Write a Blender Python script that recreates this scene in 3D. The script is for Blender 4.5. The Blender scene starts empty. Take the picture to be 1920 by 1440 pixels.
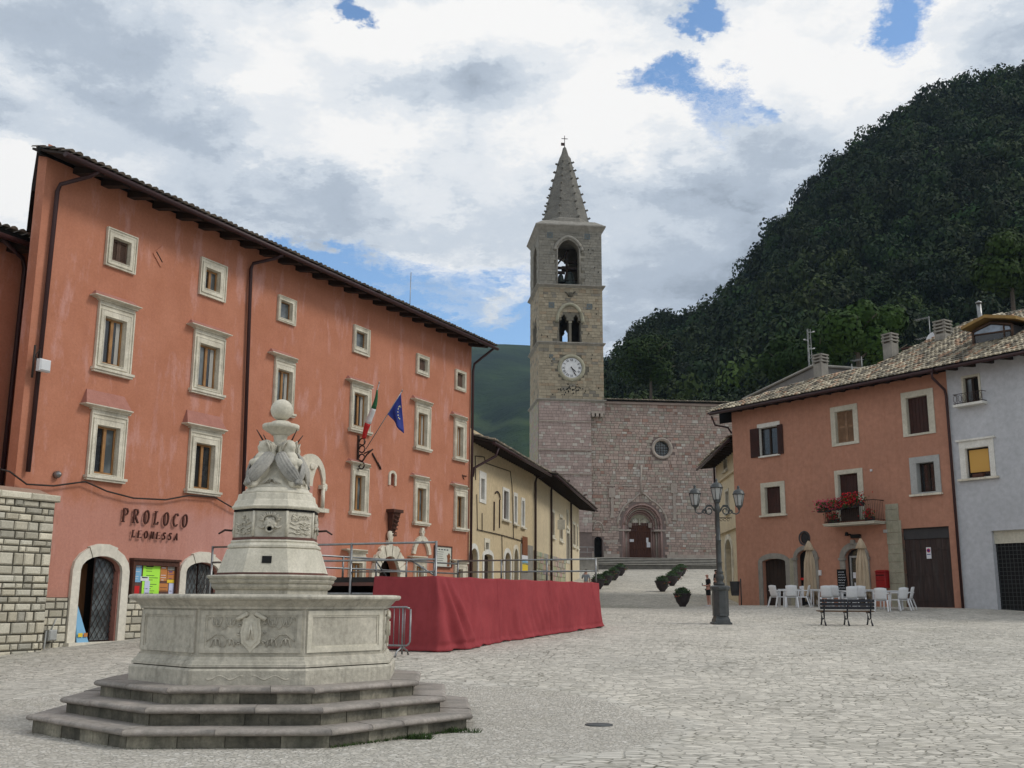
import bpy, bmesh, math, random
import numpy as np
from math import sin, cos, pi, radians as R, atan, sqrt, hypot
from mathutils import Vector, Matrix
from mathutils.geometry import tessellate_polygon
random.seed(7); RNG = np.random.default_rng(7)
sc = bpy.context.scene
COL = bpy.data.collections.new('piazza'); sc.collection.children.link(COL)

# ------------------------------------------------------------------ camera
F, HOR, EYE, ROLL = 1965.0, 1122.0, 1.65, R(0.3)
TILT = atan((HOR-720)/F); CT, ST = cos(TILT), sin(TILT)
cam = bpy.data.cameras.new('camera'); co = bpy.data.objects.new('camera', cam); COL.objects.link(co)
cam.sensor_width = 36; cam.lens = F/1920*36; cam.clip_end = 8000; cam.clip_start = 0.1
co.matrix_world = Matrix.Translation((0, 0, EYE)) @ Matrix.Rotation(pi/2+TILT, 4, 'X') @ Matrix.Rotation(ROLL, 4, 'Z')
sc.camera = co
sc.render.resolution_x, sc.render.resolution_y = 1024, 768
sc.view_settings.view_transform = 'Standard'; sc.view_settings.look = 'None'
sc.view_settings.exposure = 0.0; sc.view_settings.gamma = 1

def ray(u, v):
    x, y = (u-960)/F, (v-720)/F
    x, y = x*cos(ROLL)+y*sin(ROLL), -x*sin(ROLL)+y*cos(ROLL)
    return Vector((x, CT+ST*y, ST-CT*y))
def at(u, v, Y):
    r = ray(u, v); k = Y/r.y; return Vector((r.x*k, Y, EYE+r.z*k))
def hit(u, v, P, n):
    r = ray(u, v); c = Vector((0, 0, EYE)); return c + r*((P-c).dot(n)/r.dot(n))

# ------------------------------------------------------------------ node helpers
class NT:
    def __init__(s, tree): s.t = tree; s.n = tree.nodes; s.l = tree.links
    def add(s, typ, ins=None, **props):
        n = s.n.new(typ)
        for k, v in props.items(): setattr(n, k, v)
        for k, v in (ins or {}).items(): s.put(n.inputs[k], v)
        return n
    def put(s, sock, v):
        if isinstance(v, bpy.types.Node): v = v.outputs[0]
        if isinstance(v, bpy.types.NodeSocket): s.l.new(v, sock)
        else:
            if sock.type == 'RGBA' and hasattr(v, '__len__') and len(v) == 3: v = tuple(v)+(1,)
            sock.default_value = v
    def math(s, op, a, b=0.0, c=0.0, clamp=False):
        return s.add('ShaderNodeMath', {0: a, 1: b, 2: c}, operation=op, use_clamp=clamp).outputs[0]
    def vec(s, op, a, b=(0, 0, 0)):
        n = s.add('ShaderNodeVectorMath', {0: a, 1: b}, operation=op)
        return n.outputs['Value'] if op in ('LENGTH', 'DISTANCE', 'DOT_PRODUCT') else n.outputs[0]
    def noise(s, vec, scale, detail=4, rough=.55, color=False):
        n = s.add('ShaderNodeTexNoise', {'Vector': vec, 'Scale': scale, 'Detail': detail, 'Roughness': rough})
        return n.outputs['Color' if color else 'Fac']
    def mix(s, f, a, b, mode='MIX'):
        n = s.n.new('ShaderNodeMix'); n.data_type = 'RGBA'; n.blend_type = mode; n.clamp_factor = True
        s.put(n.inputs[0], f); s.put(n.inputs[6], a); s.put(n.inputs[7], b); return n.outputs[2]
    def mapr(s, v, a, b, c=0.0, d=1.0, smooth=False):
        n = s.add('ShaderNodeMapRange', {0: v, 1: a, 2: b, 3: c, 4: d}); n.clamp = True
        if smooth: n.interpolation_type = 'SMOOTHSTEP'
        return n.outputs[0]
    def mapping(s, vec, scale=(1, 1, 1), loc=(0, 0, 0), rot=(0, 0, 0)):
        return s.add('ShaderNodeMapping', {'Vector': vec, 'Scale': scale, 'Location': loc, 'Rotation': rot}).outputs[0]
    def xyz(s, vec): return s.add('ShaderNodeSeparateXYZ', {0: vec}).outputs

def newmat(name):
    m = bpy.data.materials.new(name); m.use_nodes = True; nt = NT(m.node_tree)
    p = m.node_tree.nodes['Principled BSDF']; p.inputs['Specular IOR Level'].default_value = .3
    return m, nt, p
def srgb(r, g, b):
    f = lambda c: ((c/255+.055)/1.055)**2.4 if c > 10 else c/255/12.92
    return (f(r), f(g), f(b))
MATS = {}
def noisy(name, c1, c2, scale=1.5, rough=.85, bump=.15, bscale=30, attr=False, stretch=(1, 1, 1), fine=.12,
          streak=0.0, streakcol=(.08, .08, .07), metal=0.0, spec=.3, bdist=.02):
    m, nt, p = newmat(name)
    tc = nt.add('ShaderNodeTexCoord').outputs['Object']
    v = nt.mapping(tc, stretch)
    n1 = nt.noise(v, scale, 6, .6)
    c = nt.mix(nt.mapr(n1, .35, .65), c1, c2)
    if attr:
        a = nt.add('ShaderNodeAttribute', attribute_name='Col').outputs['Color']
        c = nt.mix(1.0, c, a, 'MULTIPLY')
    if fine:
        f = nt.mapr(nt.noise(v, scale*9, 5, .65), .25, .75, 1-fine*1.6, 1+fine)
        c = nt.mix(1.0, c, nt.add('ShaderNodeCombineColor', {0: f, 1: f, 2: f}).outputs[0], 'MULTIPLY')
    if streak:
        sv = nt.mapping(tc, (3.5, 3.5, .35))
        k = nt.math('MULTIPLY', nt.mapr(nt.noise(sv, 1.6, 6, .7), .5, .72), streak)
        c = nt.mix(k, c, streakcol)
    nt.put(p.inputs['Base Color'], c)
    p.inputs['Roughness'].default_value = rough; p.inputs['Metallic'].default_value = metal
    p.inputs['Specular IOR Level'].default_value = spec
    if bump:
        b = nt.add('ShaderNodeBump', {'Strength': bump, 'Distance': bdist, 'Height': nt.noise(v, bscale, 5, .65)})
        nt.put(p.inputs['Normal'], b)
    MATS[name] = m; return m

# ------------------------------------------------------------------ mesh builder
class MB:
    def __init__(s): s.v = []; s.f = []; s.c = []; s.sm = []; s.col = None
    def pts(s, P):
        i = len(s.v); s.v.extend([tuple(p) for p in P]); return i
    def face(s, idx, smooth=False): s.f.append(tuple(idx)); s.c.append(s.col); s.sm.append(smooth)
    def poly(s, P, smooth=False): i = s.pts(P); s.face(range(i, i+len(P)), smooth)
    def hexa(s, P, smooth=False):   # 8 pts: bottom 4 ccw, top 4 ccw
        i = s.pts(P)
        for q in ((3, 2, 1, 0), (4, 5, 6, 7), (0, 1, 5, 4), (1, 2, 6, 5), (2, 3, 7, 6), (3, 0, 4, 7)): s.face([i+k for k in q], smooth)
    def box(s, x0, x1, y0, y1, z0, z1, M=None):
        P = [Vector(p) for p in ((x0, y0, z0), (x1, y0, z0), (x1, y1, z0), (x0, y1, z0), (x0, y0, z1), (x1, y0, z1), (x1, y1, z1), (x0, y1, z1))]
        if M: P = [M @ p for p in P]
        s.hexa(P)
    def bbox(s, x0, x1, y0, y1, z0, z1, b, M=None):   # box with chamfered front face towards -y
        P = [(x0, y1, z0), (x1, y1, z0), (x1, y1, z1), (x0, y1, z1), (x0, y0+b, z0), (x1, y0+b, z0), (x1, y0+b, z1), (x0, y0+b, z1),
             (x0+b, y0, z0+b), (x1-b, y0, z0+b), (x1-b, y0, z1-b), (x0+b, y0, z1-b)]
        P = [Vector(p) for p in P]
        if M: P = [M @ p for p in P]
        i = s.pts(P)
        for q in ((4, 5, 1, 0), (5, 6, 2, 1), (6, 7, 3, 2), (7, 4, 0, 3), (8, 9, 5, 4), (9, 10, 6, 5), (10, 11, 7, 6), (11, 8, 4, 7), (8, 11, 10, 9)):
            s.face([i+k for k in q])
    def ring(s, o, i, y0, y1):  # rectangular ring (x0,z0,x1,z1) outer / inner, four butted boxes
        s.box(o[0], i[0], y0, y1, o[1], o[3]); s.box(i[2], o[2], y0, y1, o[1], o[3])
        if i[1] > o[1]+1e-4: s.box(i[0], i[2], y0, y1, o[1], i[1])
        if o[3] > i[3]+1e-4: s.box(i[0], i[2], y0, y1, i[3], o[3])
    def tube(s, pts, r, n=8, cap=True, r2=None, smooth=True, closed=False):
        pts = [Vector(p) for p in pts]; m = len(pts); base = len(s.v)
        for k, p in enumerate(pts):
            if closed: d = (pts[(k+1) % m]-pts[k-1])
            else: d = (pts[min(k+1, m-1)]-pts[max(k-1, 0)])
            if d.length < 1e-9: d = Vector((0, 0, 1))
            d.normalize()
            a = Vector((0, 0, 1)) if abs(d.z) < .9 else Vector((0, 1, 0))
            x = d.cross(a).normalized(); y = d.cross(x)
            rr = r if r2 is None else r+(r2-r)*k/max(1, m-1)
            if hasattr(r, '__len__'): rr = r[k]
            for j in range(n):
                t = 2*pi*j/n; s.v.append(tuple(p+x*rr*cos(t)+y*rr*sin(t)))
        for k in range(m if closed else m-1):
            for j in range(n):
                a, b = base+k*n, base+((k+1) % m)*n
                s.face((a+j, a+(j+1) % n, b+(j+1) % n, b+j), smooth)
        if cap and not closed:
            s.face([base+j for j in reversed(range(n))]); s.face([base+(m-1)*n+j for j in range(n)])
    def lathe(s, prof, n=24, c=(0, 0), phi=0.0, smooth=True, cap=True, M=None, squash=1):
        base = len(s.v)
        for (r, z) in prof:
            for j in range(n):
                t = phi+2*pi*j/n; p = Vector((c[0]+r*cos(t), c[1]+r*squash*sin(t), z))
                s.v.append(tuple(M @ p if M else p))
        for k in range(len(prof)-1):
            for j in range(n):
                a, b = base+k*n, base+(k+1)*n
                s.face((a+j, a+(j+1) % n, b+(j+1) % n, b+j), smooth)
        if cap:
            if prof[0][0] > 1e-4: s.face([base+j for j in reversed(range(n))])
            if prof[-1][0] > 1e-4: s.face([base+(len(prof)-1)*n+j for j in range(n)])
    def prism(s, loop, y0, y1, holes=(), back=True, M=None):
        """outline in (x,z), extruded y0 (front) .. y1, with holes"""
        loops = [list(loop)]+[list(h) for h in holes]
        tris = tessellate_polygon([[Vector((a, b, 0)) for a, b in L] for L in loops])
        flat = [p for L in loops for p in L]
        def T(p): p = Vector(p); return tuple(M @ p if M else p)
        i0 = s.pts([T((a, y0, b)) for a, b in flat])
        i1 = s.pts([T((a, y1, b)) for a, b in flat])
        for t in tris:
            a, b, c = [flat[k] for k in t]
            cr = (b[0]-a[0])*(c[1]-a[1])-(b[1]-a[1])*(c[0]-a[0])
            t = t if cr > 0 else t[::-1]
            s.face([i0+k for k in t])
            if back: s.face([i1+k for k in reversed(t)])
        o = 0
        for li, L in enumerate(loops):
            n = len(L); ar = sum(L[k][0]*L[(k+1) % n][1]-L[(k+1) % n][0]*L[k][1] for k in range(n))
            fl = (ar > 0) != (li > 0)
            for k in range(n):
                a, b = o+k, o+(k+1) % n
                q = (i0+a, i1+a, i1+b, i0+b)
                s.face(q if not fl else q[::-1])
            o += n
    def build(s, name, mat, parent=None, auto=False):
        me = bpy.data.meshes.new(name); me.from_pydata(s.v, [], s.f)
        if any(c is not None for c in s.c):
            ca = me.color_attributes.new('Col', 'FLOAT_COLOR', 'CORNER'); arr = []
            for f, c in zip(s.f, s.c):
                c = c or (1, 1, 1); arr.extend([c[0], c[1], c[2], 1]*len(f))
            ca.data.foreach_set('color', arr)
        me.polygons.foreach_set('use_smooth', s.sm); me.update()
        if isinstance(mat, str): mat = MATS[mat]
        me.materials.append(mat)
        o = bpy.data.objects.new(name, me); COL.objects.link(o)
        if parent: o.parent = parent
        return o

def tag(o, label=None, cat=None, group=None, kind=None):
    if label: o['label'] = label
    if cat: o['category'] = cat
    if group: o['group'] = group
    if kind: o['kind'] = kind
    return o
def empty(name, loc=(0, 0, 0), rz=0.0):
    o = bpy.data.objects.new(name, None); COL.objects.link(o); o.location = loc; o.rotation_euler = (0, 0, rz)
    o.empty_display_size = .2; return o
def copy_tree(o, parent=None):
    c = o.copy(); COL.objects.link(c)
    if parent: c.parent = parent
    for ch in list(o.children): copy_tree(ch, c)
    return c
def baked(obj, name, mat, parent=None):   # evaluate modifiers of a temp object into a plain mesh
    dg = bpy.context.evaluated_depsgraph_get(); dg.update()
    me = bpy.data.meshes.new_from_object(obj.evaluated_get(dg)); me.name = name
    me.materials.clear(); me.materials.append(MATS[mat] if isinstance(mat, str) else mat)
    me.polygons.foreach_set('use_smooth', [True]*len(me.polygons))
    o = bpy.data.objects.new(name, me); COL.objects.link(o)
    old = obj.data; bpy.data.objects.remove(obj); bpy.data.meshes.remove(old)
    if parent: o.parent = parent
    return o
def skin(name, V, E, Rr, mat, parent=None, sub=2, root=0):
    me = bpy.data.meshes.new(name); me.from_pydata(V, E, []); o = bpy.data.objects.new('tmp', me); COL.objects.link(o)
    o.modifiers.new('s', 'SKIN'); sv = me.skin_vertices[0].data
    for i, r in enumerate(Rr): sv[i].radius = (r, r) if not hasattr(r, '__len__') else r
    for i in range(len(V)): sv[i].use_root = (i == root)
    m = o.modifiers.new('u', 'SUBSURF'); m.levels = sub; m.render_levels = sub
    return baked(o, name, mat, parent)
def blob(name, ells, mat, parent=None, vox=.02, extra=None):
    """ellipsoids (center, radii, rotation) fused into one organic surface"""
    bm = bmesh.new()
    for c, r, rot in ells:
        M = Matrix.Translation(c) @ Matrix.Rotation(rot[2], 4, 'Z') @ Matrix.Rotation(rot[1], 4, 'Y') @ Matrix.Rotation(rot[0], 4, 'X') @ Matrix.Diagonal((*r, 1))
        bmesh.ops.create_icosphere(bm, subdivisions=3, radius=1, matrix=M)
    me = bpy.data.meshes.new(name); bm.to_mesh(me); bm.free()
    o = bpy.data.objects.new('tmp', me); COL.objects.link(o)
    m = o.modifiers.new('r', 'REMESH'); m.mode = 'VOXEL'; m.voxel_size = vox
    m = o.modifiers.new('s', 'SMOOTH'); m.iterations = 4; m.factor = .5
    return baked(o, name, mat, parent)

# ------------------------------------------------------------------ materials
plas = lambda n, c, **k: noisy(n, c, tuple(x*.86 for x in c), **k)
noisy('stone_trim', (.72, .675, .56), (.52, .48, .385), 2.2, bump=.35, bscale=18, streak=.35, streakcol=(.2, .18, .14))
noisy('stone_new', (.72, .68, .58), (.62, .58, .49), .9, bump=.12, bscale=25)
noisy('fountain_stone', (.54, .505, .42), (.41, .385, .32), 1.6, bump=.4, bscale=22, streak=.55, streakcol=(.15, .14, .115), fine=.2)
noisy('fountain_pale', (.64, .60, .50), (.52, .49, .40), 3, bump=.3, bscale=30, streak=.35, streakcol=(.16, .15, .12))
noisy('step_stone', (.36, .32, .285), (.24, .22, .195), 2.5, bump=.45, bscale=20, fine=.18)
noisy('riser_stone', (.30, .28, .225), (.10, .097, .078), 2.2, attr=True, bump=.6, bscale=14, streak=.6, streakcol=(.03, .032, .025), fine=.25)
noisy('red_stone', (.16, .07, .055), (.10, .06, .05), 3)
noisy('iron', (.035, .02, .018), (.055, .03, .022), 6, rough=.6, bump=.1)
noisy('pipe_brown', (.045, .018, .018), (.035, .015, .016), 3, rough=.5, bump=0)
noisy('dark_wood', (.035, .022, .016), (.022, .015, .012), 3, rough=.8, stretch=(1, 1, 1))
noisy('brown_wood', (.09, .035, .02), (.055, .022, .015), 2, rough=.7, stretch=(5, 5, .6), bump=.3)
noisy('shutter_brown', (.11, .065, .045), (.07, .042, .03), 3, rough=.75)
noisy('shutter_dark', (.05, .018, .014), (.035, .015, .012), 3, rough=.7)
noisy('shutter_tan', (.28, .17, .10), (.2, .12, .07), 3, rough=.7)
noisy('sash_wood', (.36, .19, .07), (.26, .13, .05), 4, rough=.5, bump=.05)
noisy('curtain', (.42, .40, .36), (.3, .29, .26), 5, stretch=(8, 8, .5))
noisy('roof_tile', (.36, .325, .27), (.20, .18, .15), 3, attr=True, bump=.3, fine=.25)
noisy('dark_tile', (.12, .10, .08), (.07, .055, .045), 3, attr=True, bump=.3)
noisy('cream_plaster', (.57, .545, .455), (.47, .445, .36), 1.3, streak=.2, streakcol=(.3, .26, .18))
plas('yellow_plaster', (.60, .49, .315), scale=.5, bump=.1, streak=.25, streakcol=(.46, .35, .19))
plas('beige_plaster', (.64, .54, .37), scale=.5, bump=.1, streak=.12, streakcol=(.42, .32, .17))
plas('peach_plaster', (.44, .222, .15), scale=.45, bump=.12, streak=.3, streakcol=(.29, .115, .065))
plas('blue_plaster', (.50, .515, .54), scale=.5, bump=.15, bscale=9)
noisy('white_paint', (.72, .71, .66), (.6, .59, .54), 2, bump=.05)
noisy('grey_frame', (.40, .41, .40), (.33, .34, .33), 2, bump=.05)
noisy('concrete', (.30, .285, .25), (.22, .205, .18), 2.5, streak=.3)
noisy('tan_stone', (.36, .34, .26), (.27, .26, .19), 2, streak=.3)
noisy('ashlar', (1, 1, 1), (.86, .86, .84), 3, attr=True, bump=.35, bscale=14, fine=.16)
noisy('mortar_dark', (.10, .09, .07), (.07, .065, .05), 5)
noisy('mortar_pink', (.19, .145, .13), (.15, .12, .11), 3)
noisy('mortar_tower', (.17, .155, .12), (.13, .12, .10), 3)
noisy('red_cloth', (.31, .056, .062), (.25, .044, .05), 1.2, rough=.95, bump=.12, bscale=120, fine=.05, spec=.1)
noisy('steel_tube', (.30, .31, .31), (.22, .22, .22), 6, rough=.38, metal=.75, bump=0)
noisy('black_deck', (.02, .018, .018), (.03, .028, .025), 3)
noisy('white_plastic', (.66, .67, .68), (.6, .61, .62), 2, rough=.4, bump=0, fine=.03)
noisy('umbrella_cloth', (.46, .365, .255), (.34, .265, .18), 2, stretch=(4, 4, .6), rough=.9)
noisy('lamp_iron', (.055, .06, .06), (.08, .085, .085), 5, rough=.45, metal=.3, bump=.1)
noisy('planter_bowl', (.05, .042, .045), (.035, .03, .033), 4, rough=.7)
noisy('leaf_dark', (.06, .115, .04), (.035, .075, .025), 5, attr=True, rough=.7)
noisy('leaf', (.027, .047, .013), (.014, .028, .009), .08, attr=True, rough=.75, bump=0, fine=0, spec=.15)
noisy('leaf_near', (.06, .11, .025), (.04, .08, .02), 2, attr=True, rough=.7, bump=0)
noisy('bark', (.10, .08, .06), (.06, .05, .04), 3)
noisy('flower_red', (.55, .02, .03), (.4, .01, .02), 8, bump=0)
noisy('flower_pink', (.62, .06, .16), (.5, .04, .1), 8, bump=0)
noisy('mailbox_red', (.30, .012, .014), (.24, .01, .012), 3, rough=.4, bump=0)
noisy('bin_grey', (.05, .05, .052), (.04, .04, .042), 3, rough=.6)
noisy('bench_paint', (.012, .014, .02), (.02, .02, .026), 4, rough=.4)
noisy('bench_worn', (.16, .085, .04), (.08, .045, .025), 6, rough=.6)
noisy('black', (.006, .006, .006), (.01, .01, .01), 2, bump=0)
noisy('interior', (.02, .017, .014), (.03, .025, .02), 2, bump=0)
noisy('interior_wood', (.20, .09, .035), (.13, .06, .025), 2, stretch=(4, 4, .5))
noisy('wire', (.03, .022, .02), (.04, .03, .025), 3, bump=0)
noisy('paper_white', (.72, .73, .76), (.65, .66, .7), 8, bump=0)
noisy('ink', (.03, .03, .04), (.04, .04, .05), 3, bump=0)
noisy('clock_white', (.68, .69, .70), (.6, .61, .62), 4, bump=0)
noisy('bronze', (.05, .06, .05), (.035, .045, .04), 6, rough=.6, metal=.4)
noisy('tile_plaque', (.09, .12, .14), (.15, .17, .17), 30, bump=0)
noisy('skin_tone', (.55, .30, .23), (.48, .25, .19), 5, rough=.6, bump=0, fine=.03)
noisy('cloth_black', (.012, .012, .014), (.02, .02, .022), 5)
noisy('cloth_grey', (.33, .36, .40), (.27, .3, .34), 5)
noisy('cloth_blue', (.22, .30, .45), (.17, .24, .38), 5)
noisy('grey_roof', (.20, .19, .175), (.16, .15, .14), 2, attr=False, bump=.3)
noisy('gold_letter', (.10, .035, .025), (.07, .028, .02), 3, rough=.6, bump=.1)
noisy('lamp_panel', (.42, .43, .42), (.36, .37, .36), 4, rough=.3, bump=0)
noisy('grille_paint', (.06, .065, .065), (.045, .05, .05), 5, rough=.5)
def solid(name, c, rough=.6):
    m, nt, p = newmat(name); p.inputs['Base Color'].default_value = (*c, 1); p.inputs['Roughness'].default_value = rough; MATS[name] = m
for n_, c_ in dict(poster_green=(.42, .85, .08), poster_blue=(.20, .42, .62), poster_red=(.55, .02, .02), poster_orange=(.5, .2, .06), poster_yellow=(.75, .55, .05),
                   poster_lilac=(.55, .58, .75), flag_blue=(.02, .035, .22), flag_green=(.02, .12, .05), flag_white=(.6, .6, .6), flag_red=(.45, .02, .02),
                   star_yellow=(.75, .7, .3), sign_cream=(.55, .56, .50), sign_brown=(.2, .07, .03), blind_yellow=(.55, .32, .08), phone=(.02, .02, .03), shoe=(.6, .6, .6)).items(): solid(n_, c_)
def glassy(name, c, rough=.06, spec=.6):
    m, nt, p = newmat(name)
    tc = nt.add('ShaderNodeTexCoord').outputs['Object']
    nt.put(p.inputs['Base Color'], nt.mix(nt.mapr(nt.noise(tc, 1.7, 3), .4, .6), c, tuple(x*2.2 for x in c)))
    p.inputs['Roughness'].default_value = rough; p.inputs['Specular IOR Level'].default_value = spec
    nt.put(p.inputs['Normal'], nt.add('ShaderNodeBump', {'Strength': .04, 'Height': nt.noise(tc, 2.5, 2)})); MATS[name] = m
glassy('pane_dark', (.012, .013, .014)); glassy('pane_grey', (.06, .068, .07), .1); glassy('pane_sky', (.10, .13, .17), .05, .9)

# palazzo stucco: terracotta with pink repaired zones (paint patches, in wall coordinates)
def stucco():
    m, nt, p = newmat('palazzo_stucco')
    tc = nt.add('ShaderNodeTexCoord').outputs['Object']; X = nt.xyz(tc)
    wn = nt.noise(tc, .8, 8, .68); wn2 = nt.noise(nt.mapping(tc, (1.6, 1.6, .5)), .9, 6, .65)
    orange, orange2, pink = (.475, .20, .124), (.415, .165, .097), (.485, .245, .205)
    c = nt.mix(nt.mapr(wn, .38, .62), orange, orange2)
    zz = nt.math('ADD', X[2], nt.math('MULTIPLY', nt.math('SUBTRACT', wn, .5), 2.0))
    low = nt.mapr(zz, 3.9, 4.5, 1, 0)
    ls = nt.mapr(X[0], 11.2, 11.6, 1, 0)
    left = nt.mapr(X[0], 2.2, 6, .55, 1)
    c = nt.mix(nt.math('MULTIPLY', nt.math('MULTIPLY', low, ls), left), c, pink)
    c = nt.mix(nt.math('MULTIPLY', nt.mapr(wn2, .545, .655), .75), c, (.54, .285, .24))
    c = nt.mix(nt.math('MULTIPLY', nt.mapr(nt.noise(tc, 1.3, 8, .7), .66, .74), .6), c, (.54, .33, .30))
    st = nt.noise(nt.mapping(tc, (2.2, 2.2, .16)), 1.5, 6, .7)
    c = nt.mix(nt.math('MULTIPLY', nt.mapr(st, .5, .75), .45), c, (.37, .145, .095))
    c = nt.mix(nt.math('MULTIPLY', nt.mapr(nt.math('ADD', zz, nt.math('MULTIPLY', nt.noise(tc, 3, 5, .7), 1.2)), 1.2, 2.4, 1, 0), .5), c, (.27, .15, .12))
    c = nt.mix(nt.math('MULTIPLY', nt.mapr(nt.noise(nt.mapping(tc, (1, 1, .45)), 2.6, 9, .72), .60, .70), .45), c, (.34, .135, .08))
    f = nt.mapr(nt.noise(tc, 14, 6, .7), .25, .75, .84, 1.1)
    c = nt.mix(1.0, c, nt.add('ShaderNodeCombineColor', {0: f, 1: f, 2: f}).outputs[0], 'MULTIPLY')
    nt.put(p.inputs['Base Color'], c); p.inputs['Roughness'].default_value = .92
    hgt = nt.math('ADD', nt.noise(tc, 1.2, 4), nt.math('MULTIPLY', nt.noise(tc, 30, 5, .7), .12))
    nt.put(p.inputs['Normal'], nt.add('ShaderNodeBump', {'Strength': .5, 'Distance': .06, 'Height': hgt}))
    MATS['palazzo_stucco'] = m
stucco()
noisy('pink_plaster', (.40, .185, .145), (.34, .15, .115), 3, bump=.3, bscale=12, streak=.3, streakcol=(.3, .12, .09))

def cobble():
    m, nt, p = newmat('cobbles')
    g = nt.add('ShaderNodeNewGeometry').outputs['Position']; X = nt.xyz(g)
    w = nt.vec('SUBTRACT', nt.noise(g, .35, 3, .5, True), (.5, .5, .5))
    g2 = nt.vec('ADD', g, nt.vec('MULTIPLY', w, (.9, .9, 0)))
    flat = nt.vec('MULTIPLY', g2, (1, 1, 0))
    def vor(scale, sx, rnd):
        v = nt.mapping(flat, (sx, 1, 1), rot=(0, 0, .12))
        e = nt.add('ShaderNodeTexVoronoi', {'Vector': v, 'Scale': scale, 'Randomness': rnd}, feature='DISTANCE_TO_EDGE').outputs['Distance']
        c = nt.add('ShaderNodeTexVoronoi', {'Vector': v, 'Scale': scale, 'Randomness': rnd}, feature='F1')
        return e, c.outputs['Color']
    e1, c1 = vor(8.8, .60, .70); e2, c2 = vor(19, .9, 1.0)
    # octagon of small pebbles round the fountain
    d = nt.vec('DISTANCE', nt.vec('MULTIPLY', nt.vec('ADD', g, nt.vec('MULTIPLY', w, (2.4, 2.4, 0))), (1, 1, 0)), (-3.08, 14.0, 0))
    inner = nt.mapr(d, 4.9, 5.05, 1, 0); band = nt.math('MULTIPLY', nt.mapr(d, 4.95, 5.05), nt.mapr(d, 5.25, 5.35, 1, 0))
    joint1 = nt.mapr(e1, .022, .085, 1, 0); joint2 = nt.mapr(e2, .05, .16, 1, 0)
    jn = nt.mapr(nt.noise(g, .55, 7, .72), .40, .62, .18, 1.0)
    jn2 = nt.mapr(nt.noise(g, 5.5, 3, .6), .35, .6, .4, 1.0)
    j = nt.mix(inner, nt.math('MULTIPLY', nt.math('MULTIPLY', joint1, jn), jn2), nt.math('MULTIPLY', joint2, .33))
    cc = nt.mix(inner, c1, c2); cv = nt.xyz(cc)[0]
    big = nt.noise(g, .13, 5, .6)
    base = nt.mix(nt.mapr(big, .35, .65), (.60, .562, .485), (.515, .488, .428))
    k = nt.mapr(cv, 0, 1, .74, 1.16)
    base = nt.mix(1.0, base, nt.add('ShaderNodeCombineColor', {0: k, 1: k, 2: k}).outputs[0], 'MULTIPLY')
    sp = nt.math('MULTIPLY', nt.mapr(cv, .75, .95), inner); base = nt.mix(nt.math('MULTIPLY', sp, .75), base, (.68, .66, .61)); dk = nt.math('MULTIPLY', nt.mapr(cv, .28, .12), inner); base = nt.mix(nt.math('MULTIPLY', dk, .3), base, (.16, .15, .13))
    k = nt.mapr(nt.noise(g, 22, 5, .7), .25, .75, .8, 1.12)
    base = nt.mix(1.0, base, nt.add('ShaderNodeCombineColor', {0: k, 1: k, 2: k}).outputs[0], 'MULTIPLY')
    base = nt.mix(nt.math('MULTIPLY', inner, .3), base, (.60, .56, .50))
    base = nt.mix(nt.math('MULTIPLY', band, .35), base, (.55, .53, .48))
    base = nt.mix(nt.math('MULTIPLY', nt.mapr(nt.noise(g, .45, 6, .7), .56, .75), .4), base, (.30, .28, .20))
    c = nt.mix(nt.math('MULTIPLY', j, .95), base, (.062, .06, .034))
    X2 = nt.vec('DISTANCE', nt.vec('MULTIPLY', nt.vec('ADD', g, nt.vec('MULTIPLY', w, (6, 6, 0))), (.35, .16, 0)), (1.9, 8.45, 0)); mo = nt.math('MULTIPLY', nt.mapr(X2, .5, 1.0, 1, 0), nt.mapr(nt.noise(g, 2.5, 5, .7), .42, .6))
    c = nt.mix(nt.math('MULTIPLY', mo, .6), c, (.12, .13, .06))
    nt.put(p.inputs['Base Color'], c); p.inputs['Roughness'].default_value = .8
    h = nt.math('SUBTRACT', nt.math('MULTIPLY', nt.noise(g, 26, 4, .6), .25), nt.mix(inner, joint1, joint2))
    nt.put(p.inputs['Normal'], nt.add('ShaderNodeBump', {'Strength': .8, 'Distance': .02, 'Height': h}))
    MATS['cobbles'] = m
cobble()

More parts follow.
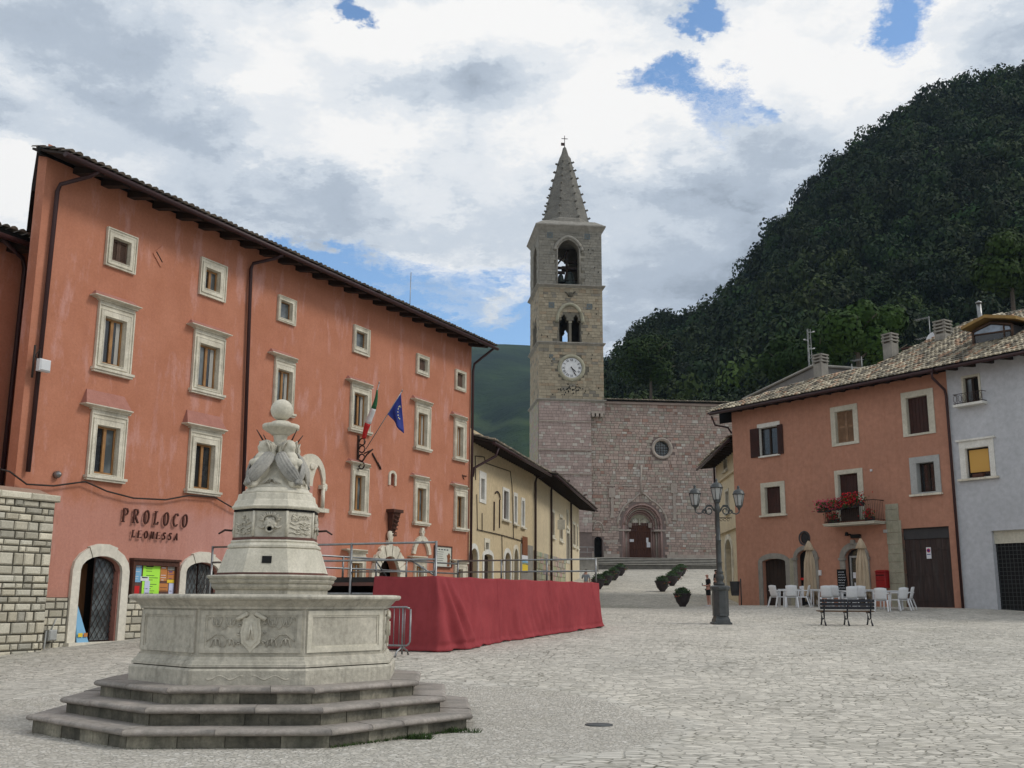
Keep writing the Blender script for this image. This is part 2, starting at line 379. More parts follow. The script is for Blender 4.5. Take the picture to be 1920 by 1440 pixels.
# ------------------------------------------------------------------ world: blue sky behind broken cloud
SUN_EL, SUN_AZ = R(43), R(96)     # azimuth clockwise from +Y (view direction)
def world():
    w = bpy.data.worlds.new('World'); sc.world = w; w.use_nodes = True; nt = NT(w.node_tree); nt.n.clear()
    sky = nt.add('ShaderNodeTexSky', sky_type='NISHITA', sun_disc=False, sun_elevation=SUN_EL, sun_rotation=SUN_AZ, air_density=1.0, dust_density=.4)
    d = nt.add('ShaderNodeTexCoord').outputs['Generated']; X = nt.xyz(d)
    den = nt.math('ADD', nt.math('MAXIMUM', X[2], 0.0), .22)
    cp = nt.add('ShaderNodeCombineXYZ', {0: nt.math('DIVIDE', X[0], den), 1: nt.math('DIVIDE', X[1], den), 2: 0.0}).outputs[0]
    wp = nt.vec('SUBTRACT', nt.noise(cp, 2.2, 10, .68, True), (.5, .5, .5)); wf = nt.vec('SUBTRACT', nt.noise(cp, 9.0, 8, .7, True), (.5, .5, .5))
    dw = nt.vec('ADD', nt.vec('ADD', d, nt.vec('MULTIPLY', wp, (.15, .15, .13))), nt.vec('MULTIPLY', wf, (.085, .085, .085)))
    def blob_(u, v, ru, rv=None, soft=.6):
        c = ray(u, v).normalized(); rv = rv or ru
        rt = Vector((c.y, -c.x, 0)).normalized(); up = rt.cross(c)
        q = nt.vec('SUBTRACT', dw, tuple(c))
        a = nt.math('DIVIDE', nt.vec('DOT_PRODUCT', q, tuple(rt)), ru/F); b = nt.math('DIVIDE', nt.vec('DOT_PRODUCT', q, tuple(up)), rv/F)
        e = nt.math('DIVIDE', nt.vec('DOT_PRODUCT', q, tuple(c)), .5)
        r = nt.vec('LENGTH', nt.add('ShaderNodeCombineXYZ', {0: a, 1: b, 2: e}).outputs[0])
        return nt.mapr(r, 1-soft*.5, 1+soft*.5, 1, 0, True)
    def union(items):
        o = None
        for it in items: o = it if o is None else nt.math('MAXIMUM', o, it)
        return o
    blue = union([blob_(700, 535, 190, 60, .8), blob_(850, 565, 210, 78, .8), blob_(960, 600, 130, 80, .8), blob_(1285, 165, 62, 40, .9), blob_(1340, 215, 44, 60, .9),
                  blob_(1700, 55, 48, 60, .9), blob_(668, 8, 38, 26, .9), blob_(1310, 35, 44, 26, .9), blob_(1380, 245, 34, 24, .9), blob_(590, 490, 110, 30, .9)])
    back = nt.mapr(nt.noise(cp, .9, 6, .6), .56, .66); back = nt.math('MULTIPLY', back, nt.mapr(X[1], .45, .1))
    hole = nt.math('MAXIMUM', blue, back)
    hole = nt.math('MULTIPLY', hole, nt.mapr(nt.noise(nt.vec('ADD', cp, nt.vec('MULTIPLY', wp, (.5, .5, 0))), 4.5, 10, .66), .30, .52))
    bright = union([blob_(500, 125, 150, 85, 1.2), blob_(760, 60, 260, 70, 1.3), blob_(1130, 190, 230, 110, 1.3), blob_(1540, 90, 230, 110, 1.2), blob_(1000, 40, 200, 60, 1.3),
                    blob_(20, 350, 90, 60, 1.2), blob_(1170, 655, 50, 26, 1.2), blob_(640, 250, 190, 50, 1.5), blob_(860, 500, 120, 26, 1.3), blob_(1290, 210, 60, 60, 1.2)])
    grey = union([blob_(230, 260, 280, 90, 1.5), blob_(470, 370, 260, 70, 1.5), blob_(1290, 480, 240, 130, 1.5), blob_(1170, 600, 120, 90, 1.3), blob_(900, 190, 110, 60, 1.9),
                  blob_(180, 90, 200, 60, 1.5), blob_(1250, 390, 240, 80, 1.5), blob_(1880, 90, 90, 60, 1.5)])
    n1 = nt.noise(cp, 1.7, 9, .6); n2 = nt.noise(nt.vec('ADD', cp, nt.vec('MULTIPLY', wp, (.6, .6, 0))), 4.2, 8, .6)
    t = nt.math('ADD', nt.math('MULTIPLY', nt.math('SUBTRACT', n1, .5), 1.75), nt.math('MULTIPLY', nt.math('SUBTRACT', n2, .5), 1.25))
    t = nt.math('ADD', t, .66); t = nt.math('ADD', t, nt.math('MULTIPLY', bright, .42)); t = nt.math('SUBTRACT', t, nt.math('MULTIPLY', grey, .36))
    cr = nt.n.new('ShaderNodeValToRGB'); cr.color_ramp.interpolation = 'EASE'; nt.put(cr.inputs[0], t)
    el = cr.color_ramp.elements; el[0].position = 0; el[0].color = (.33, .38, .45, 1); el[1].position = 1; el[1].color = (1.0, .99, .97, 1)
    for pos, c in ((.28, (.47, .535, .62)), (.5, (.64, .70, .77)), (.72, (.83, .86, .89))):
        e = el.new(pos); e.color = (*c, 1)
    cl = nt.vec('MULTIPLY', cr.outputs[0], (10, 10, 10))
    skyc = nt.vec('MULTIPLY', sky.outputs[0], (1.45, 1.68, 1.85))
    c = nt.mix(nt.mapr(hole, .08, .9), cl, skyc)
    low = nt.mapr(X[2], -.02, .03)
    c = nt.mix(low, (2.4, 2.5, 2.4), c)
    bg = nt.add('ShaderNodeBackground', {'Color': c, 'Strength': .1}); out = nt.add('ShaderNodeOutputWorld')
    nt.l.new(bg.outputs[0], out.inputs[0])
world()
sl = bpy.data.lights.new('sun', 'SUN'); sl.energy = 1.7; sl.angle = R(16); sl.color = (1, .95, .87)
so = bpy.data.objects.new('sun', sl); COL.objects.link(so)
sd = Vector((sin(SUN_AZ)*cos(SUN_EL), cos(SUN_AZ)*cos(SUN_EL), sin(SUN_EL)))
so.rotation_euler = sd.to_track_quat('Z', 'Y').to_euler(); so.location = (0, 0, 60)

# ------------------------------------------------------------------ ground
_Y = [-60, 0, 15, 24, 34, 43, 50, 55, 60, 66, 70, 79, 86, 95, 98.2, 99, 400]
_Z = [-1.75, -1.56, -1.545, -1.17, -.76, -.42, -.40, -.42, -.14, .3, .58, 1.26, 1.76, 2.56, 2.88, 2.9, 2.9]
def gz(x, y):
    z = sum(np.interp(y+o, _Y, _Z)*w for o, w in ((-1.5, .25), (0, .5), (1.5, .25))) + EYE
    z -= .036*max(0, -x-4)*np.interp(y, [10, 20, 60, 75], [0, 1, 1, 0])
    z += .14*np.interp(x, [7, 11], [0, 1])*np.interp(y, [37, 42, 52, 58], [0, 1, 1, 0])
    return float(z)
def G(u, v, Y): p = at(u, v, Y); return Vector((p.x, Y, gz(p.x, Y)))
def ground():
    xs = np.concatenate([np.linspace(-900, -50, 14), np.arange(-48, 48.1, 1.0), np.linspace(50, 900, 14)])
    ys = np.concatenate([np.linspace(-60, -4, 8), np.arange(-2, 104, 1.0), np.linspace(110, 1500, 22)])
    mb = MB()
    for y in ys:
        for x in xs: mb.v.append((x, y, gz(x, y)))
    n = len(xs)
    for j in range(len(ys)-1):
        for i in range(n-1): mb.face((j*n+i, j*n+i+1, (j+1)*n+i+1, (j+1)*n+i), True)
    tag(mb.build('ground', 'cobbles'), kind='structure')
ground()
# ------------------------------------------------------------------ walls
class Wall:
    """local frame: x along the wall (to the right seen from the square), y into the building, z up"""
    def __init__(s, x, y, head):
        s.P = Vector((x, y, 0)); s.h = R(head); s.d = Vector((cos(s.h), sin(s.h), 0)); s.inn = Vector((-sin(s.h), cos(s.h), 0))
        s.M = Matrix.Translation(s.P) @ Matrix.Rotation(s.h, 4, 'Z')
    def px(s, u, v, off=0.0):
        p = hit(u, v, s.P+s.inn*off, s.inn); return (p-s.P).dot(s.d), p.z
    def rect(s, LB, RT, off=0.0):
        a, b = s.px(*LB, off), s.px(*RT, off); return (a[0], a[1], b[0], b[1])
    def root(s, name): return empty(name, s.P, s.h)
    def loc(s, p): return s.M @ Vector(p)
    def g(s, x, y=0): q = s.loc((x, y, 0)); return gz(q.x, q.y)
def arch_loop(x0, x1, zb, zs, zt, n=10, point=0.0):
    """round/segmental/pointed arch outline, ccw from bottom-left"""
    c = (x0+x1)/2; a = (x1-x0)/2; h = zt-zs; L = [(x0, zb), (x1, zb)]
    for k in range(n+1):
        t = pi*k/n; x = c+a*cos(t); z = zs+h*sin(t)
        if point:
            q = abs(cos(t)); z = zs+h*((1-q**(2-point*.9))**(1/(2-point*.6)) if q < 1 else 0)
        L.append((x, z))
    return L
def rect_loop(r): return [(r[0], r[1]), (r[2], r[1]), (r[2], r[3]), (r[0], r[3])]
def wall_mesh(name, mat, root, outline, holes, y0=0.0, depth=.35, thick=None):
    mb = MB(); mb.prism(outline, y0, y0+depth, holes); return mb.build(name, mat, root)

def sash(win, r, y, kind='sash', wood='sash_wood', pane='pane_dark', curtain=False):
    x0, z0, x1, z1 = r; xc = (x0+x1)/2; w = x1-x0
    if kind in ('sash', 'glass'):
        mb = MB(); f = .055 if kind == 'sash' else .03
        mb.ring(r, (x0+f, z0+f, x1-f, z1-f), y, y+.06)
        if kind == 'sash' : mb.box(xc-.05, xc+.05, y-.015, y+.05, z0+f, z1-f)
        mb.build('sash', wood, win)
        for a, b in (((x0+f, xc-.05), (xc+.05, x1-f)) if kind == 'sash' else ((x0+f, x1-f),)):
            mb = MB(); mb.box(a, b, y+.03, y+.04, z0+f, z1-f); mb.build('pane', pane if (kind != 'sash' or int(a*7+z0*3) % 4) else ('black' if int(a*5) % 2 else 'pane_grey'), win)  # some panes black, painting the dark room seen through an open leaf
        if curtain:
            mb = MB(); mb.box(x0+f+.02, x0+f+w*.16, y+.018, y+.027, z0+f, z1-f); mb.box(x1-f-w*.2, x1-f-.02, y+.018, y+.027, z0+f, z1-f); mb.build('curtain', 'curtain', win)
    elif kind == 'shutter':
        for a, b in ((x0+.01, xc-.006), (xc+.006, x1-.01)):
            mb = MB(); mb.ring((a, z0+.01, b, z1-.01), (a+.055, z0+.07, b-.055, z1-.07), y, y+.045)
            k = z0+.07; zm = (z0+z1)/2
            while k < z1-.1:
                if not (z1-z0 > 1.2 and abs(k-zm) < .05):
                    P = [(a+.055, y+.008, k), (b-.055, y+.008, k), (b-.055, y+.038, k+.035), (a+.055, y+.038, k+.035), (a+.055, y+.008, k+.012), (b-.055, y+.008, k+.012), (b-.055, y+.038, k+.047), (a+.055, y+.038, k+.047)]
                    mb.hexa(P)
                k += .05
            mb.box(a+.05, b-.05, y+.04, y+.05, z0+.05, z1-.05)
            mb.build('shutter', wood, win)
    elif kind == 'boards':
        mb = MB(); n = max(2, int(w/.16))
        for k in range(n): mb.bbox(x0+w*k/n+.004, x0+w*(k+1)/n-.004, y, y+.04, z0, z1, .006)
        mb.build('shutter', wood, win)

def pal_window(W, root, outer, op, cornice=None, kind='sash', hood=False, curtain=False, wood='sash_wood', pane='pane_dark', zg=None, sill=True):
    """moulded stone surround standing proud of the wall; op is the opening"""
    o, i = outer, op; mb = MB()
    mid = tuple(a*.5+b*.5 for a, b in zip(o, i))
    mid2 = tuple(a*.86+b*.14 for a, b in zip(o, i))
    mb.ring(o, mid2, -.085, 0); mb.ring(mid2, mid, -.055, 0); mb.ring(mid, i, -.075, 0)
    e = .022; mb.ring(tuple(a+b*e for a, b in zip(mid, (-1, -1, 1, 1))), mid, -.088, -.0555)
    e2 = .02; mb.ring(tuple(a+b*e2 for a, b in zip(i, (-1, -1, 1, 1))), i, -.09, -.0755)
    win = mb.build('window', 'stone_trim', root)
    mb = MB(); mb.ring((i[0]-.001, i[1]-.001, i[2]+.001, i[3]+.001), (i[0]+.012, i[1]+.012, i[2]-.012, i[3]-.012), .0, .12); mb.build('reveal', 'stone_trim', win)
    if cornice:
        c0, c1, cz = cornice; h = max(.16, cz-o[3]); z0 = o[3]
        mb = MB(); H = h
        mb.box(o[0]+.01, o[2]-.01, -.07, 0, z0, z0+H*.42)
        mb.box(o[0]-.05, o[2]+.05, -.12, 0, z0+H*.42, z0+H*.6)
        a, b = c0, c1
        mb.hexa([(o[0]-.05, -.12, z0+H*.6), (o[2]+.05, -.12, z0+H*.6), (o[2]+.05, 0, z0+H*.6), (o[0]-.05, 0, z0+H*.6), (a, -.24, z0+H*.85), (b, -.24, z0+H*.85), (b, 0, z0+H*.85), (a, 0, z0+H*.85)])
        mb.box(a-.01, b+.01, -.26, 0, z0+H*.85, z0+H)
        mb.build('cornice', 'stone_trim', win)
        if hood:
            z = z0+H; mb = MB()
            mb.hexa([(a+.02, -.23, z), (b-.02, -.23, z), (b-.02, 0, z), (a+.02, 0, z), (a+.16, -.03, z+hood), (b-.16, -.03, z+hood), (b-.16, 0, z+hood), (a+.16, 0, z+hood)])
            mb.build('hood', 'pink_plaster', win)
    if sill:
        mb = MB(); z = o[1]
        mb.box(o[0]-.07, o[2]+.07, -.16, 0, z-.07, z); mb.box(o[0]-.04, o[2]+.04, -.12, 0, z-.13, z-.07)
        mb.build('sill', 'stone_trim', win)
    sash(win, (i[0]+.012, i[1]+.012, i[2]-.012, i[3]-.012), .075 if kind == 'sash' else .05, kind, wood, pane, curtain)
    return win

def masonry(name, root, mat, x0, x1, z0, z1, ch, cw, col, y=0.0, d=.03, bev=.012, gap=.012, skip=None, jit=.25, mortar=None, M=None, zfun=None):
    """ashlar courses as real blocks in the wall plane"""
    mb = MB(); z = z0; rnd = random.Random(len(name)*31+int(x0*10)+int(z0*7))
    while z < z1-.02:
        h = ch*(1+rnd.uniform(-jit, jit)); h = min(h, z1-z) if z1-z-h > .06 else z1-z
        x = x0-rnd.random()*cw*.6
        while x < x1:
            w = cw*rnd.uniform(.55, 1.5); a, b = max(x, x0), min(x+w, x1); x += w
            if x1-x < cw*.25: b = x1; x = x1
            if b-a < .05: continue
            if skip and skip((a+b)/2, z+h/2, a, b, z, z+h): continue
            mb.col = col(rnd, (a+b)/2, z+h/2)
            g = gap/2; dd = d*rnd.uniform(.5, 1.2)
            mb.bbox(a+g, b-g, y-dd, y+.005, z+g, z+h-g, bev, M)
        z += h
    return mb.build(name, mat, root)

def eave(root, s0, s1, z, over, n, mat='dark_wood', bh=.16, bw=.12, board=True, y_in=.3, slope=.28, gutter=True, gmat='pipe_brown', corner=(0, 0)):
    """rafter tails, boarding and gutter of a roof overhang; z = underside height at the wall"""
    for k in range(n):
        x = s0+(s1-s0)*(k+.5)/n; mb = MB(); zo = z-over*slope
        P = [(x-bw/2, -over+.08, zo-.0), (x+bw/2, -over+.08, zo), (x+bw/2, y_in, z-bh+y_in*slope*0), (x-bw/2, y_in, z-bh)]
        mb.hexa([(x-bw/2, -over+.06, zo-bh*.45), (x+bw/2, -over+.06, zo-bh*.45), (x+bw/2, 0, z-bh), (x-bw/2, 0, z-bh), (x-bw/2, -over+.06, zo), (x+bw/2, -over+.06, zo), (x+bw/2, 0, z), (x-bw/2, 0, z)])
        mb.build('rafter', mat, root)
    mb = MB(); a, b = s0-corner[0], s1+corner[1]
    mb.hexa([(a, -over, z-over*slope), (b, -over, z-over*slope), (b, y_in, z+y_in*slope), (a, y_in, z+y_in*slope), (a, -over, z-over*slope+.06), (b, -over, z-over*slope+.06), (b, y_in, z+y_in*slope+.06), (a, y_in, z+y_in*slope+.06)])
    mb.build('eave_boards', mat, root)
    if gutter:
        mb = MB(); zg = z-over*slope; mb.tube([(a, -over-.06, zg-.01), (b, -over-.06, zg-.01)], .075, 10); mb.build('gutter', gmat, root)

def tiles(name, root, mat, s0, s1, y0, z0, slope, rows, pitch=.21, tl=.38, cols=None, inside=None, colf=None, M=None):
    """barrel tiles laid up the slope, starting at eave line (y0,z0) in the wall frame"""
    mb = MB(); rnd = random.Random(int(s0*13)+rows); n = int((s1-s0)/pitch); pitch = (s1-s0)/n
    L = sqrt(1+slope*slope); ux, uz = 1/L, slope/L
    for i in range(n):
        for j in range(rows):
            xc = s0+(i+.5)*pitch+rnd.uniform(-.012, .012); v0 = j*tl+rnd.uniform(-.03, .03)
            if inside and not inside(xc, v0+tl/2): continue
            mb.col = colf(rnd) if colf else (lambda k: (k, k*.95, k*.88))(rnd.uniform(.55, 1.35))
            r0, r1 = pitch*.44*rnd.uniform(.93, 1.07), pitch*.36; base = len(mb.v); lift = rnd.uniform(0, .018)
            for v, r, h in ((v0-.04, r0, .045+lift), (v0+tl+.03, r1, .01)):
                for k in range(5):
                    t = pi*k/4; px_ = xc-r*cos(t); hh = r*sin(t)*.8+h
                    p = Vector((px_, y0+v*ux-hh*uz, z0+v*uz+hh*ux)); mb.v.append(tuple(M @ p if M else p))
            for k in range(4): mb.face((base+k, base+k+1, base+5+k+1, base+5+k), True)
            mb.face((base, base+1, base+2, base+3, base+4))
    return mb.build(name, mat, root)

def pipe(W, root, pts, r=.055, mat='pipe_brown', name='downpipe'):
    P = [Vector((s, -.12, z)) if len(t) == 2 else Vector(t) for t in pts for s, z in [t[:2]]] if 0 else [Vector(p) for p in pts]
    mb = MB(); mb.tube(P, r, 8); o = mb.build(name, mat, root)
    return o

# ================================================================== 1. the terracotta palazzo
p0 = at(120, 1210, 28); W1 = Wall(p0.x, 28, 63)
pal = W1.root('palazzo'); tag(pal, 'long four storey terracotta palazzo with stone framed windows and a dark overhanging eave', 'building')
XL = W1.px(88, 300)[0]; XE = W1.px(881, 900)[0]; ZT = W1.px(475, 452)[1]+.05
ZB = -1.2+EYE-1.2
print('palazzo', XL, XE, ZT)
TOP = [((194, 496), (256, 447), (205.5, 487.5), (243, 457), 'shutter'), ((370.7, 551), (424, 501), (380.7, 540), (411, 512), 'sash'),
       ((518, 600.4), (553.7, 565), (522, 594.6), (546, 570.5), 'glass'), ((660, 659.6), (692, 620), (664.6, 648.5), (685.4, 626.5), 'glass'),
       ((779, 700), (803, 671), (783, 693), (799, 676), 'boards'), ((852, 729.7), (872, 699), (854.5, 724), (869.3, 702.3), 'boards')]
AW = [((173.5, 687), (251, 588), (186.5, 680), (234.5, 604.5), (178, 554), (264, 579)), ((356, 727.5), (420.5, 638), (366.5, 722.5), (409, 654), (359, 609), (434, 626)),
      ((509.5, 768), (551.5, 684), (514.5, 763), (545.8, 699), (510, 661), (557, 676)), ((654, 802), (694, 732.5), (659.6, 797), (686.5, 742), (655, 711), (698, 724)),
      ((776, 836.6), (806, 765), (780.6, 834), (798.8, 778), (777, 749), (811, 759)), ((849.6, 857), (872.5, 792), (853.5, 854.5), (866, 802), (851, 775.6), (875.4, 785))]
BW = [((159.5, 890), (237, 785), (171.5, 887), (222, 804), (160, 754), (247.5, 772.5)), ((347.5, 916), (413.5, 818.5), (359, 915), (400.5, 836), (350, 792.5), (425, 806)),
      None, ((655, 958.5), (690, 880.3), (660.3, 957), (681.6, 893), (657, 863), (693, 873)),
      ((774, 978), (802.5, 905), (778.9, 977), (796, 917), (776, 888), (803.5, 897.5)), ((850, 989), (874.5, 921), (853.7, 988.5), (868, 932), (851, 904), (875, 913.4))]
CW = [((650.8, 1112), (683.6, 1043), (654.7, 1111), (676.6, 1056), (649, 1027.7), (687.5, 1032)), ((774, 1112), (797.5, 1055), (776.6, 1111), (792, 1062), (772, 1040), (800, 1045.6)),
      ((849.5, 1112), (874, 1062), (852.5, 1111), (865, 1067.5), (848.4, 1048), (874.5, 1051))]
holes = []; jobs = []
for LB, RT, lb, rt, kind in TOP:
    o, i = W1.rect(LB, RT), W1.rect(lb, rt); holes.append(rect_loop(i)); jobs.append((o, i, None, kind, False, False))
for ri, rows in enumerate((AW, BW, CW)):
    for k, q in enumerate(rows):
        if not q: continue
        o, i = W1.rect(q[0], q[1]), W1.rect(q[2], q[3]); c = W1.px(*q[4], -.2), W1.px(*q[5], -.2)
        holes.append(rect_loop(i)); jobs.append((o, i, (c[0][0], c[1][0], (c[0][1]+c[1][1])/2), 'sash', ((.42 if ri == 1 and k < 2 else (.16 if ri == 0 else .12)) if ri < 2 else False), (ri == 2 or (ri*7+k*3) % 3 == 0)))
# doors on the left
dA = W1.rect((135, 1203), (221, 1042)); dA = (W1.px(136, 1200)[0], W1.px(180, 1203)[1], W1.px(219, 1150)[0], W1.px(177, 1042)[1])
dB = (W1.px(343, 1110)[0], dA[1]+.9, W1.px(405.5, 1110)[0], W1.px(374, 1054)[1])
zsA, zsB = W1.px(150, 1069)[1], W1.px(350, 1073)[1]
print('doorA', dA, 'doorB', dB)
gothic = (W1.px(705, 1100)[0], W1.px(745, 1100)[0], ZB+.9, W1.px(700, 1085)[1], W1.px(731, 1043)[1])
hA = arch_loop(dA[0], dA[2], dA[1], zsA, dA[3]); hB = arch_loop(dB[0], dB[2], dB[1], zsB, dB[3]); hG = arch_loop(gothic[0], gothic[1], W1.g(15)+.1, gothic[3], gothic[4], 12)
hN = arch_loop(W1.px(730, 910)[0], W1.px(738.5, 910)[0], W1.px(734, 910)[1], W1.px(734, 892)[1], W1.px(734, 887)[1], 6)
holes += [hA, hB, hG, hN]
outl = [(XL, ZB), (XE, ZB), (XE, ZT), (XL, ZT)]
wall_mesh('wall', 'palazzo_stucco', pal, outl, holes, 0, .34)
c_ = W1.loc((XL, 0, 0)); q_ = at(63, 440, c_.y+11.0); q_ = W1.M.inverted() @ Vector((q_.x, q_.y, 0)); SBK = (q_.x, q_.y); print('side wall', XL, SBK)
mb = MB(); mb.box(XL+1.0, XE, .9, 1.0, ZB, ZT); mb.hexa([(XL, .34, ZB), (XL+.2, .34, ZB), (SBK[0]+.2, SBK[1], ZB), (SBK[0], SBK[1], ZB), (XL, .34, ZT+.1), (XL+.2, .34, ZT+.1), (SBK[0]+.2, SBK[1], ZT+.1), (SBK[0], SBK[1], ZT+.1)]); mb.box(XE-.12, XE, .34, 14, ZB, ZT); mb.box(SBK[0]+.3, XE, 13.9, 14, ZB, ZT); mb.build('rear_wall', 'palazzo_stucco', pal)
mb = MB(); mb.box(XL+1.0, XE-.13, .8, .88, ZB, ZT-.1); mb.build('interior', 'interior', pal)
for o, i, c, kind, hood, cur in jobs:
    pal_window(W1, pal, o, i, c, kind, hood, cur, wood={'shutter': 'shutter_brown', 'boards': 'shutter_brown'}.get(kind, 'sash_wood'),
               pane='pane_grey' if kind == 'glass' else ('pane_grey' if (int(i[0]*3)+int(i[1])) % 3 == 0 else 'pane_dark'), sill=c is not None)
def arch_surround(root, name, mat, x0, x1, zb, zs, zt, w, y0=-.07, y1=.0, vous=0, wt=None, mat2=None, n=14, foot=True, gap=.006, key=True):
    """stone arch ring made of separate voussoirs and jamb blocks in one mesh"""
    wt = wt or w; c = (x0+x1)/2; a = (x1-x0)/2; h = zt-zs; mb = MB()
    mb.box(x0-w, x0, y0, y1, zb, zs); mb.box(x1, x1+w, y0, y1, zb, zs)
    N = vous or n
    for k in range(N):
        sub = 3; t0, t1 = pi*k/N, pi*(k+1)/N; e = gap/(a+w)/2 if vous else 0; inn = []; out = []
        for q in range(sub+1):
            t = t0+e+(t1-t0-2*e)*q/sub; inn.append((c+a*cos(t), zs+h*sin(t))); ex = 1.0
            if vous and key and k == N//2: ex = 1.18
            out.append((c+(a+w)*cos(t)*1.0, zs+(h+wt*ex)*sin(t)))
        mb.prism([*inn, *out[::-1]][::-1], y0-(.02 if vous and k == N//2 else 0), y1)
    return mb.build(name, mat, root)
dr = arch_surround(pal, 'doorway', 'stone_new', dA[0], dA[2], dA[1], zsA, dA[3], .26, -.09, .0, vous=3, wt=.28)
mb = MB(); mb.box(dA[0]-.3, dA[2]+.3, -.22, .3, dA[1]-.16, dA[1]); mb.build('threshold', 'stone_new', dr)
mb = MB(); mb.box(dA[2]-.05, dA[2]-.0, .0, .34, dA[1], zsA); mb.build('jamb', 'pink_plaster', dr)
def lattice_leaf(parent, x0, x1, z0, zs, zt, side, y, ang, step=.17):
    """iron gate leaf with diamond lattice, curved top on one side, swung by ang about its outer edge"""
    w = x1-x0; piv = x1 if side > 0 else x0; M = Matrix.Translation((piv, y, 0)) @ Matrix.Rotation(ang, 4, 'Z') @ Matrix.Translation((-piv, 0, 0))
    def top(x):
        q = (x-x0)/w if side > 0 else (x1-x)/w; return zs+(zt-zs)*sqrt(max(0, 1-q*q))
    mb = MB(); T = lambda p: M @ Vector(p)
    fr = [T((x0, 0, z0)), T((x1, 0, z0))]+[T((x1-w*k/8, 0, top(x1-w*k/8))) for k in range(9)]
    mb.tube(fr, .022, 6, closed=True)
    for sgn in (1, -1):
        k = -30
        while k < 60:
            b = z0+k*step*1.7; pts = []
            for q in range(25):
                x = x0+w*q/24; z = b+sgn*(x-x0)*1.7
                if z0 <= z <= top(x): pts.append((x, z))
            if len(pts) > 1: mb.tube([T((pts[0][0], .0, pts[0][1])), T((pts[-1][0], .0, pts[-1][1]))], .008, 4)
            k += 1
    g = mb.build('gate', 'iron', parent)
    mb = MB(); fl = [(x0+.01, z0), (x1-.01, z0)]+[(x1-.01-(w-.02)*k/8, top(x1-(w-.02)*k/8)-.01) for k in range(9)]
    mb.prism(fl, .03, .04, M=M); mb.build('pane', 'pane_grey', parent)
xc = (dA[0]+dA[2])/2
lattice_leaf(dr, xc, dA[2]-.03, dA[1]+.02, zsA, dA[3]-.04, 1, .16, R(-5))
mb = MB(); mb.box(xc-.34, xc+.12, .62, .68, dA[1], zsA+.2); mb.box(dA[0]+.05, xc-.3, .60, .66, dA[1], dA[1]+.9); mb.build('door_leaf', 'interior_wood', dr)
dr2 = arch_surround(pal, 'doorway', 'stone_new', dB[0], dB[2], dB[1], zsB, dB[3], .25, -.09, .0, vous=3, wt=.27)
xc = (dB[0]+dB[2])/2
lattice_leaf(dr2, dB[0]+.02, xc, dB[1]+.02, zsB, dB[3]-.03, -1, .16, R(0)); lattice_leaf(dr2, xc, dB[2]-.02, dB[1]+.02, zsB, dB[3]-.03, 1, .14, R(0))
mb = MB(); mb.box(xc-.03, xc+.42, .17, .2, dB[1], zsB+.2); mb.build('door_leaf', 'grey_frame', dr2)
# rusticated round-headed portal
gx0, gx1 = gothic[0], gothic[1]; zs_, zt_ = gothic[3], gothic[4]; mb = MB(); N = 13; gc, ga, gh = (gx0+gx1)/2, (gx1-gx0)/2, zt_-zs_
for k in range(N):
    t0, t1 = pi*k/N+.012, pi*(k+1)/N-.012; wo = .50 if k % 2 == 0 else .42
    if k == N//2: wo = .62
    P = [(gc+ga*cos(t), zs_+gh*sin(t)) for t in (t0, (t0+t1)/2, t1)]; Q = [(gc+(ga+wo)*cos(t), zs_+(gh+wo)*sin(t)) for t in (t0, (t0+t1)/2, t1)]
    mb.prism([*P, *Q[::-1]][::-1], -.13-.03*(k % 2), 0)
z = zs_; k = 0
while z > W1.g(14):
    for sx in (gx0, gx1):
        w = (.42 if k % 2 else .55); a, b = (sx-w, sx) if sx == gx0 else (sx, sx+w); mb.bbox(a, b, -.15, 0, z-.36, z-.01, .03)
    z -= .37; k += 1
po = mb.build('portal', 'stone_trim', pal)
kc = (gx0+gx1)/2; mb = MB(); mb.lathe([(0, 0), (.12, .02), (.14, .2), (.17, .3), (.2, .48), (.17, .66), (.05, .74), (0, .75)], 12, M=Matrix.Translation((kc, -.1, zt_+.52)) @ Matrix.Diagonal((1, .5, .62, 1))); mb.build('keystone', 'stone_trim', po)
mb = MB(); mb.box(gx0, gx1, .5, .56, W1.g(14), zt_); mb.build('door', 'dark_wood', po)
# ogee arch fragment, small niche, blocked twin window, bracket, signs of old ties
mb = MB(); a0, a1 = W1.px(771, 1038), W1.px(805, 1040); pk = W1.px(789, 1009); w = .2; C_ = []
for k in range(9):
    t = k/8; C_.append((a0[0]+.1+(pk[0]-a0[0]-.1)*(1-cos(t*pi/2))**.85*.999, a0[1]+(pk[1]-a0[1])*sin(t*pi/2)))
for k in range(8):
    (x0, z0), (x1_, z1_) = C_[k], C_[k+1]; L_ = hypot(x1_-x0, z1_-z0); nx, nz = -(z1_-z0)/L_*w/2, (x1_-x0)/L_*w/2
    for m in (0, 1):
        q = [(x0-nx, z0-nz), (x1_-nx, z1_-nz), (x1_+nx, z1_+nz), (x0+nx, z0+nz)]
        if m: q = [(2*pk[0]-x, z) for x, z in q][::-1]
        mb.prism(q, -.1-.004*(k % 2)-.002*m, 0)
mb.box(pk[0]-.08, pk[0]+.08, -.12, 0, pk[1]+.1, pk[1]+.42); mb.box(pk[0]-.13, pk[0]+.13, -.12, 0, pk[1]+.2, pk[1]+.3)
mb.build('arch_fragment', 'stone_trim', pal)
arch_surround(pal, 'niche', 'stone_trim', hN[0][0], hN[1][0], hN[0][1], W1.px(734, 892)[1], W1.px(734, 887)[1], .1, -.06, 0)
mb = MB(); mb.box(hN[0][0]-.02, hN[1][0]+.02, .1, .3, hN[0][1]-.02, hN[3][1]+.5); mb.build('niche_fill', 'pink_plaster', pal)
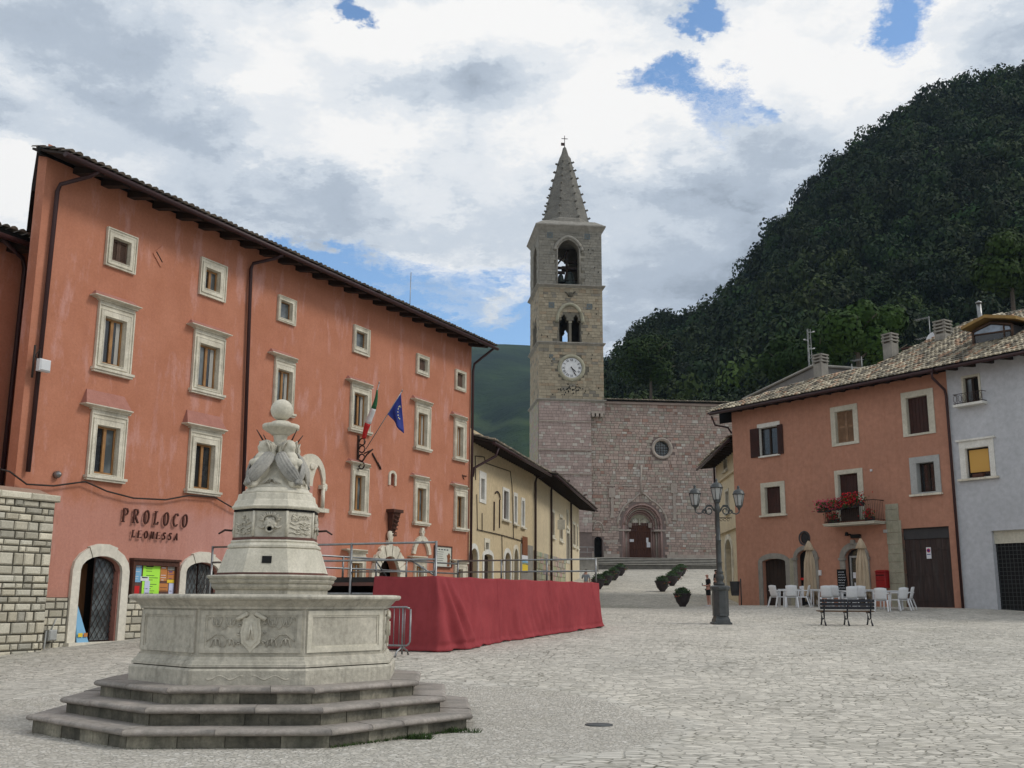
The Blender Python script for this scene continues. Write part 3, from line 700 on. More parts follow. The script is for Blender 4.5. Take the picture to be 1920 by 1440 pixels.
bx0, bx1 = W1.px(551, 930)[0], W1.px(605, 930)[0]; bzs, bzt, bzb = W1.px(580, 893)[1], W1.px(580, 851)[1], W1.px(580, 951)[1]; bc = (bx0+bx1)/2; w = .2
mb = MB(); a = (bx1-bx0)/2; out = [(bx1, bzb)]+[(bc+a*cos(pi*k/16), bzs+(bzt-bzs)*sin(pi*k/16)) for k in range(17)]+[(bx0, bzb)]
lan = lambda c: [(c-.30, bzb+.0), (c+.30, bzb+.0), (c+.30, bzs-.3), (c+.27, bzs-.08), (c+.15, bzs+.22), (c, bzs+.42), (c-.15, bzs+.22), (c-.27, bzs-.08), (c-.30, bzs-.3)]
mb.prism(out, -.1, 0, [[(x, z+.02) for x, z in lan(bc-.38)], [(x, z+.02) for x, z in lan(bc+.38)]])
tw = mb.build('blocked_window', 'stone_trim', pal)
mb = MB(); 
for c in (bc-.38, bc+.38): mb.prism([(x*.999+c*.001, z+.021) for x, z in lan(c)], -.03, -.001)
mb.box(bc-.09, bc+.09, -.11, -.1, bzb+.02, bzs-.35); mb.build('plaster_fill', 'palazzo_stucco', tw)
mb = MB(); mb.tube([(bc+.6, -.16, bzs-.35), (bc+.6, -.16, bzb+.02)], .07, 8); mb.box(bc+.5, bc+.75, -.22, 0, bzs-.4, bzs-.26); mb.tube([(bc+.72+.1*cos(t), -.15, bzs-.33+.1*sin(t)) for t in np.linspace(0, 2*pi, 9)], .05, 6); mb.box(bx0-.1, bx1+.18, -.18, 0, bzb-.14, bzb)
mb.lathe([(.13, -.02), (.13, .03), (.07, .04)], 16, M=Matrix.Translation((bc, -.11, bzs+.35)) @ Matrix.Rotation(pi/2, 4, 'X')); mb.build('carving', 'stone_trim', tw)
b0, b1 = W1.px(725, 1001), W1.px(749, 958); mb = MB()
mb.hexa([(b0[0]+.1, -.12, b0[1]), (b1[0]-.5, -.12, b0[1]), (b1[0]-.5, 0, b0[1]), (b0[0]+.1, 0, b0[1]), (b0[0], -.3, b1[1]-.12), (b1[0]-.35, -.3, b1[1]-.12), (b1[0]-.35, 0, b1[1]-.12), (b0[0], 0, b1[1]-.12)])
mb.box(b0[0]-.08, b1[0]-.25, -.36, 0, b1[1]-.12, b1[1]); mb.box(b0[0]+.12, b1[0]-.45, -.2, 0, b0[1]-.08, b0[1])
for k in range(5): mb.tube([(b0[0]+.1, -.3+.03*k, b1[1]-.25-.16*k), (b1[0]-.45, -.3+.03*k, b1[1]-.3-.15*k)], .03, 5)
tag(mb.build('wooden_bracket', 'brown_wood', None), 'dark carved wooden bracket shelf on the terracotta wall above the rusticated portal', 'bracket').matrix_world = W1.M
mb = MB()
for (u0, v0), (u1, v1), r in (((697, 850), (713, 880), .035), ((292, 472), (303, 492), .02), ((707, 868), (712, 878), .05), ((866, 890), (869, 899), .02), ((868, 892), (874, 893), .02)):
    a, b = W1.px(u0, v0), W1.px(u1, v1); mb.tube([(a[0], -.03, a[1]), (b[0], -.03, b[1])], r, 5)
mb.build('wall_ties', 'iron', pal)
a = W1.px(302, 481); mb = MB(); mb.box(-.24, .24, -.03, 0, -.24, .24, Matrix.Translation((a[0], 0, a[1])) @ Matrix.Rotation(pi/4, 4, 'Y')); mb.build('tie_plate', 'palazzo_stucco', pal)
# low rubble masonry and the big stone buttress
def stonecol(r, x, z):
    k = r.uniform(.66, 1.22); w = r.uniform(-.02, .04); return (.56*k+w, .525*k+w*.6, .43*k)
def skipdoor(xm, zm, a, b, z0, z1): return (b > dA[0]-.28 and a < dA[2]+.28)
zlow = W1.px(95, 1120)[1]; gl = W1.g(0)-.45
XP = W1.px(90, 1080, -.55)[0]
masonry('rubble_base', pal, 'ashlar', XP+.0, dA[0]-.27, gl, zlow, .19, .3, stonecol, 0, .05, .02, .03)
masonry('rubble_base', pal, 'ashlar', dA[2]+.27, dB[0]-.02, gl, zlow, .19, .3, stonecol, 0, .05, .02, .03)
for a_, b_ in ((XP, dA[0]-.27), (dA[2]+.27, dB[0])): mb = MB(); mb.box(a_, b_, -.022, 0, gl, zlow); mb.build('rubble_mortar', 'mortar_dark', pal)
zp0 = W1.px(95, 941, -.6)[1]; zp1 = zp0+.13
mb = MB(); mb.box(XP-4.2, XP, -.56, .2, gl-.4, zp0); bt = mb.build('stone_buttress', 'mortar_dark', None); bt.matrix_world = W1.M
tag(bt, 'tall buttress of pale squared stone at the left corner of the terracotta palazzo', 'buttress')
masonry('stonework', bt, 'ashlar', XP-4.2, XP, gl-.3, zp0, .235, .34, stonecol, -.56, .06, .03, .035, jit=.38)
MS = Matrix.Translation((XP, -.56, 0)) @ Matrix.Rotation(pi/2, 4, 'Z')
masonry('stonework', bt, 'ashlar', 0, .6, gl-.3, zp0, .26, .34, stonecol, 0, .04, .02, .03, M=MS)
mb = MB(); rnd = random.Random(3); x = XP-4.3
while x < XP+.05: 
    w = rnd.uniform(.8, 1.1); mb.col = stonecol(rnd, 0, 0); mb.bbox(x, min(x+w-.01, XP+.08), -.68, .1, zp0, zp1+.04, .03); x += w
mb.col = (.36, .25, .19); mb.hexa([(XP-4.2, -.55, zp1+.04), (XP-.1, -.55, zp1+.04), (XP-.1, 0, zp1+.04), (XP-4.2, 0, zp1+.04), (XP-4.2, -.1, zp1+.2), (XP-.15, -.1, zp1+.2), (XP-.15, 0, zp1+.2), (XP-4.2, 0, zp1+.2)])
mb.build('coping', 'ashlar', bt)
# pilaster strip, eaves, tiles, pipes
OV = .95; zE = W1.px(475, 449, -OV)[1]
SL = .30; zw = zE+OV*SL-.0
print('eave z', zE, zw, W1.px(125, 296, -OV), W1.px(920, 650, -OV), 'wall top', ZT)
eave(pal, XL+.5, XE+.3, zw, OV, 24, bh=.23, bw=.27, slope=SL, corner=(.75, .35))
SX = lambda y: XL-.32+(SBK[0]-XL)*y/SBK[1]
mb = MB(); mb.hexa([(SX(-.05), -.05, zw-.1), (XE+.6, -.05, zw-.1), (XE+.6, 7, zw+7*SL-.1), (SX(7), 7, zw+7*SL-.1), (SX(-.05), -.05, zw+.1), (XE+.6, -.05, zw+.1), (XE+.6, 7, zw+7*SL+.1), (SX(7), 7, zw+7*SL+.1)])
mb.hexa([(XE+.6, 7, zw+7*SL-.1), (SX(7), 7, zw+7*SL-.1), (SX(14.6), 14.6, zw-.2), (XE+.6, 14.6, zw-.2), (XE+.6, 7, zw+7*SL+.1), (SX(7), 7, zw+7*SL+.1), (SX(14.6), 14.6, zw), (XE+.6, 14.6, zw)])
for x in (XE-.121,): mb.hexa([(x, 0, ZT-.3), (x+.12, 0, ZT-.3), (x+.12, 14, ZT-.3), (x, 14, ZT-.3), (x, 0, zw), (x+.12, 0, zw), (x+.12, 7, zw+7*SL), (x, 7, zw+7*SL)])
rf = mb.build('roof', 'dark_tile', pal); mb = MB(); PY = lambda y: XL+(SBK[0]-XL)*y/SBK[1]; ze_ = zw+7*SL-(SBK[1]-7)*(7*SL+.1)/7.6-.1
mb.hexa([(PY(0), 0, ZT+.1), (PY(0)+.2, 0, ZT+.1), (PY(7)+.2, 7, ZT+.1), (PY(7), 7, ZT+.1), (PY(0), 0, zw-.1), (PY(0)+.2, 0, zw-.1), (PY(7)+.2, 7, zw+7*SL-.1), (PY(7), 7, zw+7*SL-.1)]); mb.hexa([(PY(7), 7, ZT+.1), (PY(7)+.2, 7, ZT+.1), (SBK[0]+.2, SBK[1], ZT+.1), (SBK[0], SBK[1], ZT+.1), (PY(7), 7, zw+7*SL-.1), (PY(7)+.2, 7, zw+7*SL-.1), (SBK[0]+.2, SBK[1], ze_), (SBK[0], SBK[1], ze_)])
mb.build('gable', 'palazzo_stucco', pal)
tiles('roof_tiles', rf, 'dark_tile', XL-.2, XE+.6, -OV-.06, zE+.07, SL, 4, .24)
mb = MB(); c = W1.px(800, 585, 2)[0]; mb.box(c-.25, c+.25, 1.6, 2.1, zw, zw+1.15); mb.box(c-.32, c+.32, 1.53, 2.17, zw+1.15, zw+1.25); mb.build('chimney', 'concrete', rf)
mb = MB(); a = W1.px(768, 575, 3)[0]; mb.tube([(a, 3, zw+.8), (a+.05, 3, zw+3.6)], .02, 5); tag(mb.build('radio_mast', 'steel_tube', None), 'thin upright wire antenna above the dark eave of the terracotta palazzo', 'antenna').matrix_world = W1.M
def dpipe(xt, zt_, xb, zb, elbow=.9):
    mb = MB(); mb.tube([(xt+.55, -OV-.02, zE-.05), (xt+.45, -OV+.15, zE-.2), (xt+.04, -.16, zt_+.1), (xt, -.11, zt_-.1), (xb, -.11, zb)], .06, 8); mb.build('downpipe', 'pipe_brown', pal)
a, b = W1.px(100, 352), W1.px(47, 885); dpipe(a[0]+.05, a[1], b[0], b[1])
a, b = W1.px(466, 500), W1.px(451, 930); dpipe(a[0], a[1], b[0], b[1]-.2)
mb = MB(); mb.tube([(XE+.35, -OV, zE-.05), (XE+.02, -.14, zE-.75), (XE-.04, -.12, zE-1.1), (XE-.04, -.12, W1.g(XE)-.2)], .06, 8); mb.build('downpipe', 'pipe_brown', pal)

# neighbour at the far left
q_ = W1.px(57, 440, 1.6); W0 = Wall(*(W1.loc((q_[0], 1.6, 0)).xy), 63)
nb = W0.root('neighbour_house'); tag(nb, 'lower reddish house cut off by the left edge with its own dark eave', 'building')
zn = W0.px(30, 462)[1]; mb = MB(); mb.box(-6, 0, 0, 12, ZB, zn); mb.build('wall', 'palazzo_stucco', nb)
eave(nb, -6, -.05, zn+.05, .8, 6, bh=.28, bw=.3, slope=.25)
mb = MB(); z_ = zn+.05; mb.hexa([(-6, -.8, z_-.14), (-.02, -.8, z_-.14), (-.02, 3, z_+.1), (-6, 3, z_+.1), (-6, -.8, z_+.0), (-.02, -.8, z_+.0), (-.02, 3, z_+.2), (-6, 3, z_+.2)]); rr = mb.build('roof', 'dark_tile', nb)
tiles('roof_tiles', rr, 'dark_tile', -6, -.05, -.85, z_-.0, .06, 3, .24)
a, c = W0.px(41, 498), W0.px(2, 850); mb = MB(); mb.tube([(a[0]-1.2, -.7, zn-.2), (a[0]-.1, -.15, a[1]+.15), (a[0], -.12, a[1]-.1), (c[0], -.12, c[1]-3)], .06, 8); mb.build('downpipe', 'pipe_brown', nb)

# lettering with a broad nib
GL = {'P': [[(0, 0), (0, 1)], [(-.12, .95), (.1, 1.0), (.42, .98), (.58, .8), (.5, .58), (.25, .5), (.02, .52)], [(-.14, 0), (.16, 0)]],
      'R': [[(0, 0), (0, 1)], [(-.12, .95), (.1, 1.0), (.42, .98), (.56, .8), (.46, .58), (.02, .52)], [(.2, .52), (.45, .2), (.68, 0)], [(-.14, 0), (.16, 0)]],
      'O': [[(.35+.36*cos(t), .5+.5*sin(t)) for t in np.linspace(0, 2*pi, 17)]],
      'L': [[(.25, 1), (.2, .9), (.12, .1), (0, 0), (.3, .04), (.6, .02), (.66, .2)], [(.05, 1), (.42, 1)]],
      'C': [[(.7, .85), (.55, .99), (.3, .97), (.08, .75), (0, .5), (.06, .22), (.25, .02), (.5, 0), (.7, .15)]],
      'E': [[(.06, 1), (.02, .5), (0, 0)], [(.0, .97), (.72, 1)], [(.02, .52), (.56, .54)], [(0, .02), (.74, .03), (.76, .12)]],
      'N': [[(.02, 0), (.1, 1)], [(.1, 1), (.6, 0)], [(.6, 0), (.7, 1)]],
      'S': [[(.6, .85), (.45, 1), (.2, .97), (.08, .8), (.2, .6), (.45, .45), (.55, .25), (.42, .04), (.18, 0), (0, .14)]],
      'A': [[(0, 0), (.35, .7), (.48, 1)], [(.48, 1), (.55, .5), (.66, 0)], [(.2, .38), (.6, .38)]],
      'I': [[(.15, 0), (.15, 1)]], 'D': [[(0, 0), (0, 1)], [(-.1, 1), (.3, 1), (.62, .75), (.66, .45), (.5, .1), (.2, 0), (-.1, 0)]],
      'V': [[(0, 1), (.32, 0)], [(.32, 0), (.64, 1)]], 'X': [[(0, 1), (.6, 0)], [(0, 0), (.6, 1)]], 'T': [[(.3, 0), (.3, 1)], [(0, 1), (.62, 1)]], 'M': [[(0, 0), (.06, 1)], [(.06, 1), (.4, .2)], [(.4, .2), (.74, 1)], [(.74, 1), (.8, 0)]],
      'B': [[(0, 0), (0, 1)], [(0, 1), (.45, .92), (.45, .6), (.02, .53)], [(.02, .53), (.55, .42), (.52, .08), (0, 0)]], 'G': [[(.7, .85), (.4, 1), (.05, .7), (.05, .3), (.4, 0), (.7, .2), (.7, .45), (.45, .45)]], 'U': [[(0, 1), (0, .3), (.3, 0), (.6, .3), (.6, 1)]]}
def glyph(mb, ch, x, z, h, w, y0, y1, nib=.055, ang=R(35), M=None, slant=.05):
    for st in GL.get(ch, []):
        P = [Vector((x+(a*w)+b*h*slant, 0, z+b*h)) for a, b in st]
        for p, q in zip(P, P[1:]):
            d = q-p; L = d.length or 1; t = math.atan2(d.z, d.x); wd = nib*h*(.42+.75*abs(sin(t-ang))); n = Vector((-d.z, 0, d.x))/L*wd; e = d/L*wd*.35
            c = [p-e-n, q+e-n, q+e+n, p-e+n]
            i = mb.pts([(M @ Vector((v.x, yy, v.z))) if M else (v.x, yy, v.z) for yy in (y0, y1) for v in c])
            for f in ((0, 1, 2, 3), (4, 7, 6, 5), (0, 4, 5, 1), (1, 5, 6, 2), (2, 6, 7, 3), (3, 7, 4, 0)): mb.face([i+k for k in f])
def word_on(W, text, LB, RB, capv, mat, label, y=-.1, wf=.62, nib=.06):
    a, b = W.px(*LB), W.px(*RB); h = W.px(LB[0], LB[1]-capv)[1]-a[1]; n = len(text); adv = (b[0]-a[0])/(n-1+wf/.9)
    root = empty('sign_lettering', W.loc((a[0], 0, 0)), W.h)
    for k, ch in enumerate(text):
        mb = MB(); glyph(mb, ch, 0, 0, h, adv*wf, y, y+.05, nib); o = mb.build('letter', 'gold_letter', root); o.location = (k*adv, 0, a[1]+(b[1]-a[1])*k/(n-1))
    tag(root, label, 'sign')
word_on(W1, 'PROLOCO', (227, 978), (350, 989), 25, 'gold_letter', 'raised brown letters reading PROLOCO on the pink wall above the notice board', wf=.62, nib=.05)
word_on(W1, 'LEONESSA', (243, 1007.5), (331, 1013.5), 13.5, 'gold_letter', 'smaller raised brown letters reading LEONESSA below the bigger word', wf=.62, nib=.05)
# notice board with posters
q = (W1.px(240, 1100)[0], W1.px(240, 1119)[1], W1.px(326.5, 1100)[0], W1.px(240, 1050)[1])
nbz = empty('notice_board', W1.loc(((q[0]+q[2])/2, 0, 0)), W1.h); tag(nbz, 'red brown framed notice board full of posters between the two arched doorways', 'notice board')
cx_ = (q[0]+q[2])/2; r = (q[0]-cx_, q[1], q[2]-cx_, q[3]); mb = MB(); mb.ring(r, (r[0]+.09, r[1]+.09, r[2]-.09, r[3]-.14), -.16, 0); mb.box(r[0]-.03, r[2]+.03, -.2, 0, r[3], r[3]+.06); mb.build('frame', 'brown_wood', nbz)
mb = MB(); mb.box(r[0]+.09, r[2]-.09, -.06, 0, r[1]+.09, r[3]-.14); mb.build('backing', 'red_stone', nbz)
w_, h_ = r[2]-r[0], r[3]-r[1]
def poster(u0, v0, u1, v1, mat, y, ink=0, tone='ink'):
    x0, x1, z1, z0 = r[0]+w_*u0, r[0]+w_*u1, r[3]-h_*v0, r[3]-h_*v1; mb = MB(); mb.box(x0, x1, y, y+.004, z0, z1); p = mb.build('poster', mat, nbz)
    if ink:
        mb = MB(); rr_ = random.Random(int(u0*100)+int(v0*10)); n = int((z1-z0)/.06)
        for k in range(n):
            z = z1-(k+.7)*(z1-z0)/n; a = rr_.uniform(.08, .2); b = rr_.uniform(.5, .9); hh = .024 if k else .05
            if rr_.random() < ink: mb.box(x0+(x1-x0)*a, x0+(x1-x0)*b, y-.003, y-.001, z, z+hh*.6)
        if mb.v: mb.build('print', tone, p)
poster(.05, .14, .22, .60, 'poster_blue', -.07, .6, 'paper_white'); poster(.25, .13, .62, .98, 'poster_green', -.075, .9, 'ink'); poster(.20, .44, .38, .56, 'paper_white', -.085, .5)
poster(.30, .56, .41, .98, 'poster_lilac', -.083, .4); poster(.08, .70, .20, .92, 'poster_red', -.07); poster(.63, .15, .78, .55, 'poster_orange', -.07, .7, 'paper_white'); poster(.79, .14, .95, .24, 'curtain', -.072, .5)
poster(.79, .26, .95, .50, 'poster_orange', -.072, .6, 'flag_blue'); poster(.79, .51, .95, .60, 'poster_yellow', -.072); poster(.61, .62, .82, .84, 'poster_orange', -.07, .5, 'red_stone'); poster(.84, .61, .95, .98, 'poster_lilac', -.07, .3)
# wall information sign
q = W1.rect((812.5, 1064), (845, 1025)); ws = empty('information_sign', W1.loc(((q[0]+q[2])/2, 0, 0)), W1.h); tag(ws, 'framed white information panel with a brown figure on the wall right of the ogee arch', 'sign')
c = (q[0]+q[2])/2; mb = MB(); mb.ring((q[0]-c, q[1], q[2]-c, q[3]), (q[0]-c+.05, q[1]+.05, q[2]-c-.05, q[3]-.05), -.09, 0); mb.build('frame', 'brown_wood', ws)
mb = MB(); mb.box(q[0]-c+.05, q[2]-c-.05, -.06, 0, q[1]+.05, q[3]-.05); mb.build('panel', 'sign_cream', ws)
mb = MB(); W_, H_ = q[2]-q[0], q[3]-q[1]
for k in range(6): mb.box(q[0]-c+.12, q[0]-c+.12+W_*(.42-.03*(k % 3)), -.066, -.062, q[3]-.42*H_-k*.09*1+.12, q[3]-.42*H_-k*.09+.135)
for k in range(4): mb.box(q[0]-c+W_*(.2+.16*k), q[0]-c+W_*(.3+.16*k), -.066, -.062, q[3]-.2*H_, q[3]-.15*H_)
mb.build('print', 'ink', ws)
mb = MB(); mb.prism([(W_*a-W_/2, q[1]+H_*b) for a, b in ((.72, .08), (.86, .08), (.88, .45), (.92, .52), (.86, .66), (.80, .68), (.76, .58), (.70, .6), (.74, .4))], -.068, -.062); mb.build('figure', 'sign_brown', ws)
# camera box on the pilaster, lamps, hanging cable
a = W1.px(62, 690); cb = empty('wall_antenna', W1.loc((a[0], -.2, a[1])), W1.h); tag(cb, 'small white antenna box with cables on the corner drainpipe of the palazzo', 'antenna')
mb = MB(); mb.bbox(-.12, .22, -.22, -.06, -.12, .2, .04); mb.build('housing', 'white_plastic', cb); mb = MB(); mb.tube([(0, 0, .05), (-.1, .03, .3), (.02, .02, .5), (0, -.02, -.1), (.05, .02, -.45)], .018, 5); mb.tube([(-.16, 0, -.3), (-.16, 0, .55)], .03, 6); mb.build('cable', 'wire', cb)
a = W1.px(104, 890); mb = MB(); mb.lathe([(0, -.1), (.09, -.1), (.1, 0), (.05, .08), (0, .1)], 12, M=Matrix.Translation((a[0], -.1, a[1])) @ Matrix.Rotation(pi/2, 4, 'X')); tag(mb.build('wall_spotlight', 'steel_tube', None), 'small round silver spotlight on the wall left of the PROLOCO letters', 'lamp').matrix_world = W1.M
mb = MB(); pts = [(0, 880), (18, 884), (50, 908), (100, 911), (160, 903), (200, 921), (250, 934), (310, 937), (354, 929), (402, 932), (438, 953), (470, 965)]; P = []
for k in range(len(pts)-1):
    for t in (0, .5): P.append((pts[k][0]*(1-t)+pts[k+1][0]*t, pts[k][1]*(1-t)+pts[k+1][1]*t))
mb.tube([Vector((W1.px(u, v, -.14)[0], -.14, W1.px(u, v, -.14)[1])) for u, v in P], .024, 5); tag(mb.build('hanging_cable', 'wire', None), 'dark cable sagging along the terracotta wall above the PROLOCO letters', 'cable').matrix_world = W1.M
# leaflet stand in the doorway
mb = MB(); mb.hexa([(dA[0]+.04, -.12, dA[1]), (dA[0]+.42, -.12, dA[1]), (dA[0]+.42, -.08, dA[1]), (dA[0]+.04, -.08, dA[1]), (dA[0]+.04, .05, dA[1]+.95), (dA[0]+.12, .05, dA[1]+.95), (dA[0]+.12, .09, dA[1]+.95), (dA[0]+.04, .09, dA[1]+.95)])
st = mb.build('leaflet_board', 'poster_blue', None); st.matrix_world = W1.M; tag(st, 'leaning board of leaflets just inside the open arched doorway', 'leaflet board')
mb = MB(); mb.box(dA[0]+.06, dA[0]+.2, -.128, -.122, dA[1]+.14, dA[1]+.24); mb.build('leaflet', 'poster_yellow', st); mb = MB(); mb.box(dA[0]+.24, dA[0]+.36, -.128, -.122, dA[1]+.14, dA[1]+.24); mb.build('leaflet', 'poster_orange', st)
# little grey tap box near the buttress
a = W1.px(97, 1190, -.2); mb = MB(); mb.bbox(a[0]-.11, a[0]+.14, -.25, -.06, a[1]-.15, a[1]+.12, .03); mb.tube([(a[0]-.12, -.14, a[1]+.1), (a[0]-.2, -.16, a[1]-.7)], .025, 6); mb.tube([(a[0]+.05, -.1, a[1]+.1), (a[0]+.2, -.08, a[1]+.4)], .015, 5); tag(mb.build('tap_box', 'grey_frame', None), 'small grey utility box with pipes at the foot of the buttress', 'utility box').matrix_world = W1.M
# flag holder and flags
a = W1.px(679, 848, -.2); hd = empty('flag_holder', W1.loc((a[0], 0, a[1])), W1.h); tag(hd, 'black wrought iron flag holder under the middle window of the upper row', 'flag holder')
mb = MB(); mb.box(-.06, .02, -.06, 0, -.75, .65)
for zc_ in (-.5, -.2, .12, .4): mb.tube([(0, -.06-.13*(1-cos(t)), zc_+.13*sin(t)) for t in np.linspace(0, 5.6, 12)], .028, 5)
mb.tube([(0, -.06, -.55), (.02, -.4, -.1), (.05, -.65, .1)], .03, 6); mb.tube([(.0, -.3, -.05), (.25, -.5, .12)], .03, 6); mb.build('ironwork', 'iron', hd)
def flag(name, u0, v0, u1, v1, off0, off1, lab, cloth):
    A, B = W1.px(u0, v0, off0), W1.px(u1, v1, off1); A = W1.loc((A[0], off0, A[1])); B = W1.loc((B[0], off1, B[1]))
    rt = empty(name, A); tag(rt, lab, 'flag', 'flags on the palazzo wall'); mb = MB(); mb.tube([(0, 0, 0), B-A], .018, 6); mb.lathe([(0, -.05), (.03, 0), (0, .08)], 8, M=Matrix.Translation(B-A)); mb.build('pole', 'steel_tube', rt); cloth(rt, B-A)
def drape(pts, cols, thick=.02, nu=14):
    """hanging cloth between two boundary polylines, with folds"""
    pass
def eu(rt, D):
    top, low = D*.97, D*.62; n, m = 14, 12; mb = MB(); dn = Vector((.05, -.02, -1))
    for i in range(n+1):
        t = i/n; a = top.lerp(low, t); ln = (1.35 if t < .08 else 1.35*(1-t)**.8*(1)+.12)*1.0
        tip = top+Vector((.10, -.05, -1.55)); 
        e = tip.lerp(low+Vector((0, 0, -.05)), t**1.1)
        for j in range(m+1):
            s_ = j/m; p = a.lerp(e, s_); p += Vector((.05, .09, 0))*sin(t*9+s_*2)*s_*(1-t*.5); mb.v.append(tuple(p))
    for i in range(n):
        for j in range(m): k = i*(m+1)+j; mb.face((k, k+1, k+m+2, k+m+1), True)
    f = mb.build('flag_cloth', 'flag_blue', rt); md = f.modifiers.new('t', 'SOLIDIFY'); md.thickness = .012
    mb = MB(); c = top.lerp(low, .45)+Vector((.06, 0, -.32)); vx = W1.d
    for k in range(12):
        t = 2*pi*k/12; p = c+vx*.13*cos(t)+Vector((0, 0, .24*sin(t)-.1))-W1.inn*.14
        st = []
        for q in range(10):
            rr = .038 if q % 2 == 0 else .016; tt = pi/2+q*pi/5; st.append(tuple(p+vx*rr*cos(tt)+Vector((0, 0, rr*sin(tt)))))
        mb.poly(st)
    mb.build('stars', 'star_yellow', f)
def ita(rt, D):
    prev = None
    for (t0, t1, m, w0, w1) in ((.93, .60, 'flag_green', .03, .10), (.60, .36, 'flag_white', .10, .12), (.36, .12, 'flag_red', .12, .07)):
        mb = MB(); P = []; Rr = []
        for k in range(7):
            t = t0+(t1-t0)*k/6; P.append(D*t+Vector((-.02-.05*sin(t*7), 0, -.08-.03*sin(t*9)))); Rr.append(w0+(w1-w0)*k/6)
        mb.tube(P, Rr, 9); mb.build('flag_cloth', m, rt)
flag('flag', 686, 842, 754, 733, -.5, -1.7, 'blue flag with a ring of yellow stars on a slanting pole', eu)
flag('flag', 682, 830, 711, 718, -.5, -1.3, 'rolled green, white and red flag on a slanting pole', ita)
noisy('portal_stone', (.34, .235, .21), (.28, .195, .175), 1.5, bump=.3); noisy('portal_pale', (.36, .32, .275), (.3, .25, .22), 1.5, bump=.4)
# ================================================================== 2. yellow and beige houses up the street
q = W1.loc((XE, .0, 0)); W2 = Wall(q.x, q.y, 90-13.5)
def simple_win(W, root, op, frame, mat='white_paint', kind='boards', wood='shutter_dark', fw=.12, depth=.2, sillx=0.0, name='window', pane='pane_dark'):
    mb = MB(); o = (op[0]-fw, op[1]-fw, op[2]+fw, op[3]+fw) if frame is None else frame
    mb.ring(o, op, -.04, 0); w = mb.build(name, mat, root)
    mb = MB(); mb.ring((op[0], op[1], op[2], op[3]), (op[0]+.01, op[1]+.01, op[2]-.01, op[3]-.01), .001, depth+.05); mb.build('reveal', mat, w)
    if sillx: mb = MB(); mb.box(o[0]-sillx, o[2]+sillx, -.14, 0, o[1]-.08, o[1]); mb.build('sill', 'stone_trim', w)
    sash(w, (op[0]+.012, op[1]+.012, op[2]-.012, op[3]-.012), depth*.6, kind, wood, pane); return w
yh = W2.root('yellow_house'); tag(yh, 'mustard yellow house with narrow white framed windows adjoining the terracotta palazzo', 'building')
SY = W2.px(999, 1000)[0]; ZY = W2.px(937, 849)[1]; ZB2 = -1.0; print('yellow', SY, ZY)
hl = []; wj = []
for LB, RT, fLB, fRT, kind, wood in (((900.5, 935), (907.5, 899), (898, 941), (911, 887.5), 'glass', 'sash_wood'), ((943.5, 972), (952.5, 922.5), (941.5, 974), (954.5, 918), 'boards', 'shutter_dark'),
                        ((964, 979), (968, 931.5), (962.5, 982), (969.5, 925.5), 'boards', 'shutter_dark'), ((978, 985), (982, 940), (976.5, 988), (983.5, 935), 'boards', 'shutter_dark')):
    o, f = W2.rect(LB, RT), W2.rect(fLB, fRT); hl.append(rect_loop(o)); wj.append((o, f, kind, wood))
ar = []
for u0, u1, vs, vt in ((881, 894, 1044, 1028), (906, 922, 1044, 1039), (945.5, 956, 1050, 1036), (962.5, 970.5, 1050, 1029)):
    s0, s1 = W2.px(u0, 1080)[0], W2.px(u1, 1080)[0]; zs, zt = W2.px((u0+u1)/2, vs)[1], W2.px((u0+u1)/2, vt)[1]
    s0 = max(s0, .15); ar.append((s0, s1, W2.g((s0+s1)/2)-.1, zs, zt)); hl.append(arch_loop(*ar[-1], n=8))
nw = W2.rect((909.5, 1030), (915.5, 1018)); hl.append(rect_loop(nw))
wall_mesh('wall', 'yellow_plaster', yh, [(0, ZB2), (SY, ZB2), (SY, ZY+.4), (0, ZY+.4)], hl)
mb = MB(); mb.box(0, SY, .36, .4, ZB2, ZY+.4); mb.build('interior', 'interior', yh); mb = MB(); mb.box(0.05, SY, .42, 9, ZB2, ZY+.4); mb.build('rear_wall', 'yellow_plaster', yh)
for o, f, k, wd in wj: simple_win(W2, yh, o, f, 'white_paint', k, wd, sillx=.08 if k == 'boards' else 0, pane='pane_grey')
for k, a_ in enumerate(ar):
    d = arch_surround(yh, 'doorway', 'white_paint' if k < 3 else 'stone_trim', *a_, .22, -.05, 0, n=10)
    mb = MB(); mb.box(a_[0], a_[1], .2, .25, a_[2], a_[4]); mb.build('door', ('brown_wood', 'dark_wood', 'brown_wood', 'dark_wood')[k], d)
simple_win(W2, yh, nw, None, 'stone_trim', 'boards', 'dark_wood', .2)
q = W2.rect((975.5, 1072), (998, 1024)); mb = MB(); mb.box(q[0], q[2], -.05, 0, q[1]-1.2, q[3]); mb.build('stone_panel', 'concrete', yh)
mb = MB(); mb.box(q[0]+.1, q[0]+1.5, -.08, -.05, q[1]+.0, q[3]-.6); pp = mb.build('poster', 'paper_white', yh); mb = MB(); mb.box(q[0]+.12, q[0]+1.48, -.09, -.081, q[1]+.05, q[1]+.5); mb.build('print', 'poster_yellow', pp)
mb = MB(); mb.box(q[0]+.15, q[0]+1.4, -.09, -.081, q[1]+.9, q[1]+1.9); mb.build('print', 'sign_brown', pp); mb = MB(); mb.box(q[0]+.12, q[0]+1.48, -.09, -.081, q[3]-1.1, q[3]-.9); mb.build('print', 'poster_blue', pp)
mb = MB()
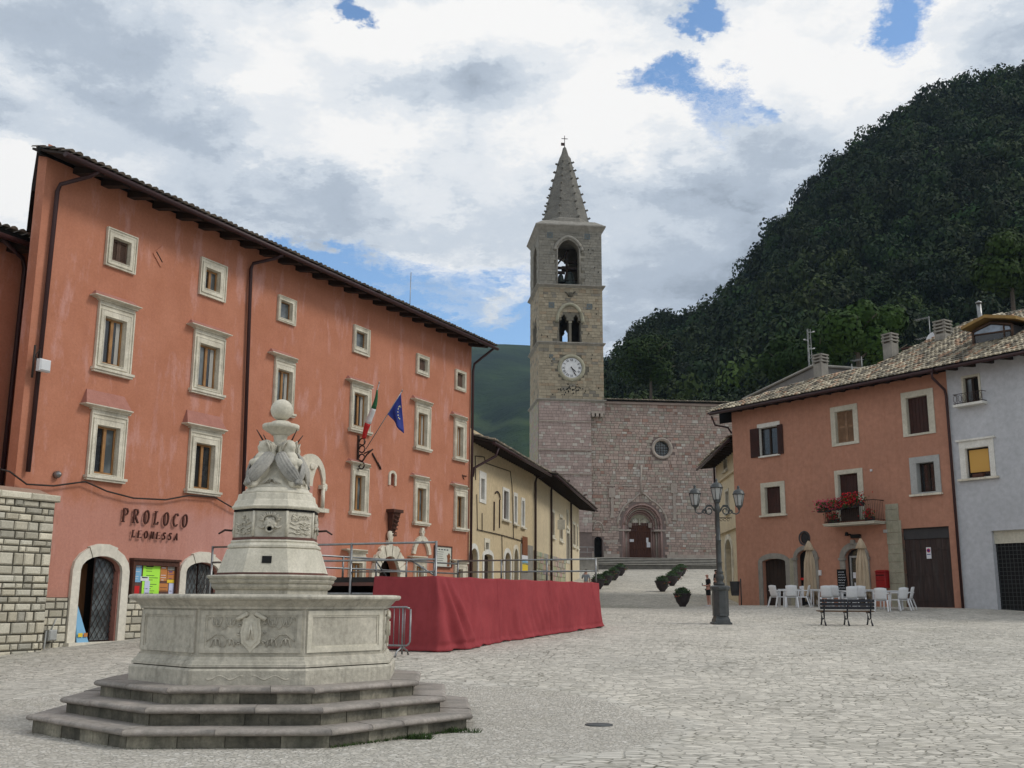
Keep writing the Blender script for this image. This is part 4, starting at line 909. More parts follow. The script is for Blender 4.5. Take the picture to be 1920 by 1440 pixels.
for pl in ([(892, 900), (891, 855), (908, 857), (910, 868), (957, 884), (960, 910), (962, 975), (963, 1010)], [(894, 927), (895, 993), (940, 1003), (982, 1015)], [(904, 962), (904, 995)], [(941, 1003), (942, 1060)], [(883, 880), (883, 985)]):
    mb.tube([Vector((max(.03, W2.px(u, v, -.04)[0]), -.04, W2.px(u, v, -.04)[1])) for u, v in pl], .022, 5)
mb.build('wall_cables', 'wire', yh)
mb = MB(); a = W2.px(931, 935); P = [(a[0]+.55*cos(pi-t*pi), -.05, a[1]+.35*sin(t*pi)) for t in np.linspace(0.2, 1, 9)]; mb.tube(P, .035, 5); mb.box(a[0]-.6, a[0]-.52, -.06, 0, a[1]-1.6, a[1]-.2); mb.box(a[0]+.5, a[0]+.58, -.05, 0, a[1]-1.4, a[1]); mb.build('arch_trace', 'iron', yh)
def dark_eave(W, root, s0, s1, zw, over, n, slope=.28, rows=5, tm='roof_tile', depth=5, ridge=True):
    eave(root, s0, s1, zw, over, n, slope=slope, bh=.2, bw=.13)
    z = zw; mb = MB(); mb.hexa([(s0, -over, z-over*slope+.062), (s1, -over, z-over*slope+.062), (s1, depth, z+depth*slope+.062), (s0, depth, z+depth*slope+.062), (s0, -over, z-over*slope+.1), (s1, -over, z-over*slope+.1), (s1, depth, z+depth*slope+.1), (s0, depth, z+depth*slope+.1)])
    rf = mb.build('roof', tm, root); tiles('roof_tiles', rf, tm, s0, s1, -over-.06, z-over*slope+.1, slope, rows, .22); return rf
dark_eave(W2, yh, .15, SY, ZY, 1.0, 26, rows=4)
mb = MB(); mb.tube([(1.2, -1.02, ZY-.35), (1.15, -.9, ZY-.75), (.2, -.14, ZY-1.4), (.12, -.1, ZY-1.8)], .06, 7); mb.build('downpipe', 'pipe_brown', yh)
q = W2.loc((SY, 0, 0)); W2b = Wall(q.x, q.y, 90-10)
bh = W2b.root('beige_house'); tag(bh, 'pale beige house with small windows under a broad black eave next to the church', 'building')
SB = W2b.px(1086, 1000)[0]; ZBb = W2b.px(1040, 915)[1]; print('beige', SB, ZBb, W2b.px(1000, 882), W2b.px(1086, 930))
hl = []; wj = []
for u0, u1, v0, v1 in ((1034, 1038.5, 1002, 962), (1049.5, 1054, 1009, 972), (1062.5, 1064.5, 985, 962), (1074, 1078, 1020, 985), (1081.5, 1083, 1024, 988)):
    o = W2b.rect((u0, v0), (u1, v1)); hl.append(rect_loop(o)); wj.append(o)
dd = W2b.rect((1062.5, 1048), (1067, 1001)); hl.append(rect_loop(dd))
wall_mesh('wall', 'beige_plaster', bh, [(0, ZB2), (SB, ZB2), (SB, ZBb+.6), (0, ZBb+.6)], hl)
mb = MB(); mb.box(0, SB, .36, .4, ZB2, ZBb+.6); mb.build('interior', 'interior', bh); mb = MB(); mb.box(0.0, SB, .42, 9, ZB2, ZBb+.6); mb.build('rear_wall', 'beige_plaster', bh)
for o in wj: simple_win(W2b, bh, o, None, 'cream_plaster', 'boards', 'shutter_tan', .2, sillx=.08)
simple_win(W2b, bh, dd, None, 'cream_plaster', 'boards', 'brown_wood', .3, name='doorway')
dark_eave(W2b, bh, 0, SB+.8, ZBb, 1.3, 38, slope=.22, rows=4, tm='dark_tile')
for u, v0, v1 in ((1000, 885, 1070), (1030, 902, 1090), (1067.5, 928, 1056)):
    a, b = W2b.px(u, v0), W2b.px(u+3, v1); mb = MB(); s_ = max(a[0], .1); mb.tube([(s_+.8, -1.2, a[1]+.1), (s_+.1, -.18, a[1]-.3), (s_, -.13, a[1]-.6), (s_, -.13, ZB2)], .075, 7); mb.build('downpipe', 'iron', bh)
masonry('stone_base', bh, 'ashlar', .3, W2b.px(1060, 1080)[0], ZB2, W2b.px(1036, 1042)[1], .3, .5, lambda r, x, z: tuple(c*r.uniform(.8, 1.15) for c in (.42, .37, .28)), 0, .06, .015, .02)
mb = MB(); a = W2b.px(1058, 990, -.5); mb.box(a[0]-.03, a[0]+.03, -.55, -.05, a[1]-.1, a[1]+.55); tag(mb.build('hanging_sign', 'white_paint', None), 'small white sign projecting from the beige house wall', 'sign').matrix_world = W2b.M

# ================================================================== 3. church and bell tower
q = at(1009, 1050, 98); W3 = Wall(q.x, q.y, 6.7)
ch = W3.root('church'); tag(ch, 'pink stone church front with a round window and a deep arched portal', 'church')
FO = .35; ZC = W3.px(1200, 752, FO)[1]; SC0, SC1 = W3.px(1087, 900, FO)[0], 22.5; ZPL = W3.px(1200, 1047, 0)[1]; print('church', SC0, ZC, 'platform', ZPL)
rc = W3.px(1241, 841, FO); rr = .80
pL, pR = W3.px(1184, 1040, FO), W3.px(1227, 1040, FO); pt = W3.px(1205, 979, FO)[1]
archo = W3.px(1160, 985, FO)[0], W3.px(1249, 985, FO)[0]; zsp = W3.px(1205, 985, FO)[1]; ztop = W3.px(1205, 936, FO)[1]
dside = (W3.px(1114.5, 1040, FO)[0], W3.px(1130, 1040, FO)[0], ZPL, W3.px(1122, 1013, FO)[1], W3.px(1122, 1006, FO)[1])
pc = (pL[0]+pR[0])/2; aw = (archo[1]-archo[0])/2*.86; ah = (ztop-zsp)*.86
hol = [[(rc[0]+rr*cos(t), rc[1]+rr*sin(t)) for t in np.linspace(0, 2*pi, 25)[:-1]], arch_loop(pc-aw, pc+aw, ZPL-.0, zsp, zsp+ah, 14), arch_loop(*dside, n=6)]
mb = MB(); mb.prism([(SC0, ZPL-1.5), (SC1, ZPL-1.5), (SC1, ZC), (SC0, ZC)], FO, FO+1.6, hol); mb.build('wall', 'mortar_pink', ch)
mb = MB(); mb.box(SC0, SC1, FO+1.7, 22, ZPL-1.5, ZC-.4); mb.build('nave', 'mortar_pink', ch)
def chcol(r, x, z):
    t = r.random(); 
    if t < .05 or (t < .15 and ZPL+1.5 < z < ZPL+8.5 and x > 8): b = (.46, .425, .385)
    elif t < .12: b = (.33, .21, .17)
    elif t < .34: b = (.365, .325, .275)
    else: b = (.385, .30, .262)
    k = r.uniform(.82, 1.14); return tuple(c*k for c in b)
def chskip(xm, zm, a, b, z0, z1):
    dx = max(abs(xm-rc[0])-(b-a)/2, 0); dz = max(abs(zm-rc[1])-(z1-z0)/2, 0)
    if hypot(dx, dz) < rr+.12: return True
    dx = max(abs(xm-pc)-(b-a)/2, 0)
    if z0 < zsp and dx < aw+.06: return True
    if z0 >= zsp-.1 and (dx/(aw+.06))**2+((z0+.1-zsp)/(ah+.06))**2 < 1: return True
    return b > dside[0]-.02 and a < dside[1]+.02 and z0 < dside[4]+.0
masonry('ashlar_facing', ch, 'ashlar', SC0, SC1, ZPL-.5, ZC-.35, .27, .40, chcol, FO, .035, .008, .03, chskip)
mb = MB(); rndc = random.Random(4); x = SC0; mb.col = (.34, .27, .24)
mb.box(5.2, SC1+.1, FO-.22, FO+.3, ZC-.35, ZC-.12); mb.build('cornice', 'ashlar', ch)
mb = MB(); mb.hexa([(5.2, FO-.4, ZC-.12), (SC1+.3, FO-.4, ZC-.12), (SC1+.3, FO+12, ZC+1.0), (5.2, FO+12, ZC+1.0), (5.2, FO-.4, ZC-.04), (SC1+.3, FO-.4, ZC-.04), (SC1+.3, FO+12, ZC+1.1), (5.2, FO+12, ZC+1.1)]); rf = mb.build('roof', 'roof_tile', ch)
tiles('roof_tiles', rf, 'roof_tile', 6.3, SC1, FO-.5, ZC-.02, .1, 3, .26)
mb = MB(); N = 40
mb.lathe([(rr+.02, -.02), (rr+.24, -.02), (rr+.24, .1), (rr+.18, .14), (rr+.08, .14), (rr-.06, .02), (rr-.06, -.5), (rr+.02, -.5), (rr+.02, -.02)], 36, M=Matrix.Translation((rc[0], FO-.03, rc[1])) @ Matrix.Rotation(pi/2, 4, 'X'), cap=False)
rw = mb.build('round_window', 'portal_pale', ch)
mb = MB(); mb.lathe([(rr, 0), (rr, .03)], 30, M=Matrix.Translation((rc[0], FO+.5, rc[1])) @ Matrix.Rotation(pi/2, 4, 'X')); mb.build('pane', 'pane_grey', rw)
mb = MB()
for k in range(-3, 4):
    h_ = sqrt(max(0, rr*rr-(k*.25)**2)); mb.tube([(rc[0]+k*.25, FO+.42, rc[1]-h_), (rc[0]+k*.25, FO+.42, rc[1]+h_)], .015, 4); mb.tube([(rc[0]-h_, FO+.42, rc[1]+k*.25), (rc[0]+h_, FO+.42, rc[1]+k*.25)], .015, 4)
mb.build('grille', 'iron', rw)
# stepped portal: nested orders receding

hb = (pR[0]-pL[0])/2; po = empty('portal', (0, 0, 0)); po.parent = ch; NO = 5; jb = ZPL+.05
for k in range(NO):
    t0 = 1-k/NO; t1 = 1-(k+1)/NO; a0 = hb+(aw-hb)*t0+.001; a1 = hb+(aw-hb)*t1; h0 = ah*(a0/aw); h1 = ah*(a1/aw); y = FO+.04+k*.26; mb = MB()
    mb.box(pc-a0, pc-a1, y, y+.3, jb, zsp); mb.box(pc+a1, pc+a0, y, y+.3, jb, zsp)
    n = 16; L = [(pc+a1*cos(pi*q/n), zsp+h1*sin(pi*q/n)) for q in range(n+1)]+[(pc+a0*cos(pi*(n-q)/n), zsp+h0*sin(pi*(n-q)/n)) for q in range(n+1)]
    for q in range(n): mb.prism([L[q], L[2*n+1-q], L[2*n-q], L[q+1]], y, y+.3)
    for sx in (-1, 1): mb.tube([(pc+sx*(a1+.02), y-.02, jb), (pc+sx*(a1+.02), y-.02, zsp)], .07, 8)
    mb.tube([(pc+(a1+.02)*cos(pi*q/18), y-.02, zsp+(h1+.02)*sin(pi*q/18)) for q in range(19)], .07, 8)
    mb.build('archivolt', ('portal_stone', 'portal_stone', 'portal_pale', 'portal_stone', 'portal_stone')[k], po)
mb = MB(); mb.box(pc-aw-.3, pc-hb-.02, FO-.06, FO+1.3, zsp-.55, zsp-.38); mb.box(pc+hb+.02, pc+aw+.3, FO-.06, FO+1.3, zsp-.55, zsp-.38); mb.box(pc-hb-.05, pc-hb+.28, FO+.9, FO+1.34, pt-.45, pt); mb.box(pc+hb-.28, pc+hb+.05, FO+.9, FO+1.34, pt-.45, pt); mb.build('capitals', 'portal_pale', po)
mb = MB(); mb.box(pc-hb-.05, pc+hb+.05, FO+1.1, FO+1.36, pt, zsp+.05); mb.build('lintel', 'portal_stone', po)
mb = MB(); hh = ah*hb/aw; mb.prism([(pc+hb*cos(pi*q/14), zsp+.05+hh*sin(pi*q/14)) for q in range(15)], FO+1.15, FO+1.3); mb.build('lunette', 'tan_stone', po)
mb = MB(); mb.tube([(pc, FO+1.13, zsp+.1), (pc+.02, FO+1.12, zsp+.55)], [.11, .05], 8); mb.lathe([(0, 0), (.07, .02), (.08, .1), (0, .17)], 8, M=Matrix.Translation((pc+.02, FO+1.12, zsp+.55))); mb.lathe([(.0, -.02), (.34, 0), (.36, .03), (0, .04)], 14, M=Matrix.Translation((pc-.5, FO+1.15, zsp+.4)) @ Matrix.Rotation(pi/2, 4, 'X')); mb.lathe([(.0, -.02), (.34, 0), (.36, .03), (0, .04)], 14, M=Matrix.Translation((pc+.5, FO+1.15, zsp+.4)) @ Matrix.Rotation(pi/2, 4, 'X')); mb.build('relief', 'cream_plaster', po)
for sx in (-1, 1):
    mb = MB(); a, b = sorted((pc, pc+sx*hb)); n = 5
    for k in range(n): mb.bbox(a+(b-a)*k/n+.006, a+(b-a)*(k+1)/n-.006, FO+1.1, FO+1.2, jb, pt, .008)
    for z in (.15, .9, 1.7, 2.5): mb.box(a, b, FO+1.07, FO+1.099, jb+z, jb+z+.16)
    d = mb.build('door_leaf', 'brown_wood', po)
    mb = MB(); 
    if sx < 0: mb.box(a+.1, a+.5, FO+1.05, FO+1.06, jb+1.55, jb+1.8)
    else: mb.prism([(b-.5, jb+1.5), (b-.45, jb+1.5), (b-.45, jb+1.05), (b-.1, jb+1.05), (b-.1, jb+1.5), (b-.28, jb+1.55), (b-.28, jb+1.95), (b-.5, jb+1.95)], FO+1.05, FO+1.06)
    mb.build('notice', 'paper_white', po)
# hood mould rising to a finial, thin blind colonnettes, stone bands
mb = MB(); n = 24; P = []
for q in range(n+1):
    t = pi*q/n; x = pc+(aw+.42)*cos(t); z = zsp+(ah+.42)*sin(t)+(max(0, sin(t)-.92)/.08)**2*.5; P.append((x, FO-.05, z))
mb.tube(P, .09, 7); mb.tube([(pc, FO-.05, zsp+ah+.8), (pc-.08, FO-.05, zsp+ah+2.0), (pc, FO-.05, zsp+ah+3.6)], [.16, .08, .12], 7); mb.build('hood_mould', 'portal_pale', ch)
for u, v0, v1 in ((1147, 915, 967), (1263, 907, 972)):
    a, b = W3.px(u, v0, FO), W3.px(u+2, v1, FO); mb = MB(); mb.box(a[0]-.14, a[0]+.14, FO-.14, FO, b[1], a[1]-.9); mb.box(a[0]-.3, a[0]+.3, FO-.18, FO, a[1]-.9, a[1]); mb.box(a[0]-.22, a[0]+.22, FO-.16, FO, b[1]-.2, b[1]); mb.build('colonnette', 'portal_pale', ch)
mb = MB()
for u0, u1, v in ((1137, 1153, 909), (1166, 1190, 909), (1221, 1262, 909)): a, b = W3.px(u0, v, FO), W3.px(u1, v, FO); mb.box(a[0], b[0], FO-.08, FO, a[1]-.12, a[1])
a, b = W3.px(1131, 1014, FO), W3.px(1158, 1014, FO); mb.box(a[0], b[0], FO-.06, FO, a[1]-.16, a[1]+.1)
mb.build('stone_bands', 'portal_pale', ch)
mb = MB(); mb.box(SC0, dside[0]-.1, FO-.14, FO, ZPL-.6, ZPL+.35); mb.box(dside[1]+.1, pc-aw-.3, FO-.16, FO, ZPL-.6, ZPL+.4); mb.box(pc+aw+.3, SC1, FO-.16, FO, ZPL-.6, ZPL+.4); mb.box(pc+aw+.3, SC1, FO-.3, FO-.16, ZPL-.6, ZPL+.18); mb.build('plinth', 'portal_pale', ch)
mb = MB(); mb.box(dside[0], dside[1], FO+.5, FO+.56, ZPL, dside[4]); sd_ = mb.build('side_door', 'black', ch)
mb = MB(); P = [(dside[0]-.1+(dside[1]-dside[0]+.2)*(.5+.5*cos(pi*q/10)), FO-.03, dside[4]+.6+.75*sin(pi*q/10)) for q in range(11)]; mb.tube(P, .09, 6); mb.build('relieving_arch', 'portal_pale', ch)
a = W3.px(1101.5, 987, FO); mb = MB(); mb.box(a[0]-.22, a[0]+.2, FO-.08, FO-.03, a[1]-.2, a[1]+.2); sg = mb.build('street_plate', 'paper_white', None); sg.matrix_world = W3.M; tag(sg, 'small square white plate with a dark triangle left of the church side door', 'sign')
mb = MB(); mb.prism([(a[0]-.13, a[1]-.12), (a[0]+.13, a[1]-.12), (a[0], a[1]+.14)], FO-.09, FO-.081, [[(a[0]-.06, a[1]-.07), (a[0]+.06, a[1]-.07), (a[0], a[1]+.05)]]); mb.build('symbol', 'ink', sg)

tw = W3.root('bell_tower'); tag(tw, 'tall square stone bell tower with a clock, open arches and a knobbly pointed spire', 'tower')
Z3, Z2, Z1_, Z0_ = [W3.px(1009, v)[1] for v in (749, 642, 534, 425)]; TW = 6.35; DEP = 6.2
def stagew(z): return np.interp(z, [Z3, Z2, Z1_, Z0_], [(.10, 6.50), (.10, 6.38)][0][0:1]*4) if 0 else None
def towcol(r, x, z):
    t = r.random(); b = (.335, .29, .215) if t < .8 else ((.34, .27, .19) if t < .92 else (.22, .20, .165)); k = r.uniform(.85, 1.13)
    if z > Z1_: b = tuple(c*.9 for c in (.27, .255, .22))
    return tuple(c*k for c in b)
# openings: belfry pointed arch, twin-light window
bel = (W3.px(1046, 500)[0], W3.px(1085.5, 500)[0], Z1_+.15, W3.px(1066, 470)[1], W3.px(1066, 450)[1])
lan0, lan1 = (W3.px(1048.5, 620)[0], W3.px(1067, 620)[0]), (W3.px(1071.5, 620)[0], W3.px(1088.5, 620)[0]); lz = (Z2+.15, W3.px(1068, 603)[1], W3.px(1068, 589)[1])
def trefoil(c, w, zb, zs, zt): return [(c-w/2, zb), (c+w/2, zb), (c+w/2, zs), (c+w*.48, zs+.12), (c+w*.25, zs+.14), (c+w*.27, zs+.4), (c+w*.12, zt-.16), (c, zt), (c-w*.12, zt-.16), (c-w*.27, zs+.4), (c-w*.25, zs+.14), (c-w*.48, zs+.12), (c-w/2, zs)]
def quatre(c, z, r): return [(c+r*(1.0 if k % 2 == 0 else .38)*cos(k*pi/4), z+r*(1.0 if k % 2 == 0 else .38)*sin(k*pi/4)) for k in range(8)]
cl, cr_ = sum(lan0)/2, sum(lan1)/2; bic = (cl+cr_)/2
hf = [arch_loop(*bel, n=14, point=.5), trefoil(cl, lan0[1]-lan0[0], *lz), trefoil(cr_, lan1[1]-lan1[0], *lz), quatre(bic-.0, lz[2]+.22, .2)]
TH = .9; x0t, x1t = .1, 6.32
xb1 = W3.px(1109, 900)[0]; out4 = [(x0t, Z3-9), (xb1, Z3-9), (xb1, Z3-1.2), (x1t, Z3-1.2), (x1t, Z0_), (x0t, Z0_)]
mb = MB(); mb.prism(out4, 0, TH, hf); mb.prism(out4, DEP-TH, DEP, hf)
shift = x0t+DEP/2-3.25
side = [[(x-3.25+DEP/2, z) for x, z in h] for h in hf[:3]]
for xx in (x0t, x1t-TH):
    MM = Matrix.Translation((xx+TH, 0, 0)) @ Matrix.Rotation(pi/2, 4, 'Z') if xx == x0t else Matrix.Translation((xx+TH, 0, 0)) @ Matrix.Rotation(pi/2, 4, 'Z')
    zb__ = Z3-9 if xx == x0t else Z3-1.2
    mb.prism([(TH, zb__), (DEP-TH, zb__), (DEP-TH, Z0_), (TH, Z0_)], 0, TH, side, M=MM)
mb.build('wall', 'mortar_tower', tw)
mb = MB(); mb.box(x0t+TH, x1t-TH, TH, DEP-TH, Z1_-.3, Z1_); mb.box(x0t+TH, x1t-TH, TH, DEP-TH, Z2-.3, Z2); mb.build('floors', 'dark_wood', tw)
def inloop(px_, pz, L, gx=0):
    c = False; n = len(L); j = n-1
    for i in range(n):
        if (L[i][1] > pz) != (L[j][1] > pz) and px_ < (L[j][0]-L[i][0])*(pz-L[i][1])/(L[j][1]-L[i][1])+L[i][0]: c = not c
        j = i
    return c
ckc = W3.px(1071.5, 690); ckr = 1.02
def tskip(hs, clock=True):
    def f(xm, zm, a, b, z0, z1):
        for L in hs:
            for px_ in np.linspace(a-.02, b+.02, 5):
                for pz in (z0-.02, zm, z1+.02):
                    if inloop(px_, pz, L): return True
        return clock and hypot(max(abs(xm-ckc[0])-(b-a)/2, 0), max(abs(zm-ckc[1])-(z1-z0)/2, 0)) < ckr+.1
    return f
for a, b, e in ((Z3, Z2, .045), (Z2, Z1_, .02), (Z1_, Z0_, .0)):
    masonry('ashlar_facing', tw, 'ashlar', x0t-e, x1t+e, a+.12, b-.12, .30, .48, towcol, 0-e*.5, .04, .006, .016, tskip(hf), .18)
    ML = Matrix.Translation((x0t-.0, DEP, 0)) @ Matrix.Rotation(-pi/2, 4, 'Z')
    masonry('ashlar_facing', tw, 'ashlar', 0, DEP, a+.12, b-.12, .30, .5, towcol, 0, .04, .006, .016, tskip([[(DEP-x, z) for x, z in L] for L in side], False), .18, M=ML)
def pinkcol(r, x, z): k = r.uniform(.86, 1.12); b = (.375, .295, .27) if r.random() < .85 else (.44, .40, .36); return tuple(c*k for c in b)
xb1 = W3.px(1109, 900)[0]; zb_ = [W3.px(1060, v)[1] for v in (790, 843, 888)]
mb = MB(); mb.box(x0t, xb1, -.08, .0, Z3-12.5, Z3-.1); mb.box(x0t, xb1, 0, DEP, Z3-18, Z3-9.01); mb.box(x0t-.06, x0t, -.0, DEP, Z3-18, Z3-.1); mb.build('base_wall', 'mortar_pink', tw)
masonry('base_facing', tw, 'ashlar', x0t-.05, xb1, Z3-12.5, Z3-.1, .27, .40, pinkcol, -.085, .03, .006, .02, None, .15)
masonry('base_facing', tw, 'ashlar', 0, DEP, Z3-12.5, Z3-.1, .3, .44, lambda r, x, z: tuple(c*r.uniform(.85, 1.12) for c in (.37, .33, .27)), .0, .03, .006, .02, None, .15, M=Matrix.Translation((x0t-.06, DEP, 0)) @ Matrix.Rotation(-pi/2, 4, 'Z'))
masonry('base_facing', tw, 'ashlar', xb1, x1t+.1, Z3-1.2, Z3-.1, .27, .4, pinkcol, -.0, .03, .006, .02, None, .15)
mb = MB(); 
for z in zb_[:1]: mb.box(x0t, xb1, -.16, -.085, z-.06, z+.04)
for z in zb_[1:]: mb.box(x0t-.1, xb1+.02, -.22, -.085, z-.08, z+.04)
mb.build('string_course', 'portal_pale', tw)
mb = MB()
for k in range(3): mb.box(xb1+.05+k*.42, xb1+.3+k*.42, -.3, FO, Z3-1.55, Z3-1.2)
mb.box(xb1, x1t+.1, -.14, FO, Z3-1.22, Z3-1.0); mb.build('corbels', 'portal_pale', tw)
for nm, z, pr in (('cornice', Z3, .22), ('cornice', Z2, .22), ('cornice', Z1_, .26)):
    mb = MB()
    mb.hexa([(x0t-.04, -.04, z-.2), (x1t+.04, -.04, z-.2), (x1t+.04, DEP+.04, z-.2), (x0t-.04, DEP+.04, z-.2), (x0t-pr, -pr, z), (x1t+pr, -pr, z), (x1t+pr, DEP+pr, z), (x0t-pr, DEP+pr, z)])
    mb.box(x0t-pr-.03, x1t+pr+.03, -pr-.03, TH-.1, z, z+.1); mb.box(x0t-pr-.03, x0t+TH-.1, TH-.1, DEP+pr, z, z+.1); mb.box(x1t-TH+.1, x1t+pr+.03, TH-.1, DEP+pr, z, z+.1); mb.build(nm, 'concrete', tw)
mb = MB(); pr = .34; z = Z0_
mb.hexa([(x0t-.04, -.04, z-.35), (x1t+.04, -.04, z-.35), (x1t+.04, DEP+.04, z-.35), (x0t-.04, DEP+.04, z-.35), (x0t-pr, -pr, z+.12), (x1t+pr, -pr, z+.12), (x1t+pr, DEP+pr, z+.12), (x0t-pr, DEP+pr, z+.12)])
mb.box(x0t-pr-.04, x1t+pr+.04, -pr-.04, DEP+pr+.04, z+.12, z+.26)
mb.hexa([(x0t-pr, -pr, z+.26), (x1t+pr, -pr, z+.26), (x1t+pr, DEP+pr, z+.26), (x0t-pr, DEP+pr, z+.26), (x0t+.5, .6, z+.95), (x1t-.5, .6, z+.95), (x1t-.5, DEP-.6, z+.95), (x0t+.5, DEP-.6, z+.95)])
mb.build('top_cornice', 'concrete', tw)
cx, cy = (x0t+x1t)/2, DEP/2; zs0 = z+.75; ZSP = at(1050, 272, 101).z; zsh = at(1050, 284, 101).z
mb = MB(); mb.lathe([(2.75, zs0), (2.75, zs0+.5), (2.62, zs0+.6)], 8, (cx, cy), pi/8, smooth=False); mb.build('drum', 'concrete', tw)
noisy('spire_stone', (.20, .19, .165), (.14, .135, .12), 1.2, bump=.8, bscale=6, fine=.3, bdist=.1)
RB, RT_ = 2.55, .62
mb = MB(); z0s = zs0+.55; zt1 = W3.px(1050, 290)[1]*1.0; zt1 = ZSP-1.35
prof = [(RB+(RT_-RB)*k/22, z0s+(zt1-z0s)*k/22) for k in range(23)]+[(.45, zt1+.35), (.16, ZSP-.15), (0.02, ZSP)]
mb.lathe(prof, 8, (cx, cy), pi/8, smooth=False); rnd = random.Random(9)
for i in range(9*0, len(mb.v)): x, y, z = mb.v[i]; mb.v[i] = (x+rnd.uniform(-.04, .04), y+rnd.uniform(-.04, .04), z)
mb.build('spire', 'spire_stone', tw)
def crocket(x, y, z, ang, r=.17):
    return None
mb = MB()
for e in range(8):
    for k in range(8):
        t = (k+.3+.35*(e % 2))/8.2; rad = RB+(RT_-RB)*t; z = z0s+(zt1-z0s)*t; a = pi/8+e*pi/4
        ox, oy = cos(a), sin(a); p = Vector((cx+ox*rad, cy+oy*rad, z))
        mb.tube([p-Vector((ox, oy, 0))*.05, p+Vector((ox*.12, oy*.12, .0)), p+Vector((ox*.20, oy*.20, .09))], [.10, .09, .11], 6)
mb.build('crockets', 'spire_stone', tw)
mb = MB(); mb.tube([(cx, cy, ZSP-.1), (cx, cy, ZSP+1.25)], .035, 5); mb.box(cx-.32, cx+.32, cy-.025, cy+.025, ZSP+.88, ZSP+.94); mb.box(cx-.38, cx-.02, cy-.02, cy+.02, ZSP+.12, ZSP+.45); mb.build('cross_and_vane', 'iron', tw)
# belfry arch moulding and bells
def moulding(root, x0, x1, zb, zs, zt, w, pt_, r, mat, y=-.08, jamb=True):
    c, a, h = (x0+x1)/2, (x1-x0)/2+w, zt-zs+w; L = arch_loop(x0-w, x1+w, zb, zs, zt+w, 18, pt_)[2:]
    P = [(x, y, z) for x, z in L]
    if jamb: P = [(x1+w, y, zb)]+P+[(x0-w, y, zb)]
    mb = MB(); mb.tube(P, r, 7); return mb.build('arch_moulding', mat, root)
moulding(tw, *bel, .3, .5, .17, 'concrete', jamb=False); moulding(tw, *bel, .08, .5, .08, 'concrete', -.03)
moulding(tw, lan0[0], lan1[1], lz[0], lz[1]-.1, lz[2]+.75, .22, 0, .17, 'tan_stone', jamb=False)
mb = MB(); mb.tube([((lan0[1]+lan1[0])/2, .12, lz[0]), ((lan0[1]+lan1[0])/2, .12, lz[1])], .085, 8); mb.box((lan0[1]+lan1[0])/2-.16, (lan0[1]+lan1[0])/2+.16, -.04, .3, lz[1]-.12, lz[1]); mb.build('mullion', 'tan_stone', tw)
def bell(x, y, z, s, lab):
    b = empty('bell', W3.loc((x, y, z)), W3.h); tag(b, lab, 'bell', 'bells in the belfry')
    mb = MB(); mb.lathe([(.52*s, -1.0*s), (.50*s, -.96*s), (.40*s, -.75*s), (.33*s, -.4*s), (.28*s, -.15*s), (.16*s, 0), (0, .03*s)], 20); mb.build('body', 'bronze', b)
    mb = MB(); mb.box(-.5*s, .5*s, -.09*s, .09*s, .05*s, .4*s); mb.build('yoke', 'dark_wood', b); mb = MB(); mb.tube([(0, 0, -.3*s), (0, 0, -1.08*s)], [.02, .07*s], 6); mb.build('clapper', 'iron', b)
bc_ = (bel[0]+bel[1])/2
bell(bc_-.55, 1.3, Z1_+1.55, .85, 'smaller dark bell on the left inside the belfry arch'); bell(bc_+.35, 1.6, Z1_+1.9, 1.5, 'larger dark bell on the right inside the belfry arch')
mb = MB(); mb.box(bel[0]-.6, bel[1]+.6, 1.2, 1.4, Z1_+2.1, Z1_+2.35); mb.box(bc_-.1, bel[1]+.9, 1.7, 2.0, Z1_+2.9, Z1_+3.2); mb.box(bc_-.05, bc_+.12, 1.2, 1.45, Z1_, Z1_+4); mb.tube([(bc_-1.2, 1.6, Z1_+2.2), (bc_+.3, 1.6, Z1_+4.2)], .1, 6); mb.box(bel[0]-.3, bel[1]+.3, 1.0, 1.06, Z1_+.9, Z1_+.95); mb.build('bell_frame', 'dark_wood', tw)
mb = MB(); mb.tube([(lan0[0]+.15, 1.5, Z2), (lan0[0]+.2, 1.5, Z2+1.6)], .1, 5); mb.build('post', 'dark_wood', tw)
